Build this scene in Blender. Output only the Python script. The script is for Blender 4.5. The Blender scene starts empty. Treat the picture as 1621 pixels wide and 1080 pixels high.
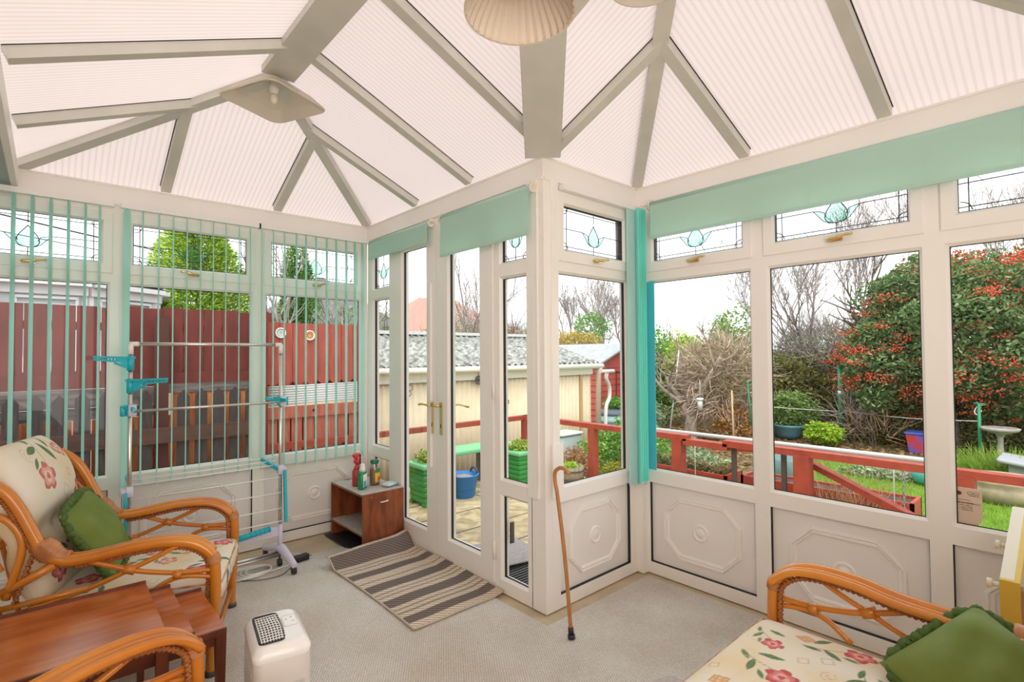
import bpy, math, random
import numpy as np
from mathutils import Vector, Matrix

S = 1.2            # every length below is in survey units; one unit is 1.2 m
sc = bpy.context.scene
COL = sc.collection
PI = math.pi
random.seed(7)
RNG = np.random.default_rng(11)

# ---------------------------------------------------------------- camera, sky, exposure
cam_d = bpy.data.cameras.new('camera')
cam = bpy.data.objects.new('camera', cam_d); COL.objects.link(cam)
cam_d.sensor_width = 36.0
cam_d.lens = 36.0 * 822.1 / 1621.0
cam_d.clip_start = 0.05; cam_d.clip_end = 400
yaw, pitch, roll = math.radians(48.2465), math.radians(1.3935), math.radians(-0.3897)
fw = Vector((math.cos(pitch) * math.cos(yaw), math.cos(pitch) * math.sin(yaw), math.sin(pitch)))
r0 = Vector((math.sin(yaw), -math.cos(yaw), 0)); u0 = r0.cross(fw)
rr = math.cos(roll) * r0 + math.sin(roll) * u0
uu = -math.sin(roll) * r0 + math.cos(roll) * u0
M = Matrix((rr, uu, -fw)).transposed().to_4x4()
M.translation = Vector((0, 0, 1.3 * S))
cam.matrix_world = M
sc.camera = cam

world = bpy.data.worlds.new('overcast_sky'); sc.world = world
world.use_nodes = True
wn = world.node_tree; wn.nodes.clear()
w_out = wn.nodes.new('ShaderNodeOutputWorld'); w_bg = wn.nodes.new('ShaderNodeBackground')
w_tc = wn.nodes.new('ShaderNodeTexCoord'); w_no = wn.nodes.new('ShaderNodeTexNoise'); w_cr = wn.nodes.new('ShaderNodeValToRGB')
w_no.inputs['Scale'].default_value = 1.6; w_no.inputs['Detail'].default_value = 4
w_cr.color_ramp.elements[0].color = (0.86, 0.90, 0.96, 1); w_cr.color_ramp.elements[0].position = 0.3
w_cr.color_ramp.elements[1].color = (1.0, 1.0, 1.0, 1); w_cr.color_ramp.elements[1].position = 0.7
wn.links.new(w_tc.outputs['Generated'], w_no.inputs['Vector'])
wn.links.new(w_no.outputs['Fac'], w_cr.inputs['Fac'])
wn.links.new(w_cr.outputs['Color'], w_bg.inputs['Color'])
w_bg.inputs['Strength'].default_value = 1.0
wn.links.new(w_bg.outputs['Background'], w_out.inputs['Surface'])

sun_d = bpy.data.lights.new('hazy_sun', 'SUN'); sun_d.energy = 1.5; sun_d.angle = math.radians(60); sun_d.color = (1.0, 0.95, 0.88)
sun = bpy.data.objects.new('hazy_sun', sun_d); COL.objects.link(sun)
sun.rotation_euler = Vector((0.55, 0.35, -1.0)).to_track_quat('-Z', 'Y').to_euler()
sun.location = (0, 0, 12)

# soft fill lamp added behind the camera to raise the interior brightness
fill_d = bpy.data.lights.new('added_fill_light', 'AREA'); fill_d.energy = 60; fill_d.shape = 'RECTANGLE'; fill_d.size = 3.8; fill_d.size_y = 2.3
fill_d.color = (1.0, 0.93, 0.86)
fill = bpy.data.objects.new('added_fill_light', fill_d); COL.objects.link(fill)
fill.location = (0.5 * 1.2, -1.1 * 1.2, 1.3 * 1.2); fill.rotation_euler = (PI / 2, 0, -0.3)
sc.view_settings.view_transform = 'Standard'
sc.view_settings.look = 'None'
sc.view_settings.gamma = 1.0
sc.view_settings.use_curve_mapping = False
sc.view_settings.exposure = 1.10
try:
    sc.cycles.max_bounces = 10; sc.cycles.diffuse_bounces = 7; sc.cycles.glossy_bounces = 3
    sc.cycles.transmission_bounces = 6; sc.cycles.transparent_max_bounces = 24
    sc.cycles.caustics_reflective = False; sc.cycles.caustics_refractive = False
    sc.cycles.sample_clamp_indirect = 6; sc.cycles.use_denoising = True
except Exception:
    pass

# ---------------------------------------------------------------- materials
def node_mat(name):
    m = bpy.data.materials.new(name); m.use_nodes = True
    nt = m.node_tree
    return m, nt, nt.nodes['Principled BSDF']

def sset(b, k, v):
    if k in b.inputs: b.inputs[k].default_value = v

def mat(name, c, rough=0.5, metal=0.0, var=0.0, scale=8.0, bump=0.0, c2=None, stretch=None, spec=0.5, bscale=None, detail=4.0):
    """plain or mottled procedural surface; c2 = second colour mixed in by noise"""
    m, nt, b = node_mat(name)
    b.inputs['Base Color'].default_value = (*c, 1); b.inputs['Roughness'].default_value = rough
    b.inputs['Metallic'].default_value = metal; sset(b, 'Specular IOR Level', spec)
    if c2 is None and var > 0: c2 = tuple(max(0, x * (1 - var)) for x in c)
    tc = nt.nodes.new('ShaderNodeTexCoord'); mp = nt.nodes.new('ShaderNodeMapping')
    nt.links.new(tc.outputs['Object'], mp.inputs['Vector'])
    if stretch: mp.inputs['Scale'].default_value = stretch
    if c2 is not None:
        no = nt.nodes.new('ShaderNodeTexNoise'); no.inputs['Scale'].default_value = scale; no.inputs['Detail'].default_value = detail
        cr = nt.nodes.new('ShaderNodeValToRGB')
        cr.color_ramp.elements[0].position = 0.35; cr.color_ramp.elements[1].position = 0.65
        cr.color_ramp.elements[0].color = (*c, 1); cr.color_ramp.elements[1].color = (*c2, 1)
        nt.links.new(mp.outputs['Vector'], no.inputs['Vector']); nt.links.new(no.outputs['Fac'], cr.inputs['Fac'])
        nt.links.new(cr.outputs['Color'], b.inputs['Base Color'])
    if bump > 0:
        n2 = nt.nodes.new('ShaderNodeTexNoise'); n2.inputs['Scale'].default_value = bscale or scale * 4
        n2.inputs['Detail'].default_value = 3
        bp = nt.nodes.new('ShaderNodeBump'); bp.inputs['Strength'].default_value = bump; bp.inputs['Distance'].default_value = 0.01
        nt.links.new(mp.outputs['Vector'], n2.inputs['Vector']); nt.links.new(n2.outputs['Fac'], bp.inputs['Height'])
        nt.links.new(bp.outputs['Normal'], b.inputs['Normal'])
    return m

def wave_mat(name, c1, c2, scale, direction='X', rough=0.6, distort=0.0, bump=0.0, profile='SIN', dscale=1.0, rot=None):
    m, nt, b = node_mat(name)
    tc = nt.nodes.new('ShaderNodeTexCoord'); mp = nt.nodes.new('ShaderNodeMapping')
    if rot: mp.inputs['Rotation'].default_value = rot
    wv = nt.nodes.new('ShaderNodeTexWave'); wv.bands_direction = direction; wv.wave_profile = profile
    wv.inputs['Scale'].default_value = scale; wv.inputs['Distortion'].default_value = distort
    wv.inputs['Detail Scale'].default_value = dscale; wv.inputs['Detail'].default_value = 2
    cr = nt.nodes.new('ShaderNodeValToRGB')
    cr.color_ramp.elements[0].color = (*c1, 1); cr.color_ramp.elements[1].color = (*c2, 1)
    nt.links.new(tc.outputs['Object'], mp.inputs['Vector']); nt.links.new(mp.outputs['Vector'], wv.inputs['Vector'])
    nt.links.new(wv.outputs['Fac'], cr.inputs['Fac']); nt.links.new(cr.outputs['Color'], b.inputs['Base Color'])
    b.inputs['Roughness'].default_value = rough
    if bump > 0:
        bp = nt.nodes.new('ShaderNodeBump'); bp.inputs['Strength'].default_value = bump; bp.inputs['Distance'].default_value = 0.01
        nt.links.new(wv.outputs['Fac'], bp.inputs['Height']); nt.links.new(bp.outputs['Normal'], b.inputs['Normal'])
    return m

def leaf_mat(name, cols, rough=0.55, trans=0.25):
    """each leaf (mesh island) takes its own shade from the ramp"""
    m = bpy.data.materials.new(name); m.use_nodes = True; nt = m.node_tree; nt.nodes.clear()
    out = nt.nodes.new('ShaderNodeOutputMaterial'); g = nt.nodes.new('ShaderNodeNewGeometry')
    cr = nt.nodes.new('ShaderNodeValToRGB'); els = cr.color_ramp.elements
    while len(els) < len(cols): els.new(0.5)
    for i, c in enumerate(cols):
        els[i].position = i / (len(cols) - 1); els[i].color = (*c, 1)
    nt.links.new(g.outputs['Random Per Island'], cr.inputs['Fac'])
    d = nt.nodes.new('ShaderNodeBsdfDiffuse'); t = nt.nodes.new('ShaderNodeBsdfTranslucent'); mx = nt.nodes.new('ShaderNodeMixShader')
    nt.links.new(cr.outputs['Color'], d.inputs['Color']); nt.links.new(cr.outputs['Color'], t.inputs['Color'])
    mx.inputs['Fac'].default_value = trans
    nt.links.new(d.outputs[0], mx.inputs[1]); nt.links.new(t.outputs[0], mx.inputs[2]); nt.links.new(mx.outputs[0], out.inputs['Surface'])
    return m

def glass_mat(name, tint=(0.97, 0.985, 0.98), base=0.009, amp=0.6):
    m = bpy.data.materials.new(name); m.use_nodes = True; nt = m.node_tree; nt.nodes.clear()
    out = nt.nodes.new('ShaderNodeOutputMaterial'); tr = nt.nodes.new('ShaderNodeBsdfTransparent'); gl = nt.nodes.new('ShaderNodeBsdfGlossy')
    tr.inputs['Color'].default_value = (*tint, 1); gl.inputs['Roughness'].default_value = 0.0
    lw = nt.nodes.new('ShaderNodeLayerWeight'); lw.inputs['Blend'].default_value = 0.5
    p = nt.nodes.new('ShaderNodeMath'); p.operation = 'POWER'; p.inputs[1].default_value = 4.0
    a = nt.nodes.new('ShaderNodeMath'); a.operation = 'MULTIPLY_ADD'; a.inputs[1].default_value = amp; a.inputs[2].default_value = base
    nt.links.new(lw.outputs['Facing'], p.inputs[0]); nt.links.new(p.outputs[0], a.inputs[0])
    mx = nt.nodes.new('ShaderNodeMixShader'); nt.links.new(a.outputs[0], mx.inputs['Fac'])
    nt.links.new(tr.outputs[0], mx.inputs[1]); nt.links.new(gl.outputs[0], mx.inputs[2]); nt.links.new(mx.outputs[0], out.inputs['Surface'])
    return m

def sheer_mat(name, c, trans=0.5, thru=0.0):
    """diffuse cloth or plastic that lets light through"""
    m = bpy.data.materials.new(name); m.use_nodes = True; nt = m.node_tree; nt.nodes.clear()
    out = nt.nodes.new('ShaderNodeOutputMaterial')
    d = nt.nodes.new('ShaderNodeBsdfDiffuse'); t = nt.nodes.new('ShaderNodeBsdfTranslucent'); mx = nt.nodes.new('ShaderNodeMixShader')
    d.inputs['Color'].default_value = (*c, 1); t.inputs['Color'].default_value = (*c, 1); mx.inputs['Fac'].default_value = trans
    nt.links.new(d.outputs[0], mx.inputs[1]); nt.links.new(t.outputs[0], mx.inputs[2])
    last = mx
    if thru > 0:
        tp = nt.nodes.new('ShaderNodeBsdfTransparent'); tp.inputs['Color'].default_value = (*c, 1); m2 = nt.nodes.new('ShaderNodeMixShader')
        m2.inputs['Fac'].default_value = thru
        nt.links.new(mx.outputs[0], m2.inputs[1]); nt.links.new(tp.outputs[0], m2.inputs[2]); last = m2
    nt.links.new(last.outputs[0], out.inputs['Surface'])
    return m

def poly_mat(name, axis):
    """multiwall roof sheet: fine ribs running down the slope"""
    m = bpy.data.materials.new(name); m.use_nodes = True; nt = m.node_tree; nt.nodes.clear()
    out = nt.nodes.new('ShaderNodeOutputMaterial')
    tc = nt.nodes.new('ShaderNodeTexCoord'); wv = nt.nodes.new('ShaderNodeTexWave')
    wv.bands_direction = axis; wv.inputs['Scale'].default_value = 9.5; wv.inputs['Distortion'].default_value = 0.15
    cr = nt.nodes.new('ShaderNodeValToRGB')
    cr.color_ramp.elements[0].color = (0.68, 0.62, 0.595, 1); cr.color_ramp.elements[1].color = (0.755, 0.705, 0.685, 1)
    cr.color_ramp.elements[0].position = 0.0; cr.color_ramp.elements[1].position = 0.55
    nt.links.new(tc.outputs['Object'], wv.inputs['Vector']); nt.links.new(wv.outputs['Fac'], cr.inputs['Fac'])
    d = nt.nodes.new('ShaderNodeBsdfDiffuse'); t = nt.nodes.new('ShaderNodeBsdfTranslucent'); mx = nt.nodes.new('ShaderNodeMixShader')
    nt.links.new(cr.outputs['Color'], d.inputs['Color']); nt.links.new(cr.outputs['Color'], t.inputs['Color'])
    mx.inputs['Fac'].default_value = 0.72
    nt.links.new(d.outputs[0], mx.inputs[1]); nt.links.new(t.outputs[0], mx.inputs[2]); nt.links.new(mx.outputs[0], out.inputs['Surface'])
    return m

def attr_mat(name, rough=0.85):
    m, nt, b = node_mat(name)
    a = nt.nodes.new('ShaderNodeAttribute'); a.attribute_name = 'Col'
    nt.links.new(a.outputs['Color'], b.inputs['Base Color']); b.inputs['Roughness'].default_value = rough
    sset(b, 'Specular IOR Level', 0.2)
    return m

UPVC = mat('white_upvc', (0.88, 0.84, 0.80), 0.35)
UPVC2 = mat('white_upvc_panel', (0.84, 0.80, 0.77), 0.5)
BARM = mat('roof_bar_upvc', (0.66, 0.64, 0.58), 0.5, c2=(0.58, 0.57, 0.52), scale=3)
GASK = mat('black_gasket', (0.015, 0.016, 0.018), 0.6)
GLASS = glass_mat('window_glass')
LEAD = mat('lead_strip', (0.10, 0.11, 0.13), 0.5)
TEALGLASS = glass_mat('pale_teal_glass', (0.70, 0.89, 0.83), 0.04, 0.5)
BRASS = mat('polished_brass', (0.80, 0.58, 0.24), 0.25, 0.9)
POLYX = poly_mat('roof_sheet_ribs_a', 'X'); POLYY = poly_mat('roof_sheet_ribs_b', 'Y')
TEAL = sheer_mat('turquoise_blind_cloth', (0.70, 0.95, 0.90), 0.5)
TEALD = sheer_mat('deep_turquoise_blind_cloth', (0.42, 0.95, 0.88), 0.45)
TEALB = mat('blue_turquoise_cloth', (0.07, 0.52, 0.62), 0.8)
MINT = sheer_mat('mint_roller_cloth', (0.62, 0.83, 0.75), 0.38)
PLASTW = mat('white_plastic', (0.85, 0.83, 0.81), 0.35)
PLASTC = mat('cream_plastic', (0.78, 0.72, 0.62), 0.4)
CHROME = mat('brushed_steel', (0.72, 0.68, 0.64), 0.25, 0.9)
TURQ = mat('turquoise_plastic', (0.02, 0.47, 0.58), 0.35)
LILAC = mat('lilac_plastic', (0.68, 0.64, 0.78), 0.35)
BLACK = mat('black_plastic', (0.02, 0.02, 0.022), 0.45)
DARKM = mat('dark_metal', (0.08, 0.07, 0.07), 0.5)
PLASTER = mat('cream_plaster', (0.80, 0.75, 0.68), 0.8, c2=(0.77, 0.72, 0.65), scale=3)

# ---------------------------------------------------------------- mesh builder
class MB:
    def __init__(s): s.v = []; s.f = []; s.m = []; s.sm = []
    def add(s, vs, fs, mi=0, smooth=False):
        o = len(s.v); s.v += [tuple(p) for p in vs]
        for f in fs: s.f.append(tuple(i + o for i in f)); s.m.append(mi); s.sm.append(smooth)
        return s
    def hexa(s, p, mi=0):   # 8 points: bottom ring 0-3, top ring 4-7
        return s.add(p, [(0, 3, 2, 1), (4, 5, 6, 7), (0, 1, 5, 4), (1, 2, 6, 5), (2, 3, 7, 6), (3, 0, 4, 7)], mi)
    def box(s, x0, x1, y0, y1, z0, z1, mi=0):
        return s.hexa([(x0, y0, z0), (x1, y0, z0), (x1, y1, z0), (x0, y1, z0), (x0, y0, z1), (x1, y0, z1), (x1, y1, z1), (x0, y1, z1)], mi)
    def rbox(s, x0, x1, y0, y1, z0, z1, r=0.01, mi=0, seg=3, chz=None):
        """box with rounded vertical corners and a chamfered top and bottom edge"""
        c = r * 0.35 if chz is None else chz
        def ringp(ins, z):
            pts = []
            for cx, cy, a0 in ((x1 - r, y1 - r, 0), (x0 + r, y1 - r, 90), (x0 + r, y0 + r, 180), (x1 - r, y0 + r, 270)):
                for k in range(seg + 1):
                    a = math.radians(a0 + 90 * k / seg); q = r - ins
                    pts.append((cx + q * math.cos(a), cy + q * math.sin(a), z))
            return pts
        rings = [ringp(c, z0), ringp(0, z0 + c), ringp(0, z1 - c), ringp(c, z1)]
        n = len(rings[0]); vs = sum(rings, []); fs = []
        for k in range(3):
            for i in range(n):
                j = (i + 1) % n; fs.append((k * n + i, k * n + j, (k + 1) * n + j, (k + 1) * n + i))
        s.add(vs, fs, mi, True)
        o = len(s.v) - len(vs)
        s.f.append(tuple(o + i for i in reversed(range(n)))); s.m.append(mi); s.sm.append(False)
        s.f.append(tuple(o + 3 * n + i for i in range(n))); s.m.append(mi); s.sm.append(False)
        return s
    def tube(s, pts, r, seg=8, mi=0, caps=True, closed=False, flat=1.0):
        P = [Vector(p) for p in pts]; n = len(P)
        R = r if isinstance(r, (list, tuple)) else [r] * n
        if n < 2: return s
        T = []
        for i in range(n):
            if closed: t = P[(i + 1) % n] - P[i - 1]
            else: t = P[min(i + 1, n - 1)] - P[max(i - 1, 0)]
            T.append(t.normalized() if t.length > 1e-9 else Vector((0, 0, 1)))
        nrm = T[0].orthogonal().normalized(); vs = []
        for i in range(n):
            if i:
                ax = T[i - 1].cross(T[i])
                if ax.length > 1e-8: nrm = Matrix.Rotation(T[i - 1].angle(T[i]), 3, ax.normalized()) @ nrm
            b = T[i].cross(nrm).normalized(); nn = b.cross(T[i]).normalized()
            for k in range(seg):
                a = 2 * PI * k / seg; vs.append(P[i] + R[i] * (math.cos(a) * nn + flat * math.sin(a) * b))
        fs = []
        for i in range(n if closed else n - 1):
            for k in range(seg):
                j = (i + 1) % n; fs.append((i * seg + k, i * seg + (k + 1) % seg, j * seg + (k + 1) % seg, j * seg + k))
        s.add(vs, fs, mi, True)
        if caps and not closed:
            o = len(s.v) - len(vs)
            s.f.append(tuple(o + i for i in reversed(range(seg)))); s.m.append(mi); s.sm.append(False)
            s.f.append(tuple(o + (n - 1) * seg + i for i in range(seg))); s.m.append(mi); s.sm.append(False)
        return s
    def lathe(s, prof, c=(0, 0, 0), seg=24, mi=0, sx=1.0, sy=1.0, caps=True, rot=0):
        n = len(prof); vs = []
        for r, z in prof:
            for k in range(seg):
                a = 2 * PI * k / seg + rot; vs.append((c[0] + r * sx * math.cos(a), c[1] + r * sy * math.sin(a), c[2] + z))
        fs = [(i * seg + k, i * seg + (k + 1) % seg, (i + 1) * seg + (k + 1) % seg, (i + 1) * seg + k) for i in range(n - 1) for k in range(seg)]
        s.add(vs, fs, mi, True)
        if caps:
            o = len(s.v) - len(vs)
            s.f.append(tuple(o + i for i in reversed(range(seg)))); s.m.append(mi); s.sm.append(False)
            s.f.append(tuple(o + (n - 1) * seg + i for i in range(seg))); s.m.append(mi); s.sm.append(False)
        return s
    def prism(s, poly, vec, mi=0):
        n = len(poly); v = Vector(vec); P = [Vector(p) for p in poly]
        vs = P + [p + v for p in P]
        fs = [tuple(reversed(range(n))), tuple(range(n, 2 * n))] + [(i, (i + 1) % n, n + (i + 1) % n, n + i) for i in range(n)]
        return s.add(vs, fs, mi)
    def bar(s, a, b, w, h, up=(0, 0, 1), mi=0, off=0.0):
        """rectangular bar from a to b; its top face lies on the line moved up by off"""
        a = Vector(a); b = Vector(b); t = (b - a).normalized(); sd = t.cross(Vector(up)).normalized(); u = sd.cross(t).normalized()
        q = []
        for base in (0, 1):
            for p, (i, j) in ((a, (-1, 0)), (b, (-1, 0)), (b, (1, 0)), (a, (1, 0))):
                q.append(p + sd * (i * w / 2) + u * (off - (h if base == 0 else 0)))
        return s.hexa(q, mi)
    def xf(s, mtx):
        s.v = [tuple(mtx @ Vector(p)) for p in s.v]; return s
    def build(s, name, mats, parent=None, world=False, kind=None, label=None, recalc=True):
        me = bpy.data.meshes.new(name); off = Vector((0, 0, 0))
        if world and parent is not None:
            q = parent
            while q is not None: off = off + q.location; q = q.parent
        arr = [tuple(c * S - o for c, o in zip(p, off)) for p in s.v]
        me.from_pydata(arr, [], s.f)
        for m_ in (mats if isinstance(mats, (list, tuple)) else [mats]): me.materials.append(m_)
        me.polygons.foreach_set('material_index', s.m); me.polygons.foreach_set('use_smooth', s.sm)
        me.update()
        o = bpy.data.objects.new(name, me); COL.objects.link(o)
        if parent is not None: o.parent = parent
        if kind: o['kind'] = kind
        if label: o['label'] = label
        return o

def thing(name, label, cat, loc=(0, 0, 0), rz=0.0, group=None):
    o = bpy.data.objects.new(name, None); COL.objects.link(o)
    o.location = Vector(loc) * S; o.rotation_euler = (0, 0, rz); o.empty_display_size = 0.1
    o['label'] = label; o['category'] = cat
    if group: o['group'] = group
    return o

def tag(o, label, cat, group=None, kind=None):
    o['label'] = label; o['category'] = cat
    if group: o['group'] = group
    if kind: o['kind'] = kind
    return o

def struct(name, loc=(0, 0, 0)):
    o = bpy.data.objects.new(name, None); COL.objects.link(o); o.location = Vector(loc) * S; o['kind'] = 'structure'; return o

def kids(o): return [c for c in bpy.data.objects if c.parent is o]

def dup(o, loc=None, rz=None, label=None, group=None, parent=None):
    c = o.copy(); COL.objects.link(c)
    if parent is not None: c.parent = parent
    if loc is not None: c.location = Vector(loc) * S
    if rz is not None: c.rotation_euler = (0, 0, rz)
    if label: c['label'] = label
    if group: c['group'] = group
    for k in kids(o): dup(k, parent=c)
    return c

def smooth_path(pts, n=6):
    """Catmull-Rom through the points"""
    P = [Vector(p) for p in pts]; out = []
    Q = [P[0] * 2 - P[1]] + P + [P[-1] * 2 - P[-2]]
    for i in range(1, len(Q) - 2):
        for k in range(n):
            t = k / n; a, b, c, d = Q[i - 1], Q[i], Q[i + 1], Q[i + 2]
            out.append(0.5 * ((2 * b) + (c - a) * t + (2 * a - 5 * b + 4 * c - d) * t * t + (3 * b - a - 3 * c + d) * t ** 3))
    out.append(P[-1]); return out

# ================================================================ BUILDING
YA, XB, YC, XD = 3.780, 1.859, 1.839, 2.674
FR = {'A': ((0, YA), (1, 0), (0, -1)), 'B': ((XB, 0), (0, -1), (-1, 0)),
      'C': ((0, YC), (1, 0), (0, -1)), 'D': ((XD, 0), (0, -1), (-1, 0))}
def pt(w, u, z, n):
    o, U, N = FR[w]; return (o[0] + u * U[0] + n * N[0], o[1] + u * U[1] + n * N[1], z)
def wbox(mb, w, u0_, u1_, z0, z1, n0, n1, mi=0):
    u0_, u1_ = u1_, u0_
    p = [pt(w, u0_, z0, n0), pt(w, u1_, z0, n0), pt(w, u1_, z0, n1), pt(w, u0_, z0, n1),
         pt(w, u0_, z1, n0), pt(w, u1_, z1, n0), pt(w, u1_, z1, n1), pt(w, u0_, z1, n1)]
    mb.hexa(p, mi)
def wring(mb, w, r0_, r1_, n0, n1, mi=0):
    """four mitred faces between rectangle r0 at depth n0 and rectangle r1 at depth n1"""
    a = [(r0_[0], r0_[2]), (r0_[1], r0_[2]), (r0_[1], r0_[3]), (r0_[0], r0_[3])]
    b = [(r1_[0], r1_[2]), (r1_[1], r1_[2]), (r1_[1], r1_[3]), (r1_[0], r1_[3])]
    vs = [pt(w, u, z, n0) for u, z in a] + [pt(w, u, z, n1) for u, z in b]
    mb.add(vs, [(i, (i + 1) % 4, 4 + (i + 1) % 4, 4 + i) for i in range(4)], mi)
def shrink(r, d): return (r[0] + d, r[1] - d, r[2] + d, r[3] - d)

BT, BB, TT, TB, LT, LB, PT, PB = 2.293, 2.184, 2.086, 1.834, 1.729, 0.605, 0.5345, 0.0677

def opening(mb, w, r, n=0.0, rev=False):
    """bead, reveal and gasket round a glazed or panelled opening"""
    wring(mb, w, r, shrink(r, 0.012), n, n - 0.014)
    wring(mb, w, shrink(r, 0.012), shrink(r, 0.012), n - 0.014, n - 0.019)
    wring(mb, w, shrink(r, 0.012), shrink(r, 0.016), n - 0.019, n - 0.020, 1)
    wring(mb, w, shrink(r, 0.010), shrink(r, 0.010), n - 0.020, n - 0.038, 1)

def pane(w, r, parent, n=-0.03, name='glass'):
    mb = MB(); r = shrink(r, 0.009)
    wbox(mb, w, r[0], r[1], r[2], r[3], n - 0.004, n)
    return mb.build(name, GLASS, parent, world=True)

def motif(w, r, parent, n=-0.024):
    """leaded tulip design of a top light"""
    r = shrink(r, 0.012); cu = (r[0] + r[1]) / 2; cz = (r[2] + r[3]) / 2; H = r[3] - r[2]; W = r[1] - r[0]
    mb = MB(); L = lambda pts, rad=0.0023: mb.tube([pt(w, u, z, n) for u, z in pts], rad, 5)
    ew, eh = min(0.030, W * 0.12), 0.026
    wide = W > 0.35
    if wide:
        for a in (r[0] + ew, r[1] - ew): L([(a, r[2]), (a, r[3])])
    for b in (r[2] + eh * 0.7, r[3] - eh * 0.7): L([(r[0], b), (r[1], b)]) if b > cz else L([(r[0], b), (r[1], b)])
    q = 0.035
    for (a, sa) in ((r[0] + 0.004, 1), (r[1] - 0.004, -1)):
        for (b, sb) in ((r[2] + 0.004, 1), (r[3] - 0.004, -1)):
            L([(a + sa * q * math.cos(t * PI / 12), b + sb * q * math.sin(t * PI / 12)) for t in range(7)])
    k = min(1.0, W / 0.3); dw, dh = 0.036 * k, 0.058
    zc = cz - 0.012
    L([(cu, r[2]), (cu, zc - dh)]); L([(cu, zc + dh * 1.25), (cu, r[3])])
    drop = []
    for i in range(25):
        a = 2 * PI * i / 24
        x = dw * 1.85 * math.sin(a) * abs(math.sin(a / 2)) ** 1.5; z = dh * (math.cos(a) * 1.02 + 0.22)
        drop.append((cu + x, zc - 0.012 + z))
    L(drop, 0.0024)
    pw = min(0.095 * k, W * 0.45)
    petals = []
    for sgn in (-1, 1):
        outer = [(cu + sgn * x * pw, zc + z) for x, z in ((0.0, -dh * 1.0), (0.3, -dh * 0.96), (0.56, -dh * 0.72), (0.8, -dh * 0.22), (1.0, dh * 0.18))]
        inner = [(cu + sgn * x * pw, zc + z) for x, z in ((1.0, dh * 0.18), (0.75, dh * 0.10), (0.55, dh * 0.0), (0.46, dh * -0.2), (0.42, -dh * 0.45))]
        L(outer, 0.002); L(inner, 0.002); petals.append(outer + inner)
        L([(cu + sgn * pw, zc + dh * 0.18), (r[1] if sgn > 0 else r[0], zc + dh * 0.18)])
    o = mb.build('leaded_motif', LEAD, parent, world=True)
    g = MB(); g.prism([pt(w, u, z, n - 0.001) for u, z in drop[:-1]], Vector(pt(w, 0, 0, 0.002)) - Vector(pt(w, 0, 0, 0)))
    for p_ in petals: g.prism([pt(w, u, z, n - 0.001) for u, z in p_], Vector(pt(w, 0, 0, 0.002)) - Vector(pt(w, 0, 0, 0)))
    g.build('teal_glass', TEALGLASS, o, world=True, label='pale turquoise bevelled glass petals')
    return o

def casement_handle(w, cu, z, parent, flip=1):
    mb = MB()
    wbox(mb, w, cu - 0.030, cu + 0.030, z - 0.009, z + 0.007, 0.012, 0.022)
    P = [pt(w, cu - 0.018 * flip, z, 0.022), pt(w, cu - 0.018 * flip, z, 0.036), pt(w, cu + 0.012 * flip, z + 0.002, 0.040),
         pt(w, cu + 0.045 * flip, z + 0.012, 0.040), pt(w, cu + 0.075 * flip, z + 0.014, 0.036)]
    mb.tube(smooth_path(P, 4), [0.010] * 5 + [0.008] * 6 + [0.006] * 6, 8)
    return mb.build('handle', BRASS, parent, world=True, label='brass window handle')

def low_panel(w, r, parent):
    mb = MB(); wbox(mb, w, r[0] - 0.01, r[1] + 0.01, r[2] - 0.01, r[3] + 0.01, -0.05, -0.018)
    p = mb.build('panel', UPVC2, parent, world=True)
    cu, cz = (r[0] + r[1]) / 2, (r[2] + r[3]) / 2; m = MB()
    hw, hh = (r[1] - r[0]) * 0.375, (r[3] - r[2]) * 0.385; cx_ = 0.105
    def octo(d): return [(cu - hw + d, cz - hh + cx_), (cu - hw + cx_, cz - hh + d), (cu + hw - cx_, cz - hh + d), (cu + hw - d, cz - hh + cx_),
                         (cu + hw - d, cz + hh - cx_), (cu + hw - cx_, cz + hh - d), (cu - hw + cx_, cz + hh - d), (cu - hw + d, cz + hh - cx_)]
    prof = [(0.0, -0.018), (0.004, -0.006), (0.013, -0.005), (0.018, -0.014), (0.024, -0.008), (0.031, -0.009), (0.037, -0.018)]
    rings = [[pt(w, u, z, n) for u, z in octo(d)] for d, n in prof]
    vs = sum(rings, []); fs = []
    for k in range(len(rings) - 1):
        for i in range(8):
            fs.append((k * 8 + i, k * 8 + (i + 1) % 8, (k + 1) * 8 + (i + 1) % 8, (k + 1) * 8 + i))
    m.add(vs, fs)
    R = 0.048; prof = [(R, -0.018), (R * .93, -0.008), (R * .8, -0.007), (R * .7, -0.014), (R * .5, -0.0145), (R * .42, -0.008), (R * .2, -0.007), (0.001, -0.006)]
    vs = []; fs = []
    for rad, n in prof:
        for k in range(28): vs.append(pt(w, cu + rad * math.cos(2 * PI * k / 28), cz + rad * math.sin(2 * PI * k / 28), n))
    for i in range(len(prof) - 1):
        for k in range(28): fs.append((i * 28 + k, i * 28 + (k + 1) % 28, (i + 1) * 28 + (k + 1) % 28, (i + 1) * 28 + k))
    m.add(vs, fs, 0, True)
    m.build('panel_moulding', UPVC, p, world=True)

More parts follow.
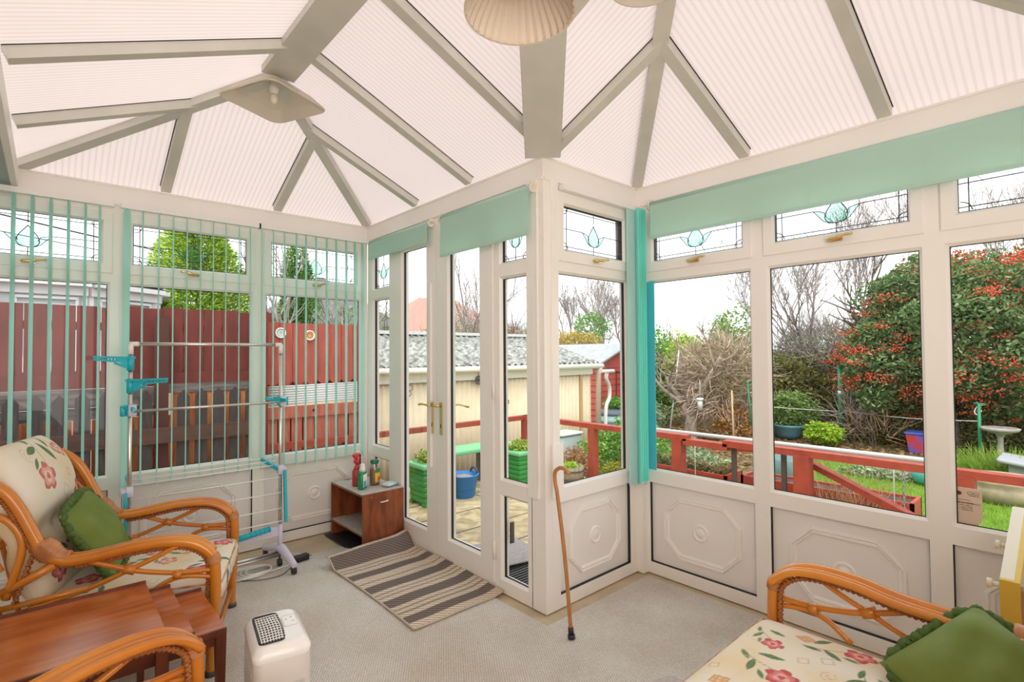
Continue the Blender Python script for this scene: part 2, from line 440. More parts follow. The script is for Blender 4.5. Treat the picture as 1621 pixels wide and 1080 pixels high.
def window(name, w, ua, ub, oa, ob, handle=True, flip=1):
    """a bay: top light that opens, big fixed pane, moulded panel below. ua..ub outer, oa..ob glass"""
    t = struct(name, pt(w, (ua + ub) / 2, 0, 0))
    f = MB()
    wbox(f, w, ua, oa, 0, BB, -0.06, 0); wbox(f, w, ob, ub, 0, BB, -0.06, 0)
    zh0, zh1 = 1.790, 2.135
    for z0, z1 in ((0, PB), (PT, LB), (LT, zh0), (zh1, BB)): wbox(f, w, oa, ob, z0, z1, -0.06, 0)
    big = (oa, ob, LB, LT); low = (oa, ob, PB, PT)
    opening(f, w, big); wring(f, w, low, shrink(low, 0.004), 0, -0.016, 1)
    f.build('window_frame', [UPVC, GASK], t, world=True)
    pane(w, big, t)
    low_panel(w, low, t)
    # opening top light
    s = MB(); hole = (oa, ob, zh0, zh1); g = (oa + 0.034, ob - 0.034, TB, TT)
    o1 = (oa - 0.010, ob + 0.010, zh0 - 0.010, zh1 + 0.010)
    wring(s, w, o1, o1, 0, 0.010); wring(s, w, o1, shrink(o1, 0.004), 0.010, 0.012); wring(s, w, shrink(o1, 0.004), g, 0.012, 0.012)
    wring(s, w, g, shrink(g, 0.010), 0.012, -0.004); wring(s, w, shrink(g, 0.010), shrink(g, 0.013), -0.004, -0.005, 1)
    wring(s, w, shrink(g, 0.008), shrink(g, 0.008), -0.005, -0.035, 1)
    wring(s, w, (oa, ob, zh0, zh1), g, -0.058, -0.058)
    sh = s.build('sash', [UPVC, GASK], t, world=True)
    pane(w, g, sh, n=-0.012); motif(w, g, sh, n=-0.009)
    if handle: casement_handle(w, (oa + ob) / 2, (TB + zh0) / 2 - 0.004, sh, flip)
    return t

window('window_1', 'A', -0.475, 0.2935, -0.44, 0.262)
window('window_2', 'A', 0.2935, 1.067, 0.325, 1.030, flip=-1)
window('window_3', 'A', 1.067, 1.859, 1.104, 1.806)
window('window_4', 'C', 1.905, 2.63, 1.965, 2.565)
window('window_5', 'D', -1.794, -1.1205, -1.772, -1.158, flip=1)
window('window_6', 'D', -1.1205, -0.425, -1.083, -0.461)
window('window_7', 'D', -0.425, 0.34, -0.389, 0.30)

# corner posts
mb = MB()
mb.box(XB - 0.0, XB + 0.0455, YC - 0.0, YC + 0.10, 0, BB); mb.box(XB + 0.02, XB + 0.16, YC + 0.02, YC + 0.16, BB, BT); mb.build('trim_1', UPVC, kind='structure')
mb = MB(); mb.box(XD - 0.044, XD + 0.06, YC - 0.045, YC + 0.06, 0, BB); mb.build('trim_2', UPVC, kind='structure')
mb = MB(); mb.box(-1.0, -0.475, YA, YA + 0.06, 0, BB); mb.build('wall_back', UPVC2, kind='structure')

# ---- wall with the French doors
def light_column(name, ua, ub, oa, ob, ln):
    t = struct(name, pt('B', (ua + ub) / 2, 0, 0)); f = MB()
    wbox(f, 'B', ua, oa, 0, BB, -0.06, 0); wbox(f, 'B', ob, ub, 0, BB, -0.06, 0)
    Zs = [(PB, 0.531), (LB, 1.7246), (1.792, 2.10)]
    prev = 0
    for z0, z1 in Zs: wbox(f, 'B', oa, ob, prev, z0, -0.06, 0); prev = z1
    wbox(f, 'B', oa, ob, prev, BB, -0.06, 0)
    for z0, z1 in Zs: opening(f, 'B', (oa, ob, z0, z1))
    f.build('window_frame', [UPVC, GASK], t, world=True)
    for z0, z1 in Zs: pane('B', (oa, ob, z0, z1), t)
    motif('B', (oa, ob, 1.792, 2.10), t, n=-0.027)
    return t
light_column('window_8', -3.775, -3.395, -3.70, -3.43, None)
light_column('window_9', -2.215, -1.935, -2.187, -1.968, None)

fb = MB(); wbox(fb, 'B', -3.395, -2.215, 0, 0.045, -0.06, 0.004); wbox(fb, 'B', -3.395, -2.215, 2.13, BB, -0.06, 0)
wbox(fb, 'B', -3.395, -3.365, 0.045, 2.13, -0.06, 0.0); wbox(fb, 'B', -2.235, -2.215, 0.045, 2.13, -0.06, 0.0)
fb.build('trim_3', UPVC, kind='structure')

def door(name, ua, ub, hz_u, side):
    t = struct(name, pt('B', ua, 0, 0)); f = MB()
    st = 0.115; g = (ua + st, ub - st, 0.150, 2.03)
    for a in ((ua, g[0], 0.045, 2.13), (g[1], ub, 0.045, 2.13), (g[0], g[1], 0.045, g[2]), (g[0], g[1], g[3], 2.13)):
        wbox(f, 'B', a[0], a[1], a[2], a[3], -0.055, 0.008)
    opening(f, 'B', g, n=0.008)
    f.build('door_frame', [UPVC, GASK], t, world=True)
    pane('B', g, t, n=-0.02)
    h = MB(); hu = hz_u
    wbox(h, 'B', hu - 0.013, hu + 0.013, 0.79, 0.995, 0.008, 0.014)
    h.tube([pt('B', hu, 0.975, 0.014), pt('B', hu, 0.975, 0.045)], 0.008, 8)
    P = [pt('B', hu, 0.975, 0.042), pt('B', hu + side * 0.02, 0.976, 0.050), pt('B', hu + side * 0.06, 0.979, 0.050), pt('B', hu + side * 0.105, 0.972, 0.046)]
    h.tube(smooth_path(P, 4), 0.0075, 8)
    h.build('door_handle', BRASS, t, world=True, label='brass lever handle on a long backplate')
    k = MB(); wbox(k, 'B', hu - 0.0035, hu + 0.0035, 0.835, 0.86, 0.0135, 0.0148); k.build('keyhole', GASK, t, world=True)
    return t
d1 = door('door_1', -3.363, -2.800, -2.845, -1)
d2 = door('door_2', -2.796, -2.237, -2.745, -0.4)
xh = MB(); xh.tube(smooth_path([pt('B', -2.735, 0.975, -0.055), pt('B', -2.735, 0.975, -0.095), pt('B', -2.70, 0.978, -0.100), pt('B', -2.60, 0.970, -0.095)], 4), 0.0075, 8); xh.build('outer_handle', BRASS, d2, world=True)
sb = MB(); wbox(sb, 'B', -2.872, -2.852, 0.575, 1.76, 0.008, 0.022)
sb.build('astragal', UPVC, d1, world=True)
hb = MB()
for z in (0.22, 1.1, 1.95): hb.tube([pt('B', -2.226, z - 0.05, 0.012), pt('B', -2.226, z + 0.05, 0.012)], 0.009, 8)
hb.build('hinge', UPVC, d2, world=True)
sm_ = MB(); wbox(sm_, 'B', -2.168, -2.158, 0.255, 0.37, -0.075, -0.05); sm_.build('trim_4', DARKM, kind='structure')

# vertical trunking beside the corner post
t = MB(); wbox(t, 'B', -1.955, -1.880, 0.565, BB, 0, 0.012); t.build('trim_5', UPVC, kind='structure')
t = MB(); wbox(t, 'C', 1.905, 1.955, 0.565, BB, 0, 0.012); wbox(t, 'C', 1.895, 1.972, 0.57, 0.84, 0.012, 0.020)
t.build('trim_6', UPVC, kind='structure')

# ring beams (eaves)
def beam(n_, w, u0_, u1_):
    t = MB(); wbox(t, w, u0_, u1_, BB, BT + 0.008, -0.06, 0.003); wbox(t, w, u0_, u1_, BB, BB + 0.018, 0.003, 0.010)
    wbox(t, w, u0_, u1_, BT - 0.002, BT + 0.008, 0.003, 0.008)
    t.build('trim_%d' % n_, UPVC, kind='structure')
beam(7, 'A', -0.14, XB + 0.06); beam(8, 'B', -(YA + 0.0), -(YC + 0.0)); beam(9, 'C', XB + 0.001, XD + 0.06); beam(10, 'D', -YC + 0.002, 0.16)
t = MB(); wbox(t, 'A', -1.0, -0.14, BB - 0.0, BB + 0.03, -0.06, 0.01); t.build('trim_11', UPVC, kind='structure')

# flat box gutters along the house walls
GUT = mat('grey_gutter_lining', (0.42, 0.47, 0.48), 0.5)
g = MB(); g.box(-1.02, -0.14, -1.2, YA + 0.06, 2.20, 2.235); g.box(-0.14, XD + 0.06, -1.2, -0.15, 2.20, 2.235)
g.build('ceiling', GUT, kind='structure')
g = MB(); g.box(-0.155, -0.13, -0.16, YA, 2.19, 2.303); g.box(-0.13, XD + 0.06, -0.16, -0.135, 2.19, 2.303)
g.build('trim_12', UPVC, kind='structure')

# house walls behind the camera
w = MB(); w.box(-1.08, -1.0, -1.2, YA + 0.06, -0.3, 2.9); w.build('wall_left', PLASTER, kind='structure')
w = MB(); w.box(-1.08, XD + 0.06, -1.28, -1.2, -0.3, 2.9); w.build('wall_front', PLASTER, kind='structure')
w = MB(); w.box(XD, XD + 0.06, -1.2, -0.34, 0, 2.303); w.build('wall_right', UPVC2, kind='structure')

# ---- roof
RZ = 2.303; EV, EV2 = 0.092, 0.105; RH = RZ + (0.995 + EV) * 0.43
cA1, cA2 = (-0.13 - EV, YA + EV), (XB + EV, YA + EV); cBC = (XB + EV, YC + EV); cCD = (XD + EV2, YC + EV); cDS = (XD + EV2, -0.15 - EV); cSW = (-0.13 - EV, -0.15 - EV)
R1 = (0.865, 2.785); R2 = (0.865, 0.844); R3 = (1.50, 0.844)
def P3(p, z): return (p[0], p[1], z)
roof = struct('roof', (0.9, 1.8, RZ))
for poly, mt in (([P3(cA1, RZ), P3(cA2, RZ), P3(R1, RH)], POLYX),
                 ([P3(cSW, RZ), P3(cA1, RZ), P3(R1, RH), P3(R2, RH)], POLYY),
                 ([P3(cA2, RZ), P3(cBC, RZ), P3(R2, RH), P3(R1, RH)], POLYY),
                 ([P3(cBC, RZ), P3(cCD, RZ), P3(R3, RH), P3(R2, RH)], POLYX),
                 ([P3(cCD, RZ), P3(cDS, RZ), P3(R3, RH)], POLYY),
                 ([P3(cDS, RZ), P3(cSW, RZ), P3(R2, RH), P3(R3, RH)], POLYX)):
    m = MB(); m.prism(poly, (0, 0, 0.02)); o = m.build('roof_sheet', mt, roof, world=True)

def zB(x): return RZ + 0.43 * (XB + EV - x)
def zA(y): return RZ + 0.43 * (YA + EV - y)
def zW(x): return RZ + 0.43 * (x + 0.13 + EV)
def zC(y): return RZ + 0.43 * (YC + EV - y)
def zD(x): return RZ + 0.365 * (XD + EV2 - x)
def gbar(a, b, wd=0.052, h=0.042, name='glazing_bar'):
    m = MB(); m.bar(a, b, wd, h, mi=0, off=-0.002); m.bar(a, b, wd + 0.008, 0.004, mi=1, off=0.002)
    m.build(name, [BARM, GASK], roof, world=True)
A_ = Vector
for x in (0.526, 1.179):     # over the back wall, meeting the hips
    d = min(x + 0.13, XB - x); gbar((x, YA, zA(YA)), (x, YA - d, zA(YA - d)))
for y in (3.044, 2.442, 1.80):
    x_end = 0.865 if y < 2.785 else XB - (YA - y)
    xs = XB if y > YC else y + 0.02
    gbar((xs, y, zB(xs)), (x_end, y, zB(x_end)))
for y in (1.20,): gbar((1.22, y, zB(1.22)), (0.865, y, RH))
for y in (3.10, 2.43, 1.78, 1.12, 0.43):
    x_end = 0.865 if 0.844 < y < 2.785 else (-0.13 + (YA - y) if y > 2 else -0.13 + (y + 0.15))
    gbar((-0.13, y, zW(-0.13)), (x_end, y, zW(x_end)))
for x in (1.90,):
    y_end = YC - (XD - x) * 0.849; gbar((x, YC, zC(YC)), (x, y_end, zC(y_end)))
gbar((1.42, 1.42, zC(1.42)), (1.42, 0.844, RH))
for y in (1.176, 0.575, -0.03):
    k = (1.178); x_end = max(1.50, XD - (YC - y) * k) if y > 0.844 else max(1.50, XD - (y + 0.15) * k)
    gbar((XD, y, zD(XD)), (x_end, y, zD(x_end)))
for x in (0.5, 1.1, 1.7, 2.3):
    d = 0.995
    if x > 1.5: d = (XD - x) * 0.849
    if x < 0.865: d = x + 0.13
    gbar((x, -0.15, RZ + 0.43 * EV), (x, -0.15 + d, RZ + 0.43 * (d + EV)))
for a, b, q in ((cA1, R1, 0.085), (cA2, R1, 0.085), (cSW, R2, 0.085), (cCD, R3, 0.085), (cDS, R3, 0.085)):
    a = Vector(P3(a, RZ)); b = Vector(P3(b, RH)); gbar(a.lerp(b, q), b, 0.062, 0.044, 'hip_bar')
m = MB(); m.bar(Vector(P3(cBC, RZ)).lerp(Vector(P3(R2, RH)), 0.075), P3(R2, RH), 0.180, 0.050, off=0.0); m.build('valley_beam', BARM, roof, world=True)
def ridge(a, b):
    m = MB(); m.bar(P3(a, RH), P3(b, RH), 0.156, 0.075, off=0.0)
    m.build('ridge_beam', BARM, roof, world=True)
ridge((0.845, 2.70), (0.845, 0.78)); ridge((0.80, 0.844), (1.53, 0.844))

# ---- floor
def carpet_mat():
    m, nt, b = node_mat('ribbed_carpet')
    tc = nt.nodes.new('ShaderNodeTexCoord'); mp = nt.nodes.new('ShaderNodeMapping'); mp.inputs['Rotation'].default_value = (0, 0, 0.6)
    wv = nt.nodes.new('ShaderNodeTexWave'); wv.inputs['Scale'].default_value = 26; wv.inputs['Distortion'].default_value = 6; wv.inputs['Detail'].default_value = 3
    wv.inputs['Detail Scale'].default_value = 5
    no = nt.nodes.new('ShaderNodeTexNoise'); no.inputs['Scale'].default_value = 1.6; no.inputs['Detail'].default_value = 5
    c1 = nt.nodes.new('ShaderNodeValToRGB'); c1.color_ramp.elements[0].color = (0.56, 0.52, 0.47, 1); c1.color_ramp.elements[1].color = (0.80, 0.755, 0.70, 1)
    c2 = nt.nodes.new('ShaderNodeValToRGB'); c2.color_ramp.elements[0].color = (0.82, 0.77, 0.70, 1); c2.color_ramp.elements[1].color = (1, 1, 1, 1)
    c2.color_ramp.elements[0].position = 0.3; c2.color_ramp.elements[1].position = 0.6
    mx = nt.nodes.new('ShaderNodeMix'); mx.data_type = 'RGBA'; mx.blend_type = 'MULTIPLY'; mx.inputs['Factor'].default_value = 1
    nt.links.new(tc.outputs['Object'], mp.inputs['Vector']); nt.links.new(mp.outputs['Vector'], wv.inputs['Vector']); nt.links.new(tc.outputs['Object'], no.inputs['Vector'])
    nt.links.new(wv.outputs['Fac'], c1.inputs['Fac']); nt.links.new(no.outputs['Fac'], c2.inputs['Fac'])
    nt.links.new(c1.outputs['Color'], mx.inputs[6]); nt.links.new(c2.outputs['Color'], mx.inputs[7]); nt.links.new(mx.outputs[2], b.inputs['Base Color'])
    b.inputs['Roughness'].default_value = 0.95; sset(b, 'Specular IOR Level', 0.1)
    bp = nt.nodes.new('ShaderNodeBump'); bp.inputs['Strength'].default_value = 0.5; bp.inputs['Distance'].default_value = 0.005
    nt.links.new(wv.outputs['Fac'], bp.inputs['Height']); nt.links.new(bp.outputs['Normal'], b.inputs['Normal'])
    return m
VINYL = mat('tan_vinyl', (0.62, 0.50, 0.33), 0.45, c2=(0.50, 0.40, 0.28), scale=5)
f = MB(); f.box(-1.0, XD + 0.06, -1.2, YC + 0.06, -0.30, -0.008); f.box(-1.0, XB + 0.06, YC + 0.06, YA + 0.06, -0.30, -0.008)
f.build('floor', VINYL, kind='structure')
f = MB()
f.prism([(-1.0, -1.2, -0.008), (2.625, -1.2, -0.008), (2.625, 1.765, -0.008), (1.79, 1.765, -0.008), (1.79, 3.42, -0.008), (1.2, 3.44, -0.008), (-1.0, 3.62, -0.008)], (0, 0, 0.008))
tag(f.build('carpet', carpet_mat()), 'grey beige ribbed carpet covering the conservatory floor', 'carpet')
# ================================================================ CEILING LIGHTS
GLASSW = sheer_mat('frosted_white_glass', (0.78, 0.72, 0.64), 0.30)
SHADE = sheer_mat('pleated_cream_shade', (0.74, 0.64, 0.53), 0.15)
BULB = mat('pearl_bulb', (0.85, 0.78, 0.68), 0.3)
def rounded_sq(rad, ang, soft, n=8):
    """outline of a square with soft corners: rad = corner radius distance"""
    pts = []
    for c in range(4):
        a0 = ang + c * PI / 2
        cx, cy = (rad - soft * 1.2) * math.cos(a0), (rad - soft * 1.2) * math.sin(a0)
        for k in range(n + 1):
            a = a0 - PI / 4 + (PI / 2) * k / n; pts.append((cx + soft * math.cos(a), cy + soft * math.sin(a)))
    return pts
t = thing('ceiling_light', 'square frosted glass ceiling light with bare bulb at the end of the left ridge beam', 'light', (0.862, 2.815, 2.612))
m = MB(); rings = []
for rad, z, soft in ((0.258, 0.0, 0.055), (0.262, 0.006, 0.055), (0.20, 0.055, 0.05), (0.10, 0.095, 0.04), (0.03, 0.105, 0.02)):
    rings.append([(x, y, z) for x, y in rounded_sq(rad, math.radians(-20), soft)])
for rad, z, soft in ((0.03, 0.100, 0.02), (0.098, 0.089, 0.04), (0.198, 0.049, 0.05), (0.256, 0.002, 0.055)):
    rings.append([(x, y, z) for x, y in rounded_sq(rad, math.radians(-20), soft)])
n = len(rings[0]); vs = sum(rings, []); fs = []
for k in range(len(rings)):
    k2 = (k + 1) % len(rings)
    for i in range(n): fs.append((k * n + i, k * n + (i + 1) % n, k2 * n + (i + 1) % n, k2 * n + i))
m.add(vs, fs, 0, False); m.build('lamp_shade', GLASSW, t)
m = MB(); m.lathe([(0.022, 0.10), (0.024, 0.07), (0.018, 0.055), (0.012, 0.05)], seg=16); m.lathe([(0.05, 0.15), (0.05, 0.10)], seg=20); m.build('lamp_holder', PLASTW, t)
m = MB(); m.lathe([(0.010, 0.055), (0.018, 0.03), (0.016, 0.010), (0.006, 0.0)], seg=14); m.build('bulb', BULB, t)

def pendant(loc, label, drop, R=0.132, plain=False):
    t = thing('pendant_light', label, 'light', loc)
    m = MB(); N = 72; prof = ((1.0, 0.0), (1.0, 0.008), (0.93, 0.03), (0.42, 0.135), (0.40, 0.14)); vs = []; fs = []
    for j, (q, z) in enumerate(prof):
        for k in range(N):
            a = 2 * PI * k / N; pl = 0.0 if plain else 0.004 * (k % 2) * (1 if 0 < j else 0)
            vs.append(((R * q - pl) * math.cos(a), (R * q - pl) * math.sin(a), z))
    inner = [((R * q - 0.004 - (0 if plain else 0.004 * (k % 2))) * math.cos(2 * PI * k / N), (R * q - 0.004 - (0 if plain else 0.004 * (k % 2))) * math.sin(2 * PI * k / N), z + 0.001) for q, z in reversed(prof) for k in range(N)]
    vs += inner; L = 2 * len(prof)
    for j in range(L):
        for k in range(N): fs.append((j * N + k, j * N + (k + 1) % N, ((j + 1) % L) * N + (k + 1) % N, ((j + 1) % L) * N + k))
    m.add(vs, fs, 0, plain); m.build('lamp_shade', SHADE if not plain else GLASSW, t)
    m = MB(); m.tube([(0, 0, 0.13), (0, 0, drop)], 0.003, 6); m.lathe([(0.04, drop), (0.04, drop - 0.02), (0.01, drop - 0.035)], seg=18); m.build('flex', PLASTW, t)
    m = MB(); m.lathe([(0.017, 0.15), (0.017, 0.10), (0.013, 0.095)], seg=14)
    for k in range(3):
        a = 2 * PI * k / 3; m.tube([(0, 0, 0.125), (R * 0.55 * math.cos(a), R * 0.55 * math.sin(a), 0.125)], 0.0015, 5)
    m.build('lamp_holder', PLASTW, t)
    m = MB()
    for k in range(3):
        a = 2 * PI * k / 3; c = (0.010 * math.cos(a), 0.010 * math.sin(a))
        m.tube(smooth_path([(c[0] - 0.007, c[1], 0.10), (c[0] - 0.007, c[1], 0.055), (c[0], c[1], 0.045), (c[0] + 0.007, c[1], 0.055), (c[0] + 0.007, c[1], 0.10)], 4), 0.0045, 8)
    m.build('bulb', BULB, t)
    return t
pendant((0.822, 0.885, 2.105), 'pleated cream pendant shade with coiled bulb in front of the valley beam', 0.53)
pendant((1.40, 0.915, 2.475), 'smooth pale pendant shade at the top edge, before the right-hand hip bar', 0.33, 0.125, True)

# ================================================================ BLINDS
def slat(u, z0, z1, ang, wd=0.074, w='A', n=0.08, curve=0.004):
    m = MB(); c = pt(w, u, 0, n); dx, dy = math.cos(ang), math.sin(ang); px, py = -dy, dx
    row = []
    for k in range(5):
        q = (k / 4 - 0.5); b = curve * (1 - (2 * q) ** 2); row.append((c[0] + dx * wd * q + px * b, c[1] + dy * wd * q + py * b))
    th = 0.0007
    a = [(x + px * th, y + py * th) for x, y in row] + [(x - px * th, y - py * th) for x, y in reversed(row)]
    k = len(a); vs = [(x, y, z0) for x, y in a] + [(x, y, z1) for x, y in a]
    m.add(vs, [(i, (i + 1) % k, k + (i + 1) % k, k + i) for i in range(k)], 0, False)
    m.add(vs, [tuple(reversed(range(k))), tuple(range(k, 2 * k))], 0)
    hem = [(x, y, z0 + 0.0) for x, y in a]
    m.add([(c[0] + dx * wd * 0.42 + px * 0.003, c[1] + dy * wd * 0.42 + py * 0.003, z0), (c[0] - dx * wd * 0.42 + px * 0.003, c[1] - dy * wd * 0.42 + py * 0.003, z0),
           (c[0] - dx * wd * 0.42 + px * 0.003, c[1] - dy * wd * 0.42 + py * 0.003, z0 + 0.03), (c[0] + dx * wd * 0.42 + px * 0.003, c[1] + dy * wd * 0.42 + py * 0.003, z0 + 0.03)], [(0, 1, 2, 3)])
    return m
def vertical_blind(us, label, u0_, u1_, angs=None):
    t = thing('vertical_blind', label, 'blind', pt('A', (u0_ + u1_) / 2, BB, 0.08), group='vertical blinds on the back windows')
    m = MB(); wbox(m, 'A', u0_, u1_, 2.150, 2.180, 0.062, 0.098); m.build('headrail', PLASTW, t, world=True)
    for i, u in enumerate(us):
        a = math.radians(78.5) if angs is None or i not in angs else angs[i]
        slat(u, 0.545, 2.15, a).build('slat', TEAL, t, world=True)
    for sy in (0.045, 0.115):
        m = MB()
        for i in range(len(us) - 1):
            P = [pt('A', us[i] + (us[i + 1] - us[i]) * q, 0.553 - 0.022 * (1 - (2 * q - 1) ** 2), sy) for q in (0, .25, .5, .75, 1)]
            m.tube(P, 0.0009, 4)
        m.build('bottom_chain', PLASTW, t, world=True, label='thin white linking chain')
    return t
vertical_blind([-0.43, -0.36, -0.287, -0.215, -0.143, -0.071, 0.002, 0.074, 0.145, 0.207], 'turquoise vertical blind on the back window behind the armchair', -0.46, 0.27)
vertical_blind([0.330, 0.406, 0.486, 0.559, 0.631, 0.705, 0.775, 0.846, 0.924, 0.990], 'turquoise vertical blind on the middle back window behind the airer', 0.30, 1.05, {0: math.radians(58)})
vertical_blind([1.062, 1.135, 1.208, 1.289, 1.354, 1.425, 1.503, 1.574, 1.651, 1.72, 1.78], 'turquoise vertical blind on the back window next to the garden doors', 1.04, 1.82)

t = thing('vertical_blind', 'turquoise vertical blind drawn into a tight bunch in the right-hand corner', 'blind', (2.56, 1.76, 2.17))
m = MB(); wbox(m, 'C', 1.965, 2.63, 2.145, 2.172, 0.012, 0.045); m.build('headrail', PLASTW, t, world=True)
PALE = sheer_mat('faded_turquoise_cloth', (0.66, 0.86, 0.84), 0.35)
m = slat(2.548, 0.535, 2.145, math.radians(-6), 0.078, 'C', 0.040); m.build('slat', PALE, t, world=True, label='pale faded outer slat')
for i in range(7):
    m = slat(2.572 + i * 0.0112, 0.545 + 0.003 * (i % 2), 2.145, math.radians(54 + 3 * (i % 2)), 0.072, 'C', 0.066, 0.006); m.build('slat', TEALD, t, world=True)
m = MB()
for i in range(8):
    m.tube([pt('C', 2.545 + i * 0.012, 0.56, 0.03), pt('C', 2.549 + i * 0.012, 0.535, 0.035), pt('C', 2.551 + i * 0.012, 0.535, 0.09), pt('C', 2.549 + i * 0.012, 0.56, 0.1)], 0.0015, 4)
m.build('bottom_chain', PLASTW, t, world=True)
t = MB(); t.box(XD - 0.010, XD - 0.006, 1.722, 1.774, 0.612, 1.722)
tag(t.build('blind_slat', TEALB), 'dark blue turquoise slat standing against the glass behind the bunched blind', 'blind')

def roller(label, w, u0_, u1_, zb, n, zt=2.165, rad=0.022, chain=None, sag=0.0, mats=None):
    t = thing('roller_blind', label, 'blind', pt(w, (u0_ + u1_) / 2, zt, n))
    m = MB(); m.tube([pt(w, u0_ + 0.006, zt - rad, n), pt(w, u1_ - 0.006, zt - rad, n)], rad, 16); m.build('roller', MINT, t, world=True)
    m = MB(); N = 14
    for i in range(N):
        a = u0_ + 0.012 + (u1_ - u0_ - 0.024) * i / N; b = u0_ + 0.012 + (u1_ - u0_ - 0.024) * (i + 1) / N
        wbox(m, w, a, b, zb, zt - rad, n + rad - 0.002, n + rad - 0.0005)
    m.build('cloth', MINT, t, world=True)
    m = MB(); wbox(m, w, u0_ + 0.012, u1_ - 0.012, zb - 0.004, zb + 0.012, n + rad - 0.004, n + rad + 0.002); m.build('bottom_bar', MINT, t, world=True)
    for a in (u0_, u1_):
        m = MB(); m.tube([pt(w, a - 0.006, zt - rad, n), pt(w, a + 0.006, zt - rad, n)], rad * 1.08, 16)
        wbox(m, w, a - 0.006, a + 0.006, zt - rad, zt + 0.012, 0.0, n + 0.01)
        m.build('bracket', PLASTC, t, world=True)
    if chain is not None:
        m = MB(); z = zt - rad
        while z > chain:
            for dn in (-0.014, 0.014):
                p = pt(w, u1_ + 0.012, z, n + dn); m.lathe([(0.0003, -0.0022), (0.0022, 0), (0.0003, 0.0022)], p, 6, caps=False)
            z -= 0.008
        m.tube([pt(w, u1_ + 0.012, zt - rad, n - 0.014), pt(w, u1_ + 0.012, chain, n - 0.014)], 0.0006, 4)
        m.tube([pt(w, u1_ + 0.012, zt - rad, n + 0.014), pt(w, u1_ + 0.012, chain, n + 0.014)], 0.0006, 4)
        m.build('bead_chain', PLASTW, t, world=True)
    return t
roller('mint green roller blind over the left garden door, short drop', 'B', -3.66, -2.83, 2.02, 0.03)
roller('mint green roller blind over the right garden door, longer drop with bead chain', 'B', -2.70, -1.885, 1.905, 0.03, chain=0.62)
roller('long mint green roller blind across the top of the right-hand windows', 'D', -1.722, 0.28, 1.965, 0.035, zt=2.188, rad=0.026)

# ================================================================ RATTAN SEATING
CANE = mat('honey_cane', (0.70, 0.26, 0.022), 0.25, c2=(0.56, 0.17, 0.012), scale=2.2, spec=0.7)
WRAP = mat('cane_binding', (0.58, 0.26, 0.10), 0.4, c2=(0.44, 0.16, 0.05), scale=20)
BRAID = mat('braided_cane', (0.40, 0.14, 0.03), 0.5, c2=(0.30, 0.09, 0.02), scale=30)
FLORAL = attr_mat('floral_cushion_cloth')
PIPE = mat('red_cream_piping', (0.62, 0.50, 0.36), 0.8, c2=(0.45, 0.12, 0.10), scale=14)
VELVET = mat('green_velvet', (0.13, 0.185, 0.022), 0.75, c2=(0.17, 0.23, 0.04), scale=7)
VELVETD = mat('green_velvet_frill', (0.06, 0.115, 0.018), 0.8, c2=(0.09, 0.155, 0.03), scale=20)

def hash_noise(u, v, f, seed):
    r = np.random.default_rng(seed); g = r.random((40, 40)); x = (u * f) % 39; y = (v * f) % 39
    i = x.astype(int); j = y.astype(int); a = x - i; b = y - j; a = a * a * (3 - 2 * a); b = b * b * (3 - 2 * b)
    return (g[i, j] * (1 - a) * (1 - b) + g[(i + 1) % 40, j] * a * (1 - b) + g[i, (j + 1) % 40] * (1 - a) * b + g[(i + 1) % 40, (j + 1) % 40] * a * b)

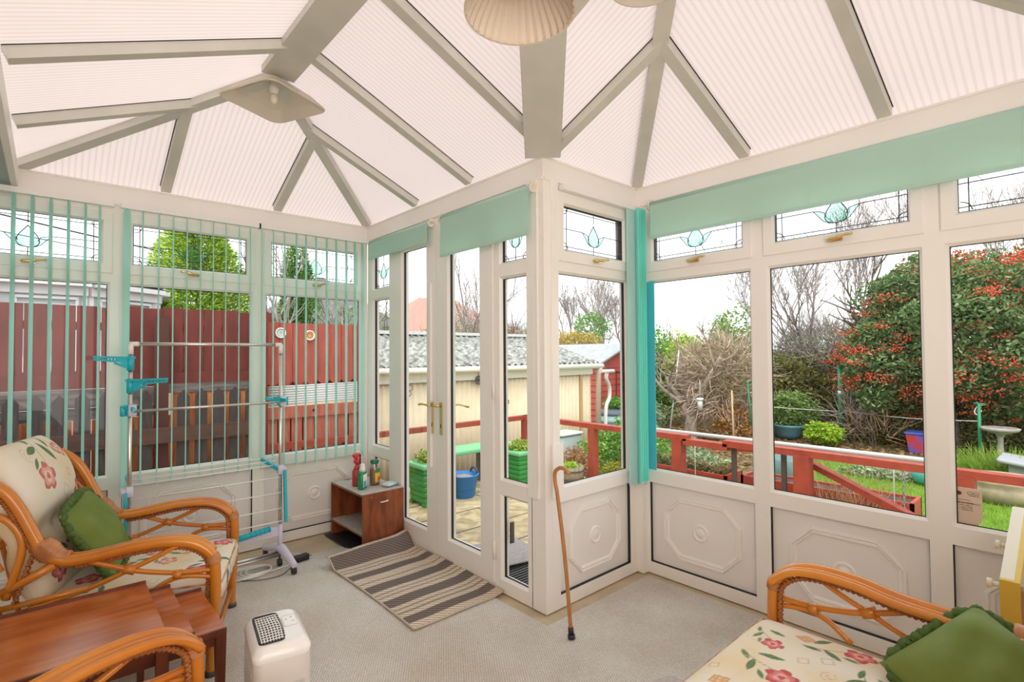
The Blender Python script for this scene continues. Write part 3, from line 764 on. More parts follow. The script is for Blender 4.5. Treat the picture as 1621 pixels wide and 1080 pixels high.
def floral(u, v, flowers, squares, scrolls, seed=1):
    """printed pattern of the covers: roses, leaves, little diamonds, scrolls, on a mottled cream ground"""
    u = np.asarray(u) + 5.0; v = np.asarray(v) + 5.0
    n1 = hash_noise(u, v, 9, seed); n2 = hash_noise(u, v, 30, seed + 1)
    c = np.empty(u.shape + (3,)); base = np.array([0.82, 0.74, 0.60]); yel = np.array([0.80, 0.62, 0.36]); pal = np.array([0.85, 0.79, 0.69])
    q = np.clip((n1 * 0.8 + n2 * 0.2 - 0.45) * 2.6, 0, 1)[..., None]; c[:] = base; c = c * (1 - q) + yel * q * 0.75 + c * q * 0.25
    q = np.clip((0.36 - n1) * 4, 0, 1)[..., None]; c = c * (1 - q) + pal * q
    def put(mask, col, al=1.0):
        nonlocal c
        mm = np.clip(mask, 0, 1)[..., None] * al; c = c * (1 - mm) + np.array(col) * mm
    e = 0.0025
    for (fu, fv, r, rot, tone) in flowers:
        du, dv = u - 5 - fu, v - 5 - fv; cr_, sr_ = math.cos(rot), math.sin(rot)
        x, y = du * cr_ + dv * sr_, -du * sr_ + dv * cr_
        # stem and leaves
        sx = x + 0.018 * np.sin((y + r) * 18); put((0.0026 - np.abs(sx)) / e * (y < -r * 0.4) * (y > -r * 3.0), (0.20, 0.20, 0.12), 0.9)
        for (lx, ly, la, ll) in ((0.9, -1.7, 0.7, 0.85), (-0.9, -2.2, -0.8, 0.9), (1.0, -0.6, 1.2, 0.6), (0.5, -2.9, 1.3, 0.7)):
            ax, ay = x - lx * r, y - ly * r; ca, sa = math.cos(la), math.sin(la); p_, q_ = ax * ca + ay * sa, -ax * sa + ay * ca
            L_ = ll * r; w_ = 0.30 * L_ * (1 - (p_ / L_) ** 2); inside = (np.abs(p_) < L_) * (w_ - np.abs(q_)) / e
            put(inside, (0.13, 0.22, 0.10)); put((0.0015 - np.abs(q_)) / e * (np.abs(p_) < L_ * 0.9), (0.35, 0.45, 0.25), 0.8)
            put((np.abs(q_) > w_ * 0.75) * inside, (0.05, 0.10, 0.05), 0.6)
        rad = np.hypot(x, y); th = np.arctan2(y, x)
        for sc_, lob, ph, col in ((1.0, 5, 0.0, tone[0]), (0.78, 4, 0.8, tone[1]), (0.5, 3, 0.3, tone[2]), (0.26, 3, 1.9, tone[0])):
            rr_ = r * sc_ * (0.70 + 0.34 * np.abs(np.cos(lob * th / 2 + ph)) + 0.03 * np.cos(11 * th))
            put((rr_ - rad) / e, col); put((rad > rr_ * 0.90) * (rr_ - rad) / e, tuple(k * 0.62 for k in col), 0.7)
    for (fu, fv, r, rot, fill) in squares:
        du, dv = u - 5 - fu, v - 5 - fv; x, y = du * math.cos(rot) + dv * math.sin(rot), -du * math.sin(rot) + dv * math.cos(rot)
        d = np.abs(x) / 1.25 + np.abs(y)
        if fill: put((r - d) / e, (0.66, 0.34, 0.13), 0.85); put(((np.sin(x * 260) * np.sin(y * 260)) > 0.25) * (r * 0.8 > d), (0.85, 0.62, 0.36), 0.8)
        put((0.0022 - np.abs(d - r)) / e, (0.50, 0.26, 0.10)); put((0.0014 - np.abs(d - r * 0.8)) / e, (0.55, 0.32, 0.16), 0.7)
    for (fu, fv, r, tn) in scrolls:
        x, y = u - 5 - fu, v - 5 - fv; rad = np.hypot(x, y); th = np.arctan2(y, x)
        sp = np.abs(((rad / r) * 2 - th / (2 * PI)) % 1 - 0.5); put((0.10 - sp) * 12 * (rad < r) * (rad > r * 0.2), tn, 0.75)
    return c

RED = ((0.60, 0.10, 0.12), (0.72, 0.22, 0.22), (0.82, 0.45, 0.38)); PINK = ((0.66, 0.20, 0.17), (0.80, 0.42, 0.34), (0.88, 0.63, 0.52))
BRN = (0.50, 0.27, 0.14)

def pillow_mesh(name, lx, ly, lz, res, ex, mtl, parent, pattern=None, mtx=None, top_bulge=1.0, corner=0.0, post=None, edge=0.28):
    """closed cushion: two height fields sewn at the rim; pattern(u, v) gives the printed colours"""
    n = res; U, V = np.meshgrid(np.linspace(-1, 1, n), np.linspace(-1, 1, n), indexing='ij')
    h = ((1 - np.abs(U) ** ex) * (1 - np.abs(V) ** ex)) ** edge
    X = U * lx / 2; Y = V * ly / 2
    if corner > 0:   # pull the rim in between the corners
        X = X * (1 - corner * (1 - V ** 2) * np.abs(U) ** 2); Y = Y * (1 - corner * (1 - U ** 2) * np.abs(V) ** 2)
    top = np.stack([X, Y, h * lz / 2 * top_bulge], -1).reshape(-1, 3); bot = np.stack([X, Y, -h * lz / 2], -1).reshape(-1, 3)
    P = np.concatenate([top, bot])
    if post is not None: P = post(P, np.concatenate([U.ravel(), U.ravel()]), np.concatenate([V.ravel(), V.ravel()]))
    idx = np.arange(n * n).reshape(n, n)
    q = np.stack([idx[:-1, :-1], idx[1:, :-1], idx[1:, 1:], idx[:-1, 1:]], -1).reshape(-1, 4)
    F = np.concatenate([q, q[:, ::-1] + n * n])
    me = bpy.data.meshes.new(name)
    if mtx is not None:
        R = np.array(mtx.to_3x3()); T = np.array(mtx.translation); W_ = P @ R.T + T
    else: W_ = P
    me.from_pydata((W_ * S).tolist(), [], F.tolist()); me.materials.append(mtl)
    me.polygons.foreach_set('use_smooth', [True] * len(F)); me.update()
    if pattern is not None:
        col = pattern(X.ravel() + 0 * X.ravel(), Y.ravel()); col2 = np.concatenate([col, col]); at = me.color_attributes.new('Col', 'FLOAT_COLOR', 'POINT')
        at.data.foreach_set('color', np.concatenate([col2, np.ones((len(col2), 1))], 1).ravel().astype(np.float32))
    o = bpy.data.objects.new(name, me); COL.objects.link(o)
    if parent is not None: o.parent = parent
    return o

def braid(mb, path, r=0.006, amp=0.007, turns=60):
    P = [Vector(p) for p in path]; L = [0]
    for i in range(1, len(P)): L.append(L[-1] + (P[i] - P[i - 1]).length)
    n = turns * 4
    def at(s_):
        for i in range(1, len(P)):
            if L[i] >= s_: return P[i - 1].lerp(P[i], (s_ - L[i - 1]) / max(1e-9, L[i] - L[i - 1])), (P[i] - P[i - 1]).normalized()
        return P[-1], (P[-1] - P[-2]).normalized()
    for ph in (0, 2 * PI / 3, 4 * PI / 3):
        pts = []
        for k in range(n + 1):
            c, t_ = at(L[-1] * k / n); a = 2 * PI * turns / 4 * k / n * 1.0 + ph; sd = Vector((0, 1, 0)); up = t_.cross(sd).normalized()
            pts.append(c + sd * amp * math.sin(a) + up * amp * 0.7 * math.sin(2 * a + ph))
        mb.tube(pts, r, 5)

def rattan_seat(name, label, cat, loc, rz, width, flowers, tones, back_off=0.0, seed=3):
    t = thing(name, label, cat, loc, rz); Wd = width; bo_ = back_off
    arm = smooth_path([(0.010, 0, 0.0), (0.012, 0, 0.12), (0.022, 0, 0.30), (0.022, 0, 0.42), (0.010, 0, 0.485), (-0.045, 0, 0.535), (-0.12, 0, 0.556), (-0.24, 0, 0.556),
                       (-0.38, 0, 0.535), (-0.48 - bo_, 0, 0.535), (-0.54 - bo_, 0, 0.585), (-0.575 - bo_, 0, 0.66), (-0.61 - bo_, 0, 0.74), (-0.65 - bo_, 0, 0.805), (-0.71 - bo_, 0, 0.855)], 5)
    def off(path, dy, dn=0.0):
        o = []
        for i, p in enumerate(path):
            tt = (path[min(i + 1, len(path) - 1)] - path[max(i - 1, 0)]).normalized(); nn = tt.cross(Vector((0, 1, 0))).normalized()
            o.append(p + Vector((0, dy, 0)) - nn * dn)
        return o
    for sgn, y0 in ((1, 0.0), (-1, Wd)):
        P = [p + Vector((0, y0, 0)) for p in arm]
        m = MB(); m.tube(P, 0.0205, 12)
        m.build('arm_frame', CANE, t)
        m = MB(); A2 = P[20:50]
        for dy in (0.030, 0.052): m.tube(off(A2, sgn * dy, 0.002), 0.0125, 10)
        m.build('arm_cane', CANE, t)
        m = MB(); braid(m, off(P[10:44], sgn * 0.012, -0.028), 0.0055, 0.006, 90); braid(m, off(P[48:66], sgn * 0.0, -0.026), 0.0055, 0.006, 44)
        m.build('braid', BRAID, t)
        m = MB(); Q = off(P, sgn * 0.018)
        seg = Q[44:53]; path = []
        for i in range(len(seg) - 1):
            for k in range(5): path.append(seg[i].lerp(seg[i + 1], k / 5))
        m.tube(path, [0.029 + 0.0022 * (k % 2) + 0.010 * math.exp(-((k - 26) / 12) ** 2) for k in range(len(path))], 14, flat=1.25)
        m.build('binding', WRAP, t); m = MB()
        seg = P[17:21]; path = [seg[i].lerp(seg[i + 1], k / 5) for i in range(3) for k in range(5)]
        m.tube(path, [0.024 + 0.002 * (k % 2) for k in range(len(path))], 12)
        m.build('binding', WRAP, t)
        m = MB()
        m.tube(smooth_path([(-0.10, y0, 0.545), (-0.18, y0, 0.505), (-0.27, y0, 0.468), (-0.40, y0, 0.418), (-0.60, y0, 0.365)], 5), 0.0095, 8)
        m.tube(smooth_path([(0.018, y0, 0.425), (-0.10, y0, 0.430), (-0.20, y0, 0.448), (-0.27, y0, 0.468), (-0.40, y0, 0.520)], 5), 0.0105, 8)
        m.tube(smooth_path([(0.018, y0, 0.395), (-0.08, y0, 0.412), (-0.15, y0, 0.400), (-0.22, y0, 0.350)], 5), 0.0095, 8)
        m.tube([(-0.252, y0, 0.462), (-0.288, y0, 0.476)], 0.019, 8); m.tube([(-0.095, y0, 0.424), (-0.125, y0, 0.424)], 0.019, 8)
        m.build('lattice', CANE, t)
        m = MB(); m.tube(smooth_path([(-0.78 - bo_, y0, 0.0), (-0.71 - bo_, y0, 0.22), (-0.685 - bo_, y0, 0.38), (-0.74 - bo_, y0, 0.60), (-0.86 - bo_, y0, 0.86)], 5), 0.020, 10)
        m.build('leg', CANE, t)
        m = MB(); m.lathe([(0.026, 0.0), (0.026, 0.012), (0.022, 0.02)], (0.010, y0, 0.0), 12); m.build('foot_cap', DARKM, t)
        m = MB()
        m.tube(smooth_path([(-0.645 - bo_, y0, 0.42), (-0.60 - bo_, y0, 0.60), (-0.64 - bo_, y0, 0.70), (-0.72 - bo_, y0, 0.74)], 6), 0.014, 8)
        m.tube(smooth_path([(-0.66 - bo_, y0, 0.52), (-0.70 - bo_, y0, 0.585), (-0.76 - bo_, y0, 0.60)], 6), 0.013, 8)
        m.tube([(-0.50, y0, 0.525), (-0.66 - bo_, y0, 0.44)], 0.016, 8); m.tube([(-0.40, y0, 0.418), (-0.66 - bo_, y0, 0.385)], 0.011, 8)
        m.tube([(0.015, y0, 0.235), (-0.70 - bo_, y0, 0.255)], 0.017, 10); m.tube([(0.012, y0, 0.10), (-0.74 - bo_, y0, 0.11)], 0.012, 8)
        m.build('side_frame', CANE, t)
        m = MB(); braid(m, [(-0.62 - bo_, y0, 0.40), (-0.565 - bo_, y0, 0.58)], 0.005, 0.006, 20); braid(m, [(-0.02, y0 + sgn * 0.0, 0.265), (-0.62, y0, 0.28)], 0.005, 0.006, 60)
        m.build('braid', BRAID, t)
    m = MB(); m.tube(smooth_path([(-0.71 - bo_, 0, 0.855), (-0.80 - bo_, 0.06, 0.862), (-0.84 - bo_, Wd / 2, 0.868), (-0.80 - bo_, Wd - 0.06, 0.862), (-0.71 - bo_, Wd, 0.855)], 8), 0.021, 12)
    m.tube([(-0.70 - bo_, 0, 0.25), (-0.70 - bo_, Wd, 0.25)], 0.017, 8); m.tube([(-0.76 - bo_, 0, 0.55), (-0.76 - bo_, Wd, 0.55)], 0.014, 8)
    k = max(4, int(Wd / 0.11))
    for i in range(1, k): m.tube([(-0.70 - bo_, Wd * i / k, 0.25), (-0.76 - bo_, Wd * i / k, 0.55), (-0.835 - bo_, Wd * i / k, 0.865)], 0.009, 6)
    m.build('back_frame', CANE, t)
    m = MB(); m.tube([(0.015, 0, 0.235), (0.015, Wd, 0.235)], 0.018, 10); m.tube([(0.012, 0, 0.10), (0.012, Wd, 0.10)], 0.012, 8)
    for i in range(1, k): m.tube([(0.015, Wd * i / k, 0.235), (-0.70 - bo_, Wd * i / k, 0.255)], 0.010, 6)
    m.build('seat_frame', CANE, t)
    fl = flowers
    res = 230
    sw = Wd - 0.075
    def pat(u, v): return floral(u, v, fl['seat'], fl['sq'], fl['scroll'], seed)
    def dome(P, U, V):
        P = P.copy(); P[:, 2] += 0.012 * (1 - U ** 2) * (1 - V ** 2) * (P[:, 2] > 0); return P
    so = pillow_mesh('seat_cushion', 0.62, sw, 0.115, res, 14, FLORAL, t, pat, Matrix.Translation((-0.265, Wd / 2, 0.318)), post=dome, edge=0.30)
    m = MB(); hx, hy = 0.31, sw / 2
    rim = [(-0.265 + hx * max(-1, min(1, 1.03 * math.cos(a) / max(abs(math.cos(a)), abs(math.sin(a))))) * 0.985, Wd / 2 + hy * max(-1, min(1, 1.03 * math.sin(a) / max(abs(math.cos(a)), abs(math.sin(a))))) * 0.985, 0.352) for a in [2 * PI * i / 80 for i in range(80)]]
    m.tube(rim, 0.0045, 6, closed=True); m.tube([(x, y, 0.280) for x, y, z in rim], 0.0045, 6, closed=True); m.build('piping', PIPE, so)
    # back cushion, tufted into an upper and a lower roll
    bh, bw = 0.62, Wd - 0.10
    lean = Matrix.Translation((-0.665 - back_off, Wd / 2, 0.650)) @ Matrix.Rotation(math.radians(90 - 17), 4, 'Y') @ Matrix.Rotation(PI, 4, 'Z')
    def tuft(P, U, V):
        P = P.copy(); up = (P[:, 0] / (bh / 2))
        round_ = 1 - 0.20 * np.clip((up - 0.35) / 0.65, 0, 1) ** 2 - 0.05 * np.clip((-up - 0.6) / 0.4, 0, 1) ** 2
        P[:, 1] *= round_; notch = np.exp(-((up + 0.16) / 0.16) ** 2)
        wob = 1 + 0.12 * np.sin(P[:, 1] * 60) * notch
        P[:, 2] *= (1 - 0.42 * notch * wob); P[:, 2] += np.where(P[:, 2] > 0, 0.02 * np.exp(-((up - 0.45) / 0.4) ** 2), 0)
        return P
    def pat2(u, v): return floral(u, v, fl['back'], fl['bsq'], fl['bscroll'], seed + 5)
    bo = pillow_mesh('back_cushion', bh, bw, 0.15, res, 4.5, FLORAL, t, pat2, lean, post=tuft, edge=0.42)
    return t

fa = dict(seat=[(0.20, -0.17, 0.055, 2.4, RED), (-0.02, 0.14, 0.052, -0.6, PINK), (0.25, 0.18, 0.045, 1.4, RED), (-0.2, -0.1, 0.05, 0.4, RED), (0.06, -0.02, 0.040, 3.4, PINK)],
          sq=[(0.12, 0.06, 0.022, 0.2, 1), (0.05, -0.22, 0.02, 0.5, 0), (-0.1, 0.02, 0.02, 0, 1)], scroll=[(0.14, -0.06, 0.03, BRN), (-0.15, 0.2, 0.03, BRN)],
          back=[(0.14, 0.06, 0.062, 1.1, PINK), (0.02, -0.20, 0.06, -2.2, RED), (-0.22, 0.16, 0.05, 0.4, RED), (-0.22, -0.2, 0.05, 0.9, RED), (0.23, -0.16, 0.04, 2.0, PINK)],
          bsq=[(0.05, -0.06, 0.028, 0.3, 0), (0.12, -0.12, 0.018, 0.3, 0), (-0.16, 0.0, 0.03, 0.1, 1), (-0.24, -0.09, 0.02, 0.1, 1)], bscroll=[(0.25, 0.12, 0.035, BRN), (-0.25, 0.03, 0.04, BRN)])
rattan_seat('rattan_armchair', 'honey cane armchair with rose print cushions under the left back window', 'armchair', (0.50, 2.43, 0), math.radians(-20), 0.62, fa, None)

fb_ = dict(seat=[(0.195, -0.318, 0.034, 0.6, RED), (0.105, -0.150, 0.046, 1.0, RED), (-0.01, -0.445, 0.044, 1.9, RED), (-0.10, -0.22, 0.045, 0.3, PINK), (0.08, 0.10, 0.05, 1.2, RED), (-0.05, 0.30, 0.05, 2.0, PINK), (0.15, 0.35, 0.045, -1.2, RED)],
           sq=[(0.135, -0.430, 0.026, 0.2, 1), (0.270, -0.085, 0.016, 1.2, 0), (0.095, -0.285, 0.018, 1.3, 0), (0.045, -0.335, 0.020, 1.4, 0), (0.222, -0.020, 0.026, 0.9, 1), (0.02, 0.0, 0.02, 0.7, 1)],
           scroll=[(0.015, -0.255, 0.030, BRN), (0.255, -0.33, 0.030, (0.62, 0.58, 0.42)), (0.225, -0.22, 0.030, (0.70, 0.52, 0.32)), (0.10, 0.02, 0.04, BRN)],
           back=[(0.1, 0.3, 0.06, 1.1, PINK), (0.0, 0.0, 0.06, -2.2, RED)], bsq=[(0.05, 0.15, 0.028, 0.3, 0)], bscroll=[(0.2, 0.2, 0.035, BRN)])
rattan_seat('rattan_sofa', 'honey cane sofa with rose print seat beneath the right-hand windows', 'sofa', (1.955, 0.765, 0), math.radians(90), 1.12, fb_, None, back_off=0.17, seed=9)
rattan_seat('rattan_armchair', 'cane armchair in the bottom left corner showing only its near arm', 'armchair', (0.462, 1.115, 0), math.radians(15), 0.62, fa, None, seed=5)

def frilled_cushion(name, label, mtx_world, size=0.36, thick=0.15):
    t = thing(name, label, 'cushion', (0, 0, 0)); t.matrix_world = mtx_world
    def creases(P, U, V):
        P = P.copy(); P[:, 2] *= 1 + 0.06 * np.sin(U * 5 + V * 3) + 0.04 * np.sin(V * 9 - U * 4); return P
    c = pillow_mesh('cover', size, size, thick, 70, 2.2, VELVET, t, post=creases, corner=0.05, edge=0.62)
    m = MB(); N = 420; h = size / 2; P = []; R_ = []
    for i in range(N):
        a = 2 * PI * i / N; q = (abs(math.cos(a)) ** 5 + abs(math.sin(a)) ** 5) ** 0.2; wv = math.sin(i * 2 * PI * 58 / N) + 0.6 * math.sin(i * 2 * PI * 37 / N)
        k = 1.0 + 0.0035 * wv / h; P.append((math.cos(a) / q * h * k, math.sin(a) / q * h * k, 0.0035 * math.sin(i * 2 * PI * 31 / N))); R_.append(0.0150 + 0.0019 * wv)
    m.tube(P, R_, 10, closed=True, flat=0.8)
    m.build('frill', VELVETD, t)
    return t
Mch = Matrix.Translation(Vector((0.50, 2.43, 0)) * S) @ Matrix.Rotation(math.radians(-20), 4, 'Z')
frilled_cushion('scatter_cushion', 'square green velvet cushion with frilled edge leaning on the left armchair', Mch @ Matrix.Translation(Vector((-0.462, 0.30, 0.545)) * S) @ Matrix.Rotation(math.radians(62), 4, 'Y') @ Matrix.Rotation(math.radians(8), 4, 'Z'), 0.345, 0.13)
zn = Vector((-0.64, -0.05, 0.76)).normalized(); xn = Vector((0.05, 1, 0.03)); xn = (xn - zn * xn.dot(zn)).normalized(); yn = zn.cross(xn)
Mp = Matrix((xn, yn, zn)).transposed().to_4x4(); Mp = Mp @ Matrix.Rotation(math.radians(58), 4, 'Z'); Mp.translation = Vector((1.80, 0.200, 0.435)) * S
frilled_cushion('scatter_cushion', 'green velvet cushion with frilled edge resting on the sofa at bottom right', Mp, 0.325, 0.25)

# ================================================================ NEST OF TABLES
WOOD = mat('polished_mahogany', (0.55, 0.16, 0.035), 0.2, c2=(0.38, 0.09, 0.02), scale=2.2, stretch=(1.2, 9, 1.2), spec=0.6, detail=5)
WOODD = mat('dark_mahogany', (0.20, 0.05, 0.02), 0.35, c2=(0.12, 0.03, 0.012), scale=3, stretch=(6, 6, 1))
def nest_table(x0, x1, y0, y1, h, label):
    t = thing('nesting_table', label, 'table', ((x0 + x1) / 2, (y0 + y1) / 2, 0), group='nest of three tables')
    ex, ey = (x1 - x0) / 2, (y1 - y0) / 2
    m = MB(); m.box(-ex, ex, -ey + 0.004, ey - 0.004, h - 0.014, h - 0.002)
    m.build('tabletop', WOOD, t)
    m = MB(); m.box(-ex, ex, ey - 0.006, ey + 0.004, h - 0.018, h + 0.008); m.build('lip', WOODD, t); m = MB(); m.box(-ex, ex, -ey - 0.004, -ey + 0.006, h - 0.018, h + 0.003); m.build('lip', WOODD, t)
    pass
    m = MB()
    for y in (-ey + 0.012, ey - 0.024): m.box(-ex + 0.012, ex - 0.012, y, y + 0.012, h - 0.055, h - 0.014)
    for x in (-ex + 0.004, ex - 0.018): m.box(x, x + 0.012, -ey + 0.012, ey - 0.012, h - 0.055, h - 0.014)
    m.build('apron', WOODD, t)
    for sx in (-1, 1):
        for sy in (-1, 1):
            cx, cy = sx * (ex - 0.016), sy * (ey - 0.016); a, b = 0.019, 0.010; m = MB()
            m.hexa([(cx - b, cy - b + sy * .004, 0), (cx + b, cy - b + sy * .004, 0), (cx + b, cy + b + sy * .004, 0), (cx - b, cy + b + sy * .004, 0),
                    (cx - a + 0.003, cy - a, h - 0.015), (cx + a - 0.003, cy - a, h - 0.015), (cx + a - 0.003, cy + a, h - 0.015), (cx - a + 0.003, cy + a, h - 0.015)])
            m.build('leg', WOODD, t)
nest_table(-0.24, 0.292, 1.965, 2.474, 0.42, 'large mahogany top table of the nest beside the left armchair')
nest_table(-0.10, 0.370, 1.995, 2.46, 0.388, 'middle mahogany table of the nest peeping out below the largest')
nest_table(0.00, 0.470, 2.02, 2.42, 0.358, 'smallest mahogany table of the nest, lowest and furthest out')

# ================================================================ DEHUMIDIFIER
DEHU = mat('glossy_white_casing', (0.88, 0.86, 0.84), 0.15); DEHB = mat('pale_grey_casing', (0.66, 0.60, 0.56), 0.4)
t = thing('dehumidifier', 'white portable dehumidifier with black slotted grille on the carpet', 'dehumidifier', (0.563, 1.787, 0), math.radians(-9))
m = MB(); m.rbox(-0.083, 0.083, -0.127, 0.127, 0.012, 0.385, 0.030, seg=5); m.build('casing', DEHB, t)
m = MB(); vs = []; rr_ = []
for ins, z in ((0.0, 0.375), (-0.002, 0.385), (-0.001, 0.395), (0.012, 0.415), (0.020, 0.420)):
    q = MB(); q.rbox(-0.083 + ins, 0.083 - ins, -0.127 + ins, 0.127 - ins, 0, 1, 0.028, seg=5); rr_.append([(x, y, z) for x, y, _ in q.v[24:48]])
n = len(rr_[0]); vs = sum(rr_, [])
m.add(vs, [(k * n + i, k * n + (i + 1) % n, (k + 1) * n + (i + 1) % n, (k + 1) * n + i) for k in range(4) for i in range(n)], 0, True)
o_ = len(m.v) - n; m.f.append(tuple(o_ + i for i in range(n))); m.m.append(0); m.sm.append(False)
m.build('lid', DEHU, t)
m = MB(); m.rbox(-0.064, 0.012, -0.100, 0.092, 0.4195, 0.4212, 0.016); gr = m.build('grille', BLACK, t, label='black air outlet behind white bars')
m = MB()
for i in range(9): x = -0.055 + i * 0.0083; m.tube(smooth_path([(x, -0.092, 0.4225), (x + 0.006 * (i / 8), -0.005, 0.4235), (x, 0.082, 0.4225)], 4), 0.0019, 5)
for i in range(11): y = -0.085 + i * 0.0163; m.tube([(-0.057, y, 0.4225), (0.0, y + 0.001, 0.4235), (0.011, y - 0.003, 0.4225)], 0.0019, 5)
m.build('grille_bars', DEHU, gr)
m = MB(); m.rbox(0.020, 0.064, -0.020, 0.055, 0.4200, 0.4230, 0.008); cp = m.build('control_panel', DEHU, t)
m = MB()
for x, y in ((0.032, 0.025), (0.048, 0.035), (0.050, 0.005)): m.lathe([(0.004, 0.4230), (0.0036, 0.4240)], (x, y, 0), 10)
m.build('button', DEHB, cp)
m = MB(); m.rbox(-0.050, 0.062, -0.1285, -0.124, 0.04, 0.30, 0.002); m.build('water_tank', mat('smoky_tank', (0.55, 0.51, 0.50), 0.25), t)
m = MB(); m.box(-0.0845, -0.082, -0.09, 0.09, 0.08, 0.34)
for i in range(14): m.box(-0.086, -0.084, -0.085, 0.085, 0.09 + i * 0.018, 0.098 + i * 0.018)
m.build('side_vent', DEHB, t)

# ================================================================ DRYING RACK
t = thing('drying_rack', 'tall wheeled clothes airer with steel rails and turquoise joints by the back window', 'clothes airer', (0.7, 3.40, 0))
px0, px1, py = 0.325, 1.088, 3.40
def T(mb_, name, mt, label=None): return mb_.build(name, mt, t, world=True, label=label)
for x in (px0, px1):
    m = MB(); m.tube([(x, py, 0.10), (x, py, 1.345)], 0.0105, 12); T(m, 'pole', CHROME)
    m = MB(); m.tube([(x, py, 1.31), (x, py, 1.368), ], 0.0135, 10); s_ = 1 if x < 0.6 else -1; m.tube([(x - s_ * 0.005, py, 1.365), (x + s_ * 0.035, py, 1.365)], 0.0125, 10); T(m, 'corner_joint', PLASTW)
m = MB(); m.tube([(px0, py, 1.365), (px1, py, 1.365)], 0.0095, 10); T(m, 'top_rail', CHROME)
for z, tilt in ((1.022, 0.0),):
    for dy in (-0.11, -0.04, 0.02, 0.075):
        m = MB(); m.tube([(px0 + 0.01, py + dy, z - 0.02 + 0.13 * abs(dy) * (1 if dy < 0 else 0.2)), (px1 - 0.02, py + dy, z - 0.02 + 0.13 * abs(dy) * (1 if dy < 0 else 0.2))], 0.0042, 6); T(m, 'drying_bar', CHROME)
for x, s_ in ((px0, 1), (px1, -1)):
    m = MB(); m.rbox(x - 0.018, x + 0.018, py - 0.022, py + 0.022, 0.985, 1.045, 0.006); m.rbox(x - 0.030 * s_ - 0.012, x - 0.030 * s_ + 0.012, py - 0.02, py + 0.02, 0.985, 1.04, 0.006)
    m.bar((x + 0.005 * s_, py + 0.10, 1.035), (x + 0.005 * s_, py - 0.12, 1.035), 0.012, 0.020); m.bar((x - 0.010, py - 0.01, 1.02), (x - 0.09 if s_ < 0 else x - 0.02, py - 0.02, 1.045), 0.02, 0.016); T(m, 'hinge_block', TURQ)
    m = MB(); m.rbox(x - 0.010, x + 0.026, py - 0.034, py - 0.020, 0.985, 1.045, 0.004); T(m, 'lock_clip', LILAC)
# two swing-out coat-hanger arms on the left pole
for z, x2, y2 in ((1.285, 0.17, 3.36), (1.165, 0.475, 3.30)):
    m = MB(); a = Vector((px0, py, z)); b = Vector((x2, y2, z + 0.012))
    m.bar(a + Vector((0.02 if x2 < 0.3 else -0.02, 0, 0.012)), b + Vector((0, 0, 0.006)), 0.014, 0.010); m.bar(a + Vector((0, 0, -0.045)), a.lerp(b, 0.42) + Vector((0, 0, -0.018)), 0.012, 0.012); m.bar(a.lerp(b, 0.40) + Vector((0, 0, -0.014)), b + Vector((0, 0, -0.008)), 0.012, 0.008)
    for k in range(8):
        p0 = a.lerp(b, 0.30 + 0.09 * k); p1 = a.lerp(b, 0.345 + 0.09 * k); m.bar(p0 + Vector((0, 0, 0.002)), p1 + Vector((0, 0, -0.018)), 0.008, 0.004); m.bar(p1 + Vector((0, 0, -0.016)), a.lerp(b, min(1, 0.39 + 0.09 * k)) + Vector((0, 0, 0.004)), 0.008, 0.004)
    m.prism([a + Vector((0, -0.005, 0.01)), a + Vector((0, -0.005, -0.06)), a.lerp(b, 0.30) + Vector((0, -0.005, -0.02)), a.lerp(b, 0.45) + Vector((0, -0.005, 0.0))], (0, 0.010, 0))
    m.tube([(px0, py, z - 0.060), (px0, py, z + 0.016)], 0.0165, 12); T(m, 'hanger_arm', TURQ)
# lower wing: hinged at z=.60, folded down almost flat against the poles
for x, s_ in ((px0, 1), (px1, -1)):
    m = MB(); m.rbox(x - 0.017, x + 0.017, py - 0.022, py + 0.022, 0.56, 0.615, 0.006); m.rbox(x + 0.004, x + 0.034, py - 0.018, py + 0.018, 0.57, 0.60, 0.006) if s_ < 0 else m.rbox(x - 0.040, x - 0.012, py - 0.018, py + 0.018, 0.565, 0.605, 0.006)
    T(m, 'hinge_block', LILAC)
    m = MB(); m.bar((x - s_ * 0.018, py - 0.018, 0.585), (x - s_ * 0.018, py - 0.045, 0.27), 0.016, 0.020, up=(0, 1, 0)); m.bar((x + 0.01 * s_, py - 0.01, 0.60), (x + (-0.075 if s_ < 0 else 0.0), py + 0.12, 0.655), 0.014, 0.022)
    T(m, 'side_arm', TURQ)
for k, (dy, z) in enumerate(((0.115, 0.648), (0.075, 0.630), (0.03, 0.612), (-0.025, 0.545), (-0.032, 0.452), (-0.040, 0.357), (-0.046, 0.28))):
    m = MB(); m.tube([(px0 + 0.005, py + dy, z), (px1 - 0.005, py + dy, z)], 0.0038, 6); T(m, 'drying_bar', PLASTW)
m = MB(); m.bar((px0, py, 0.235), (px1, py, 0.235), 0.010, 0.055, mi=0); T(m, 'cross_panel', LILAC)
m = MB(); m.tube([(px1 - 0.29, py - 0.02, 0.212), (px1 - 0.065, py - 0.02, 0.238)], 0.017, 10)
for k in range(9): m.tube([(px1 - 0.28 + k * 0.026, py - 0.02, 0.213 + k * 0.003), (px1 - 0.272 + k * 0.026, py - 0.02, 0.214 + k * 0.003)], 0.0185, 10)
T(m, 'grip', TURQ); m = MB(); m.tube([(px0, py, 0.075), (px1, py, 0.075)], 0.010, 10); m.tube([(px0, py - 0.03, 0.068), (px1, py - 0.03, 0.068)], 0.007, 8); T(m, 'bottom_rail', CHROME)
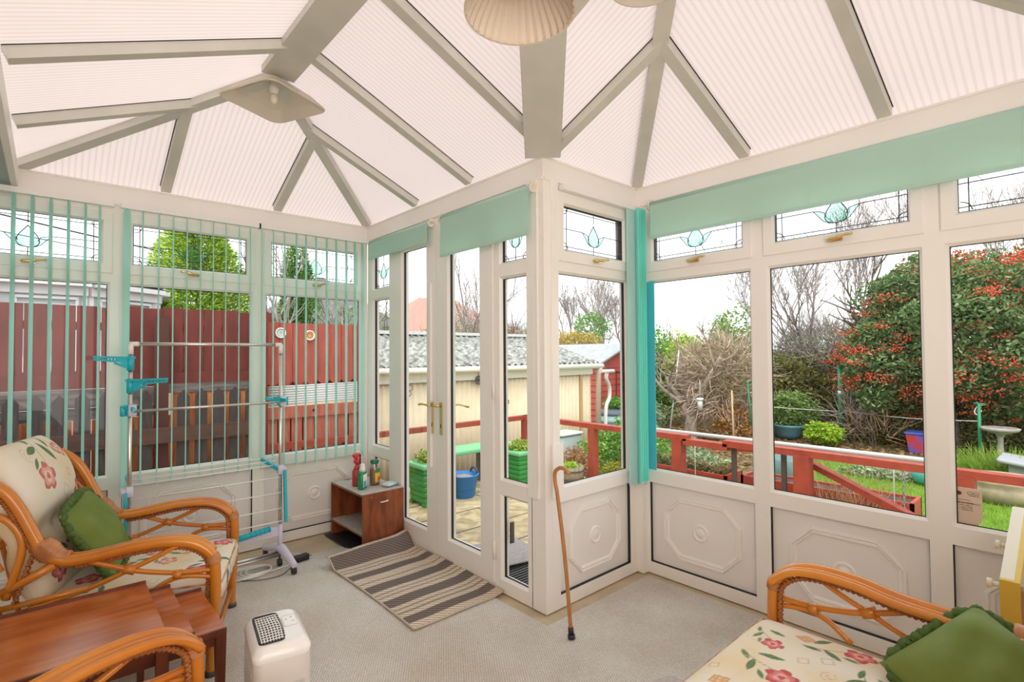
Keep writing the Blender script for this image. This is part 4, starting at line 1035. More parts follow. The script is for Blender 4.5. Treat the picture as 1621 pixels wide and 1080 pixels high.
for x in (px0, px1):
    m = MB(); P = [(x - 0.035, py + 0.20, 0.055), (x - 0.02, py + 0.10, 0.085), (x, py, 0.105), (x + 0.008, py - 0.10, 0.085), (x + 0.016, py - 0.22, 0.050)]
    m.tube(smooth_path(P, 4), [0.018 + 0.010 * math.sin(PI * i / 16) for i in range(17)], 10, flat=0.75); m.tube([(x, py, 0.08), (x, py, 0.25)], 0.0145, 10); ft = T(m, 'foot', LILAC)
    for cx, cy in ((x - 0.03, py + 0.185), (x - 0.008, py - 0.02), (x + 0.014, py - 0.205)):
        c = MB(); c.tube([(cx - 0.011, cy, 0.022), (cx + 0.011, cy, 0.022)], 0.022, 14); c.tube([(cx, cy, 0.022), (cx, cy, 0.06)], 0.006, 8); c.build('castor', BLACK, ft, world=True, label='black castor')

# ================================================================ CABINET AND BOTTLES
CABW = mat('red_brown_veneer', (0.30, 0.085, 0.028), 0.35, c2=(0.15, 0.038, 0.014), scale=4, stretch=(5, 5, 1.2)); CABT = mat('grey_stone_laminate', (0.56, 0.51, 0.46), 0.6, c2=(0.42, 0.38, 0.34), scale=60)
t = thing('bedside_cabinet', 'small red brown open sided cabinet with grey top in the far corner', 'cabinet', (1.69, 3.46, 0), group=None)
x0, x1, y0, y1, zt = -0.150, 0.152, -0.262, 0.235, 0.38
m = MB(); m.box(x0, x1, y0 + 0.012, y1, zt - 0.016, zt - 0.003, 1); m.box(x0, x1, y0 + 0.012, y1, zt - 0.003, zt, 0); m.build('top', [CABT, CABW], t); m = MB(); m.box(x0, x1, y0 + 0.012, y1, 0.105, 0.118, 1); m.box(x0, x1, y0 + 0.012, y1, 0.118, 0.121, 0); m.build('shelf', [CABT, CABW], t)
m = MB(); m.box(x0, x1, y1, y1 + 0.012, 0.0, zt - 0.003); m.build('side_panel', CABW, t); m = MB(); m.box(x1 - 0.012, x1, y0 + 0.012, y1, 0.0, zt - 0.016); m.box(x0 + 0.10, x1, y1 - 0.014, y1, 0.0, zt); m.build('side_panel', CABW, t)
m = MB(); m.box(x0, x1, y0, y0 + 0.012, 0.0, zt - 0.001); dr = m.build('front_panel', CABW, t)
m = MB(); m.tube(smooth_path([(-0.022, y0 - 0.001, 0.315), (-0.020, y0 - 0.012, 0.315), (0.0, y0 - 0.014, 0.316), (0.024, y0 - 0.012, 0.317), (0.026, y0 - 0.001, 0.317)], 3), 0.0045, 8); m.build('handle', PLASTC, dr)
m = MB()
for sx in (-0.09, 0.012, 0.11):
    m.tube([(sx, y0 - 0.002, 0.355), (sx, y0 + 0.002, 0.355)], 0.0035, 8); m.tube([(sx, y0 - 0.002, 0.05), (sx, y0 + 0.002, 0.05)], 0.0035, 8)
m.build('screw', BRASS, dr)

REDP = mat('red_trigger_plastic', (0.72, 0.03, 0.05), 0.3); REDC = mat('clear_red_plastic', (0.45, 0.05, 0.05), 0.15); GRNP = mat('green_plastic', (0.01, 0.28, 0.10), 0.25); LAB = mat('label_white', (0.78, 0.80, 0.74), 0.5)
LABB = mat('label_blue', (0.12, 0.33, 0.50), 0.5); LABG = mat('label_green', (0.03, 0.33, 0.06), 0.5); LABY = mat('label_yellow', (0.85, 0.55, 0.03), 0.5); LABR = mat('label_red', (0.75, 0.10, 0.05), 0.5); DKG = mat('dark_green_label', (0.05, 0.16, 0.10), 0.5)
zc = 0.38
t = thing('spray_bottle', 'red trigger spray bottle at the back of the small cabinet', 'bottle', (1.632, 3.475, zc), math.radians(38))
m = MB(); m.rbox(-0.043, 0.043, -0.022, 0.022, 0, 0.115, 0.016, chz=0.006); m.lathe([(0.040, 0.114), (0.030, 0.135), (0.014, 0.150)], (0, 0, 0), 16, sy=0.55); m.build('bottle', REDC, t)
m = MB(); m.rbox(-0.030, 0.030, -0.0235, -0.021, 0.015, 0.11, 0.001); m.build('label_sticker', DKG, t)
m = MB(); m.lathe([(0.016, 0.148), (0.016, 0.175), (0.011, 0.18), (0.010, 0.20)], (0, 0, 0), 14); m.rbox(-0.045, 0.022, -0.010, 0.010, 0.20, 0.228, 0.006); m.tube([(-0.03, 0, 0.205), (-0.040, 0, 0.185), (-0.044, 0, 0.165)], 0.006, 8); m.tube([(-0.045, 0, 0.217), (-0.058, 0, 0.217)], 0.008, 8); m.tube([(0.018, 0, 0.205), (0.010, 0, 0.17)], 0.007, 8); m.build('trigger_head', REDP, t)
m = MB(); m.rbox(-0.008, 0.018, -0.008, 0.008, 0.228, 0.238, 0.004); m.build('nozzle_top', PLASTW, t)
t = thing('soap_bottle', 'green bottle with white pump cap and pale label at the front of the cabinet', 'bottle', (1.618, 3.365, zc), math.radians(40))
m = MB(); m.rbox(-0.040, 0.040, -0.020, 0.020, 0, 0.118, 0.014, chz=0.006); m.build('bottle', GRNP, t)
m = MB(); m.lathe([(0.021, 0.117), (0.021, 0.140), (0.017, 0.145), (0.016, 0.165), (0.008, 0.172)], (0, 0, 0), 18); m.build('cap', PLASTW, t)
m = MB(); m.rbox(-0.030, 0.030, -0.0215, -0.0195, 0.015, 0.10, 0.0008); l_ = m.build('label_sticker', LAB, t)
m = MB(); m.box(-0.026, 0.010, -0.0222, -0.0214, 0.018, 0.055); m.build('label_print', LABB, l_)
t = thing('shaker_jar', 'clear plastic jar with dark green lid and bright label on the cabinet', 'jar', (1.735, 3.415, zc), math.radians(38))
m = MB(); m.lathe([(0.033, 0.0), (0.036, 0.005), (0.036, 0.105), (0.033, 0.125), (0.026, 0.145), (0.026, 0.150)], (0, 0, 0), 24); m.build('jar', glass_mat('clear_plastic', (0.80, 0.80, 0.78), 0.12, 0.4), t)
m = MB(); m.lathe([(0.031, 0.004), (0.0335, 0.01), (0.0335, 0.10), (0.028, 0.112)], (0, 0, 0), 20); m.build('contents', mat('brown_granules', (0.50, 0.30, 0.19), 0.8, c2=(0.34, 0.18, 0.11), scale=120), t)
m = MB(); m.lathe([(0.029, 0.150), (0.030, 0.153), (0.030, 0.172), (0.027, 0.175)], (0, 0, 0), 24); m.build('lid', mat('dark_green_lid', (0.01, 0.17, 0.09), 0.35), t)
def curved(mb_, r, a0, a1, z0, z1, mi=0):
    n = 8; vs = [(r * math.cos(a0 + (a1 - a0) * k / n), r * math.sin(a0 + (a1 - a0) * k / n), z) for z in (z0, z1) for k in range(n + 1)]
    vs += [((r - 0.001) * math.cos(a0 + (a1 - a0) * k / n), (r - 0.001) * math.sin(a0 + (a1 - a0) * k / n), z) for z in (z0, z1) for k in range(n + 1)]
    mb_.add(vs, [(k, k + 1, n + 2 + k, n + 1 + k) for k in range(n)] + [(2 * n + 2 + k + 1, 2 * n + 2 + k, 3 * n + 3 + k, 3 * n + 4 + k) for k in range(n)], mi, True)
m = MB(); a0, a1 = math.radians(-150), math.radians(-60); curved(m, 0.0372, a0, a1, 0.025, 0.062, 2); curved(m, 0.0372, a0, a1, 0.062, 0.088, 1); curved(m, 0.0372, a0 + .2, a1, 0.088, 0.118, 0)
curved(m, 0.0378, a0 + 0.5, a1 - 0.4, 0.030, 0.060, 3); m.build('label_sticker', [LABG, LABY, LABY, LABR], t)
t = thing('wet_wipes_pack', 'flat white and blue packet of wipes on the cabinet corner', 'packet', (1.795, 3.305, zc), math.radians(20))
o = pillow_mesh('packet', 0.105, 0.075, 0.030, 24, 3, mat('packet_film', (0.72, 0.80, 0.84), 0.25, c2=(0.45, 0.62, 0.75), scale=9), t, mtx=Matrix.Translation((0, 0, 0.0155)), edge=0.5)
m = MB(); m.rbox(-0.028, 0.022, -0.018, 0.018, 0.0285, 0.0315, 0.006); m.build('flap', mat('pale_green_flap', (0.70, 0.80, 0.62), 0.35), t)

# ================================================================ FLOOR THINGS
def rug_mat():
    m, nt, b = node_mat('striped_flatweave')
    tc = nt.nodes.new('ShaderNodeTexCoord'); sp = nt.nodes.new('ShaderNodeSeparateXYZ'); nt.links.new(tc.outputs['UV'], sp.inputs[0])
    cr = nt.nodes.new('ShaderNodeValToRGB'); cr.color_ramp.interpolation = 'CONSTANT'; els = cr.color_ramp.elements
    cream, gr, ln = (0.68, 0.58, 0.47, 1), (0.20, 0.165, 0.15, 1), (0.34, 0.28, 0.235, 1)
    pat_ = [(0.0, cream), (0.055, gr), (0.125, cream), (0.16, ln), (0.172, cream), (0.20, ln), (0.212, cream), (0.245, gr), (0.325, cream), (0.36, ln), (0.372, cream), (0.40, ln), (0.412, cream),
            (0.445, gr), (0.525, cream), (0.57, ln), (0.582, cream), (0.645, gr), (0.715, cream), (0.76, ln), (0.772, cream), (0.80, ln), (0.812, cream), (0.85, gr), (0.955, cream)]
    els[0].position = 0; els[0].color = pat_[0][1]; els[1].position = pat_[1][0]; els[1].color = pat_[1][1]
    for p_, c_ in pat_[2:]: e_ = els.new(p_); e_.color = c_
    nt.links.new(sp.outputs['Y'], cr.inputs['Fac'])
    ck = nt.nodes.new('ShaderNodeTexWave'); ck.inputs['Scale'].default_value = 17; ck.inputs['Distortion'].default_value = 2.0; ck.inputs['Detail'].default_value = 3; ck.bands_direction = 'DIAGONAL'
    nt.links.new(tc.outputs['Object'], ck.inputs['Vector'])
    c2 = nt.nodes.new('ShaderNodeValToRGB'); c2.color_ramp.elements[0].color = (0.62, 0.60, 0.58, 1); c2.color_ramp.elements[1].color = (1.25, 1.22, 1.2, 1)
    nt.links.new(ck.outputs['Fac'], c2.inputs['Fac'])
    mx = nt.nodes.new('ShaderNodeMix'); mx.data_type = 'RGBA'; mx.blend_type = 'MULTIPLY'; mx.inputs['Factor'].default_value = 1
    nt.links.new(cr.outputs['Color'], mx.inputs[6]); nt.links.new(c2.outputs['Color'], mx.inputs[7]); nt.links.new(mx.outputs[2], b.inputs['Base Color'])
    bp = nt.nodes.new('ShaderNodeBump'); bp.inputs['Strength'].default_value = 0.6; bp.inputs['Distance'].default_value = 0.006; nt.links.new(ck.outputs['Fac'], bp.inputs['Height']); nt.links.new(bp.outputs['Normal'], b.inputs['Normal'])
    b.inputs['Roughness'].default_value = 0.95; sset(b, 'Specular IOR Level', 0.1)
    return m
nx, ny = 30, 90; L_ = 1.12; vs = []; uv = []
for j in range(ny + 1):
    s_ = j / ny
    for i in range(nx + 1):
        q = i / nx; x = 1.295 + 0.555 * q; lift = 0.0
        y = 2.155 + s_ * (L_ - 0.07)
        z = 0.008 + 0.0015 * math.sin(x * 19 + y * 7)
        d = (s_ - 0.86) / 0.14     # far end buckles up against the cabinet
        if d > 0: z += (0.052 + 0.030 * q) * math.sin(min(1, d) * PI * 0.62) ; y -= 0.035 * d * d
        if q > 0.86: z += 0.022 * ((q - 0.86) / 0.14) * min(1.0, max(0, 1 - abs(s_ - 0.55)))
        x += 0.01 * math.sin(s_ * 4) ; vs.append((x, y, z)); uv.append((q, s_))
fs = [(j * (nx + 1) + i, j * (nx + 1) + i + 1, (j + 1) * (nx + 1) + i + 1, (j + 1) * (nx + 1) + i) for j in range(ny) for i in range(nx)]
m = MB(); k = len(vs); m.add(vs, fs, 0, True); m.add([(x, y, z - 0.006) for x, y, z in vs], [tuple(reversed(f)) for f in fs], 0, True)
edge = list(range(nx + 1)) + [j * (nx + 1) + nx for j in range(1, ny + 1)] + [ny * (nx + 1) + i for i in range(nx - 1, -1, -1)] + [j * (nx + 1) for j in range(ny - 1, 0, -1)]
rg = thing('door_rug', 'beige and brown striped flatweave rug inside the garden doors', 'rug', (1.57, 2.7, 0.002))
o = m.build('woven_body', rug_mat(), rg, world=True)
ul = o.data.uv_layers.new(name='UVMap')
for lp in o.data.loops: ul.data[lp.index].uv = uv[lp.vertex_index % k]
m = MB(); m.tube([vs[i] for i in edge], 0.0055, 6, closed=True); m.build('binding', mat('beige_binding', (0.55, 0.44, 0.34), 0.9), rg, world=True)

m = MB(); m.prism([(1.50, 3.73, 0.002), (1.50, 3.40, 0.002), (1.55, 3.28, 0.002), (1.82, 3.30, 0.002), (1.82, 3.73, 0.002)], (0, 0, 0.006))
tag(m.build('rubber_mat', BLACK), 'thin black rubber mat under the small cabinet', 'mat')

STICKW = mat('varnished_beech', (0.52, 0.22, 0.07), 0.3, c2=(0.42, 0.16, 0.05), scale=6, stretch=(8, 8, 1))
t = thing('walking_stick', 'varnished wooden walking stick with crook handle leaning on the corner post', 'walking stick', (1.79, 1.615, 0))
m = MB(); m.tube(smooth_path([(1.790, 1.615, 0.03), (1.797, 1.655, 0.35), (1.805, 1.705, 0.62), (1.806, 1.722, 0.69), (1.808, 1.722, 0.735), (1.812, 1.695, 0.758), (1.815, 1.665, 0.755), (1.816, 1.640, 0.735)], 6), 0.0095, 10); m.build('shaft', STICKW, t, world=True)
m = MB(); m.tube([(1.789, 1.610, 0.002), (1.790, 1.614, 0.02)], 0.0165, 12); m.tube([(1.790, 1.614, 0.018), (1.791, 1.618, 0.05)], 0.0125, 12); m.build('ferrule', BLACK, t, world=True, label='black rubber ferrule')

m = MB()
for k in range(5):
    cx, cy, rad = 0.90 + 0.012 * k, 3.38 - 0.01 * k, 0.10 - 0.011 * k
    m.tube([(cx + rad * 1.25 * math.cos(a), cy + rad * math.sin(a), 0.0075 + 0.004 * k + 0.003 * math.sin(3 * a)) for a in [2 * PI * i / 36 for i in range(36)]], 0.0038, 6, closed=True)
m.tube(smooth_path([(0.98, 3.31, 0.008), (1.10, 3.33, 0.007), (1.21, 3.37, 0.007), (1.245, 3.44, 0.008), (1.20, 3.50, 0.008)], 6), 0.0038, 6)
tag(m.build('flex_cable', PLASTW), 'coiled white flex lying on the carpet under the airer', 'cable')
m = MB(); m.tube(smooth_path([(0.80, 3.33, 0.006), (0.90, 3.24, 0.006), (1.02, 3.21, 0.006), (1.10, 3.27, 0.006), (1.165, 3.345, 0.012)], 6), 0.0022, 6); m.tube([(1.25, 3.375, 0.018), (1.272, 3.37, 0.018)], 0.003, 6)
cb = MB(); cb.rbox(-0.045, 0.045, -0.022, 0.022, 0.0, 0.034, 0.006); cb.xf(Matrix.Translation((1.207, 3.367, 0.002)) @ Matrix.Rotation(0.15, 4, 'Z')); t = thing('power_adapter', 'black power adapter on a thin black lead by the airer wheel', 'adapter', (1.2, 3.36, 0.0))
cb.build('adapter_body', BLACK, t, world=True); m.build('lead', BLACK, t, world=True)

# pale mat whose corner shows at the bottom edge, and the unit on the right
m = MB(); m.rbox(-0.14, 0.14, -0.14, 0.14, 0.0, 0.022, 0.035, seg=6); m.xf(Matrix.Translation((1.705, 1.055, 0.003)) @ Matrix.Rotation(math.radians(-16), 4, 'Z'))
tag(m.build('bath_mat', mat('pale_pink_grey_pile', (0.60, 0.54, 0.52), 0.95, c2=(0.52, 0.46, 0.45), scale=40, bump=0.4)), 'pale pinkish grey mat whose rounded corner shows on the carpet before the sofa', 'mat')
YEL = mat('yellow_painted_edge', (0.72, 0.50, 0.07), 0.4); CREAMP = mat('cream_painted_board', (0.80, 0.76, 0.62), 0.45)
t = thing('storage_unit', 'cream and yellow edged unit with round pegs at the right edge behind the sofa', 'storage unit', (2.42, 0.14, 0))
m = MB()
for (xa, xb, ya, yb, mi) in ((2.225, 2.64, 0.180, 0.212, 0), (2.215, 2.225, 0.166, 0.212, 1), (2.225, 2.64, 0.166, 0.180, 1)):
    za, zb = 0.590 + (xa - 2.22) * 0.33, 0.590 + (xb - 2.22) * 0.33
    m.hexa([(xa, ya, 0), (xb, ya, 0), (xb, yb, 0), (xa, yb, 0), (xa, ya, za), (xb, ya, zb), (xb, yb, zb), (xa, yb, za)], mi)
m.build('side_panel', [CREAMP, YEL], t, world=True)
m = MB(); m.box(2.24, 2.60, -0.05, 0.166, 0.0, 0.56); m.build('body', mat('brown_pink_board', (0.50, 0.32, 0.24), 0.6), t, world=True)
m = MB(); m.box(2.235, 2.60, -0.05, 0.166, 0.56, 0.575); m.build('top', CABT, t, world=True)
m = MB()
pass
m = MB()
for x, z in ((2.245, 0.560), (2.47, 0.625)): m = MB(); m.tube([(x, 0.212, z), (x, 0.232, z)], 0.008, 10); m.tube([(x, 0.232, z), (x, 0.245, z)], 0.015, 12); m.build('peg', CREAMP, t, world=True)

# sticker on the glass of the last window
t = thing('window_sticker', 'round-bottomed installer sticker on the glass at the lower right window', 'sticker', (2.702, 0.345, 0.61))
STK = mat('sticker_beige', (0.66, 0.52, 0.40), 0.4)
out = [(0.388, 0.760), (0.302, 0.760), (0.300, 0.665)] + [(0.344 - 0.043 * math.cos(a), 0.655 - 0.045 * math.sin(a)) for a in [PI * i / 14 for i in range(1, 14)]][::1] + [(0.388, 0.665)]
m = MB(); m.prism([(2.699, y, z) for y, z in out], (0.0012, 0, 0)); m.build('backing', STK, t, world=True)
m = MB(); m.prism([(2.698, 0.372 + 0.011 * math.cos(a), 0.737 + 0.008 * math.sin(a)) for a in [2 * PI * i / 20 for i in range(20)]], (0.001, 0, 0), 0)
m.build('oval_logo', mat('logo_maroon', (0.20, 0.03, 0.02), 0.5), t, world=True)
m = MB(); rs = random.Random(3)
def textline(y0, y1, z, h):
    y = y0
    while y > y1:
        w_ = rs.uniform(0.0015, 0.0032); m.box(2.6975, 2.6985, y - w_, y, z, z + h * rs.choice((1, 1, 0.7))); y -= w_ + (0.0028 if rs.random() < 0.18 else 0.0009)
for c_ in (0.336, 0.318): m.tube([(2.698, c_ + 0.009 * math.cos(a), 0.741 + 0.005 * math.sin(a)) for a in [2 * PI * i / 16 for i in range(16)]], 0.0007, 4, closed=True)
textline(0.342, 0.308, 0.730, 0.0022); textline(0.382, 0.335, 0.712, 0.0012)
textline(0.385, 0.319, 0.699, 0.0042); textline(0.370, 0.330, 0.691, 0.002); textline(0.362, 0.330, 0.685, 0.002); textline(0.368, 0.332, 0.679, 0.002); textline(0.364, 0.328, 0.672, 0.002)
m.build('print', mat('print_ink', (0.10, 0.06, 0.05), 0.6), t, world=True)
fc = bpy.data.curves.new('print_word', 'FONT'); fc.body = 'Ltd'; fc.size = 0.0072 * S; fc.extrude = 0.0002
fo = bpy.data.objects.new('print_word', fc); COL.objects.link(fo); fo.parent = t; fc.materials.append(bpy.data.materials['print_ink'])
fo.location = (Vector((2.6982, 0.3165, 0.699)) - Vector((2.702, 0.345, 0.61))) * S; fo.rotation_euler = (PI / 2, 0, -PI / 2)
bpy.context.view_layer.update(); wm_ = bpy.data.meshes.new_from_object(fo); wo = bpy.data.objects.new('print_text', wm_); COL.objects.link(wo); wo.parent = t; wo.location = fo.location; wo.rotation_euler = fo.rotation_euler; bpy.data.objects.remove(fo)

# ================================================================ OUTSIDE: generators
def quads_obj(name, V, F, mtl, parent=None, off=(0, 0, 0), kind=None, mi=None):
    """V (n,3) numpy in survey units"""
    me = bpy.data.meshes.new(name); V = (np.asarray(V) - np.array(off)) * S; F = np.asarray(F)
    k = F.shape[1]; me.vertices.add(len(V)); me.vertices.foreach_set('co', V.ravel())
    me.loops.add(F.size); me.loops.foreach_set('vertex_index', F.ravel().astype(np.int32))
    me.polygons.add(len(F)); me.polygons.foreach_set('loop_start', np.arange(0, F.size, k, dtype=np.int32)); me.polygons.foreach_set('loop_total', np.full(len(F), k, dtype=np.int32))
    for m_ in (mtl if isinstance(mtl, (list, tuple)) else [mtl]): me.materials.append(m_)
    if mi is not None: me.polygons.foreach_set('material_index', np.asarray(mi, dtype=np.int32))
    me.update(calc_edges=True); me.validate()
    o = bpy.data.objects.new(name, me); COL.objects.link(o)
    if parent is not None: o.parent = parent
    if kind: o['kind'] = kind
    return o

def leaf_arrays(C, size, aspect=0.5, flat=0.35, rng=RNG):
    """a small folded diamond leaf at every centre"""
    n = len(C); a = rng.normal(size=(n, 3)); a[:, 2] *= (1 - flat); a /= np.linalg.norm(a, axis=1)[:, None]
    b = rng.normal(size=(n, 3)); b -= (b * a).sum(1)[:, None] * a; b /= np.linalg.norm(b, axis=1)[:, None]
    s = size * rng.uniform(0.6, 1.3, n)[:, None]
    V = np.stack([C - a * s, C + b * s * aspect, C + a * s, C - b * s * aspect], 1).reshape(-1, 3)
    return V, np.arange(4 * n).reshape(n, 4)

def shell_points(n, c, r, rng=RNG, inner=0.55, lump=0.22, seed=1):
    """points through the outer part of a lumpy ellipsoid"""
    d = rng.normal(size=(n, 3)); d /= np.linalg.norm(d, axis=1)[:, None]
    lum = 1 + lump * (np.sin(d[:, 0] * 5 + seed) * np.cos(d[:, 1] * 4.3 + seed * 2) + 0.6 * np.sin(d[:, 2] * 9 + d[:, 0] * 7 + seed))
    q = (inner ** 3 + (1 - inner ** 3) * rng.random(n)) ** (1 / 3)
    return np.array(c) + d * np.array(r) * (lum * q)[:, None]

def box_points(n, lo, hi, rng=RNG, face=True):
    p = rng.random((n, 3)) * (np.array(hi) - np.array(lo)) + np.array(lo); return p

def twig_arrays(n, c, r, length, width, rng=RNG, up=0.5, seed=1, droop=0.0, inner=0.2):
    C = shell_points(n, c, r, rng, inner, 0.2, seed); rel = (C - np.array(c)) / np.array(r)
    d = rel * 0.9 + rng.normal(size=(n, 3)) * 0.55 + np.array([0, 0, up]); d /= np.linalg.norm(d, axis=1)[:, None]
    L = length * rng.uniform(0.4, 1.2, n)[:, None]; mid = C + d * L * 0.5 + rng.normal(size=(n, 3)) * length * 0.07; e = mid + (d + rng.normal(size=(n, 3)) * 0.28 + np.array([0, 0, -droop])) * L * 0.5
    sd = np.cross(d, rng.normal(size=(n, 3))); sd /= np.linalg.norm(sd, axis=1)[:, None]; w = width
    V = np.stack([C - sd * w, C + sd * w, mid + sd * w * 0.7, mid - sd * w * 0.7, e + sd * w * 0.3, e - sd * w * 0.3], 1).reshape(-1, 3)
    b = np.arange(n)[:, None] * 6; F = np.concatenate([b + np.array([0, 1, 2, 3]), b + np.array([3, 2, 4, 5])], 0)
    return V, F

def branch_mesh(mb, p, d, L, r, depth, rs, spread=0.55, up=0.12, shrink_=0.74, kids_=3, seg=5, wob=0.12, minr=0.002):
    pts = [Vector(p)]; dd = Vector(d).normalized(); n = 4
    for i in range(n):
        dd = (dd + Vector((rs.gauss(0, wob), rs.gauss(0, wob), rs.gauss(0, wob) + up * 0.4))).normalized(); pts.append(pts[-1] + dd * L / n)
    mb.tube(pts, [max(minr, r * (1 - 0.42 * i / n)) for i in range(n + 1)], seg if depth > 1 else 3, caps=False)
    if depth <= 0: return
    for k in range(kids_ + (1 if rs.random() < 0.4 else 0)):
        i = rs.choice((2, 3, 4, 4)); ax = Vector((rs.gauss(0, 1), rs.gauss(0, 1), rs.gauss(0, 0.5))).normalized()
        nd = (dd + ax * spread * rs.uniform(0.7, 1.3) + Vector((0, 0, up))).normalized()
        branch_mesh(mb, pts[i], nd, L * shrink_ * rs.uniform(0.75, 1.15), r * 0.60, depth - 1, rs, spread, up, shrink_, kids_, seg, wob, minr)

BARK = mat('grey_brown_bark', (0.189, 0.145, 0.116), 0.9, c2=(0.116, 0.087, 0.072), scale=9, bump=0.4)
BARKP = mat('pale_twig_bark', (0.50, 0.43, 0.41), 0.9, c2=(0.30, 0.25, 0.235), scale=6)
BARKR = mat('tan_twig_bark', (0.392, 0.246, 0.160), 0.9, c2=(0.246, 0.160, 0.109), scale=6)
L_DARK = leaf_mat('dark_evergreen_leaves', [(0.05, 0.11, 0.03), (0.09, 0.18, 0.045), (0.15, 0.24, 0.07), (0.24, 0.32, 0.12)])
L_BERRY = leaf_mat('berry_tree_leaves', [(0.065, 0.13, 0.045), (0.12, 0.21, 0.075), (0.20, 0.29, 0.12), (0.36, 0.40, 0.23)])
L_MID = leaf_mat('mid_green_leaves', [(0.094, 0.208, 0.038), (0.170, 0.339, 0.056), (0.320, 0.490, 0.113)])
L_LIME = leaf_mat('lime_leaves', [(0.203, 0.392, 0.029), (0.377, 0.580, 0.058), (0.580, 0.696, 0.116)])
L_CONI = leaf_mat('conifer_sprays', [(0.14, 0.28, 0.03), (0.34, 0.50, 0.06), (0.60, 0.70, 0.14)])
L_OLIVE = leaf_mat('olive_hedge_leaves', [(0.12, 0.13, 0.035), (0.20, 0.20, 0.06), (0.30, 0.28, 0.10)])
L_YEL = leaf_mat('yellow_leaves', [(0.34, 0.26, 0.03), (0.50, 0.36, 0.05), (0.58, 0.48, 0.12)])
L_RUST = leaf_mat('rusty_leaves', [(0.290, 0.131, 0.043), (0.478, 0.232, 0.072), (0.609, 0.377, 0.145)])
L_GREY = leaf_mat('grey_green_leaves', [(0.203, 0.275, 0.145), (0.319, 0.392, 0.217), (0.435, 0.493, 0.319)])
L_BERR = leaf_mat('red_berries', [(0.50, 0.04, 0.03), (0.66, 0.10, 0.06), (0.74, 0.22, 0.14)], trans=0.0)

def shrub(name, label, cat, c, r, n, size, lm, twigs=0, tlen=0.3, tm=None, stem=True, inner=0.5, flat=0.35, aspect=0.5, zbase=-0.6, group=None, seed=1, up=0.5, tw=0.004):
    base = (c[0], c[1], zbase); t = thing(name, label, cat, base, group=group)
    if n: V, F = leaf_arrays(shell_points(n, c, r, inner=inner, seed=seed), size, aspect, flat); quads_obj('foliage', V, F, lm, t, base)
    if twigs: V, F = twig_arrays(twigs, c, (r[0] * 0.9, r[1] * 0.9, r[2] * 0.9), tlen, tw, seed=seed, up=up); quads_obj('twigs', V, F, tm or BARKP, t, base)
    if stem:
        m = MB(); rs = random.Random(seed)
        for k in range(5): branch_mesh(m, (c[0] + rs.uniform(-.1, .1) * r[0], c[1] + rs.uniform(-.1, .1) * r[1], zbase), (rs.gauss(0, .35), rs.gauss(0, .35), 1), (c[2] - zbase) * 0.9, 0.02 * max(r), 1, rs)
        m.build('stem', BARK, t, world=True)
    return t

# ---------------------------------------------------------------- ground, patio
G = -0.60
def grass_mat():
    m = mat('lawn_soil', (0.10, 0.19, 0.025), 0.95, c2=(0.16, 0.27, 0.04), scale=2.5, spec=0.1); return m
LAWN = grass_mat(); SOIL = mat('leaf_litter_soil', (0.21, 0.15, 0.095), 0.95, c2=(0.12, 0.10, 0.05), scale=5, spec=0.1, bump=0.6)
m = MB(); m.box(-30, 60, -30, 60, G - 0.3, G - 0.03); tag(m.build('ground_soil', SOIL), 'brown soil and leaf litter of the garden beds', 'ground', kind='stuff')
lawn_poly = [(4.9, 3.0), (5.6, -6), (16, -6), (15.5, 0.2), (12.8, 1.2), (11.2, 2.0), (10.8, 3.0), (9.6, 3.4), (8.2, 3.5), (7.2, 4.1)]
m = MB(); m.prism([(x, y, G - 0.03) for x, y in lawn_poly], (0, 0, 0.03)); tag(m.build('lawn', LAWN), 'bright green lawn seen through the right-hand windows', 'lawn', kind='stuff')
def inpoly(x, y, P):
    c = np.zeros(x.shape, bool); j = len(P) - 1
    for i in range(len(P)):
        xi, yi = P[i]; xj, yj = P[j]; cond = ((yi > y) != (yj > y)) & (x < (xj - xi) * (y - yi) / (yj - yi + 1e-12) + xi); c ^= cond; j = i
    return c
gx = RNG.uniform(4.9, 14, 90000); gy = RNG.uniform(-2.5, 4.2, 90000); k = inpoly(gx, gy, lawn_poly) & (gx * 0.06 < gy + 0.4) ; gx, gy = gx[k][:42000], gy[k][:42000]; n = len(gx)
a = RNG.uniform(0, 2 * PI, n); hgt = RNG.uniform(0.03, 0.075, n); w_ = 0.004; ln = RNG.normal(0, 0.02, (n, 2))
V = np.stack([np.stack([gx - w_ * np.cos(a), gy - w_ * np.sin(a), np.full(n, G)], 1), np.stack([gx + w_ * np.cos(a), gy + w_ * np.sin(a), np.full(n, G)], 1), np.stack([gx + ln[:, 0], gy + ln[:, 1], G + hgt], 1)], 1).reshape(-1, 3)
tag(quads_obj('grass_blades', V, np.arange(3 * n).reshape(n, 3), leaf_mat('grass_blades', [(0.15, 0.28, 0.03), (0.24, 0.40, 0.05), (0.36, 0.50, 0.10)])), 'short bright grass blades growing on the lawn', 'grass', kind='stuff')
lx = RNG.uniform(6.5, 16, 9000); ly = RNG.uniform(0.2, 8.5, 9000); k = ~inpoly(lx, ly, lawn_poly) & (ly > lx * 0.02); lx, ly = lx[k], ly[k]
V, F = leaf_arrays(np.stack([lx, ly, np.full(len(lx), G - 0.01)], 1), 0.05, 0.6, 0.9); tag(quads_obj('fallen_leaves', V, F, leaf_mat('fallen_leaves', [(0.16, 0.09, 0.04), (0.30, 0.17, 0.08), (0.42, 0.28, 0.15), (0.10, 0.16, 0.03)])), 'fallen brown leaves scattered under the hedge', 'leaves', kind='stuff')

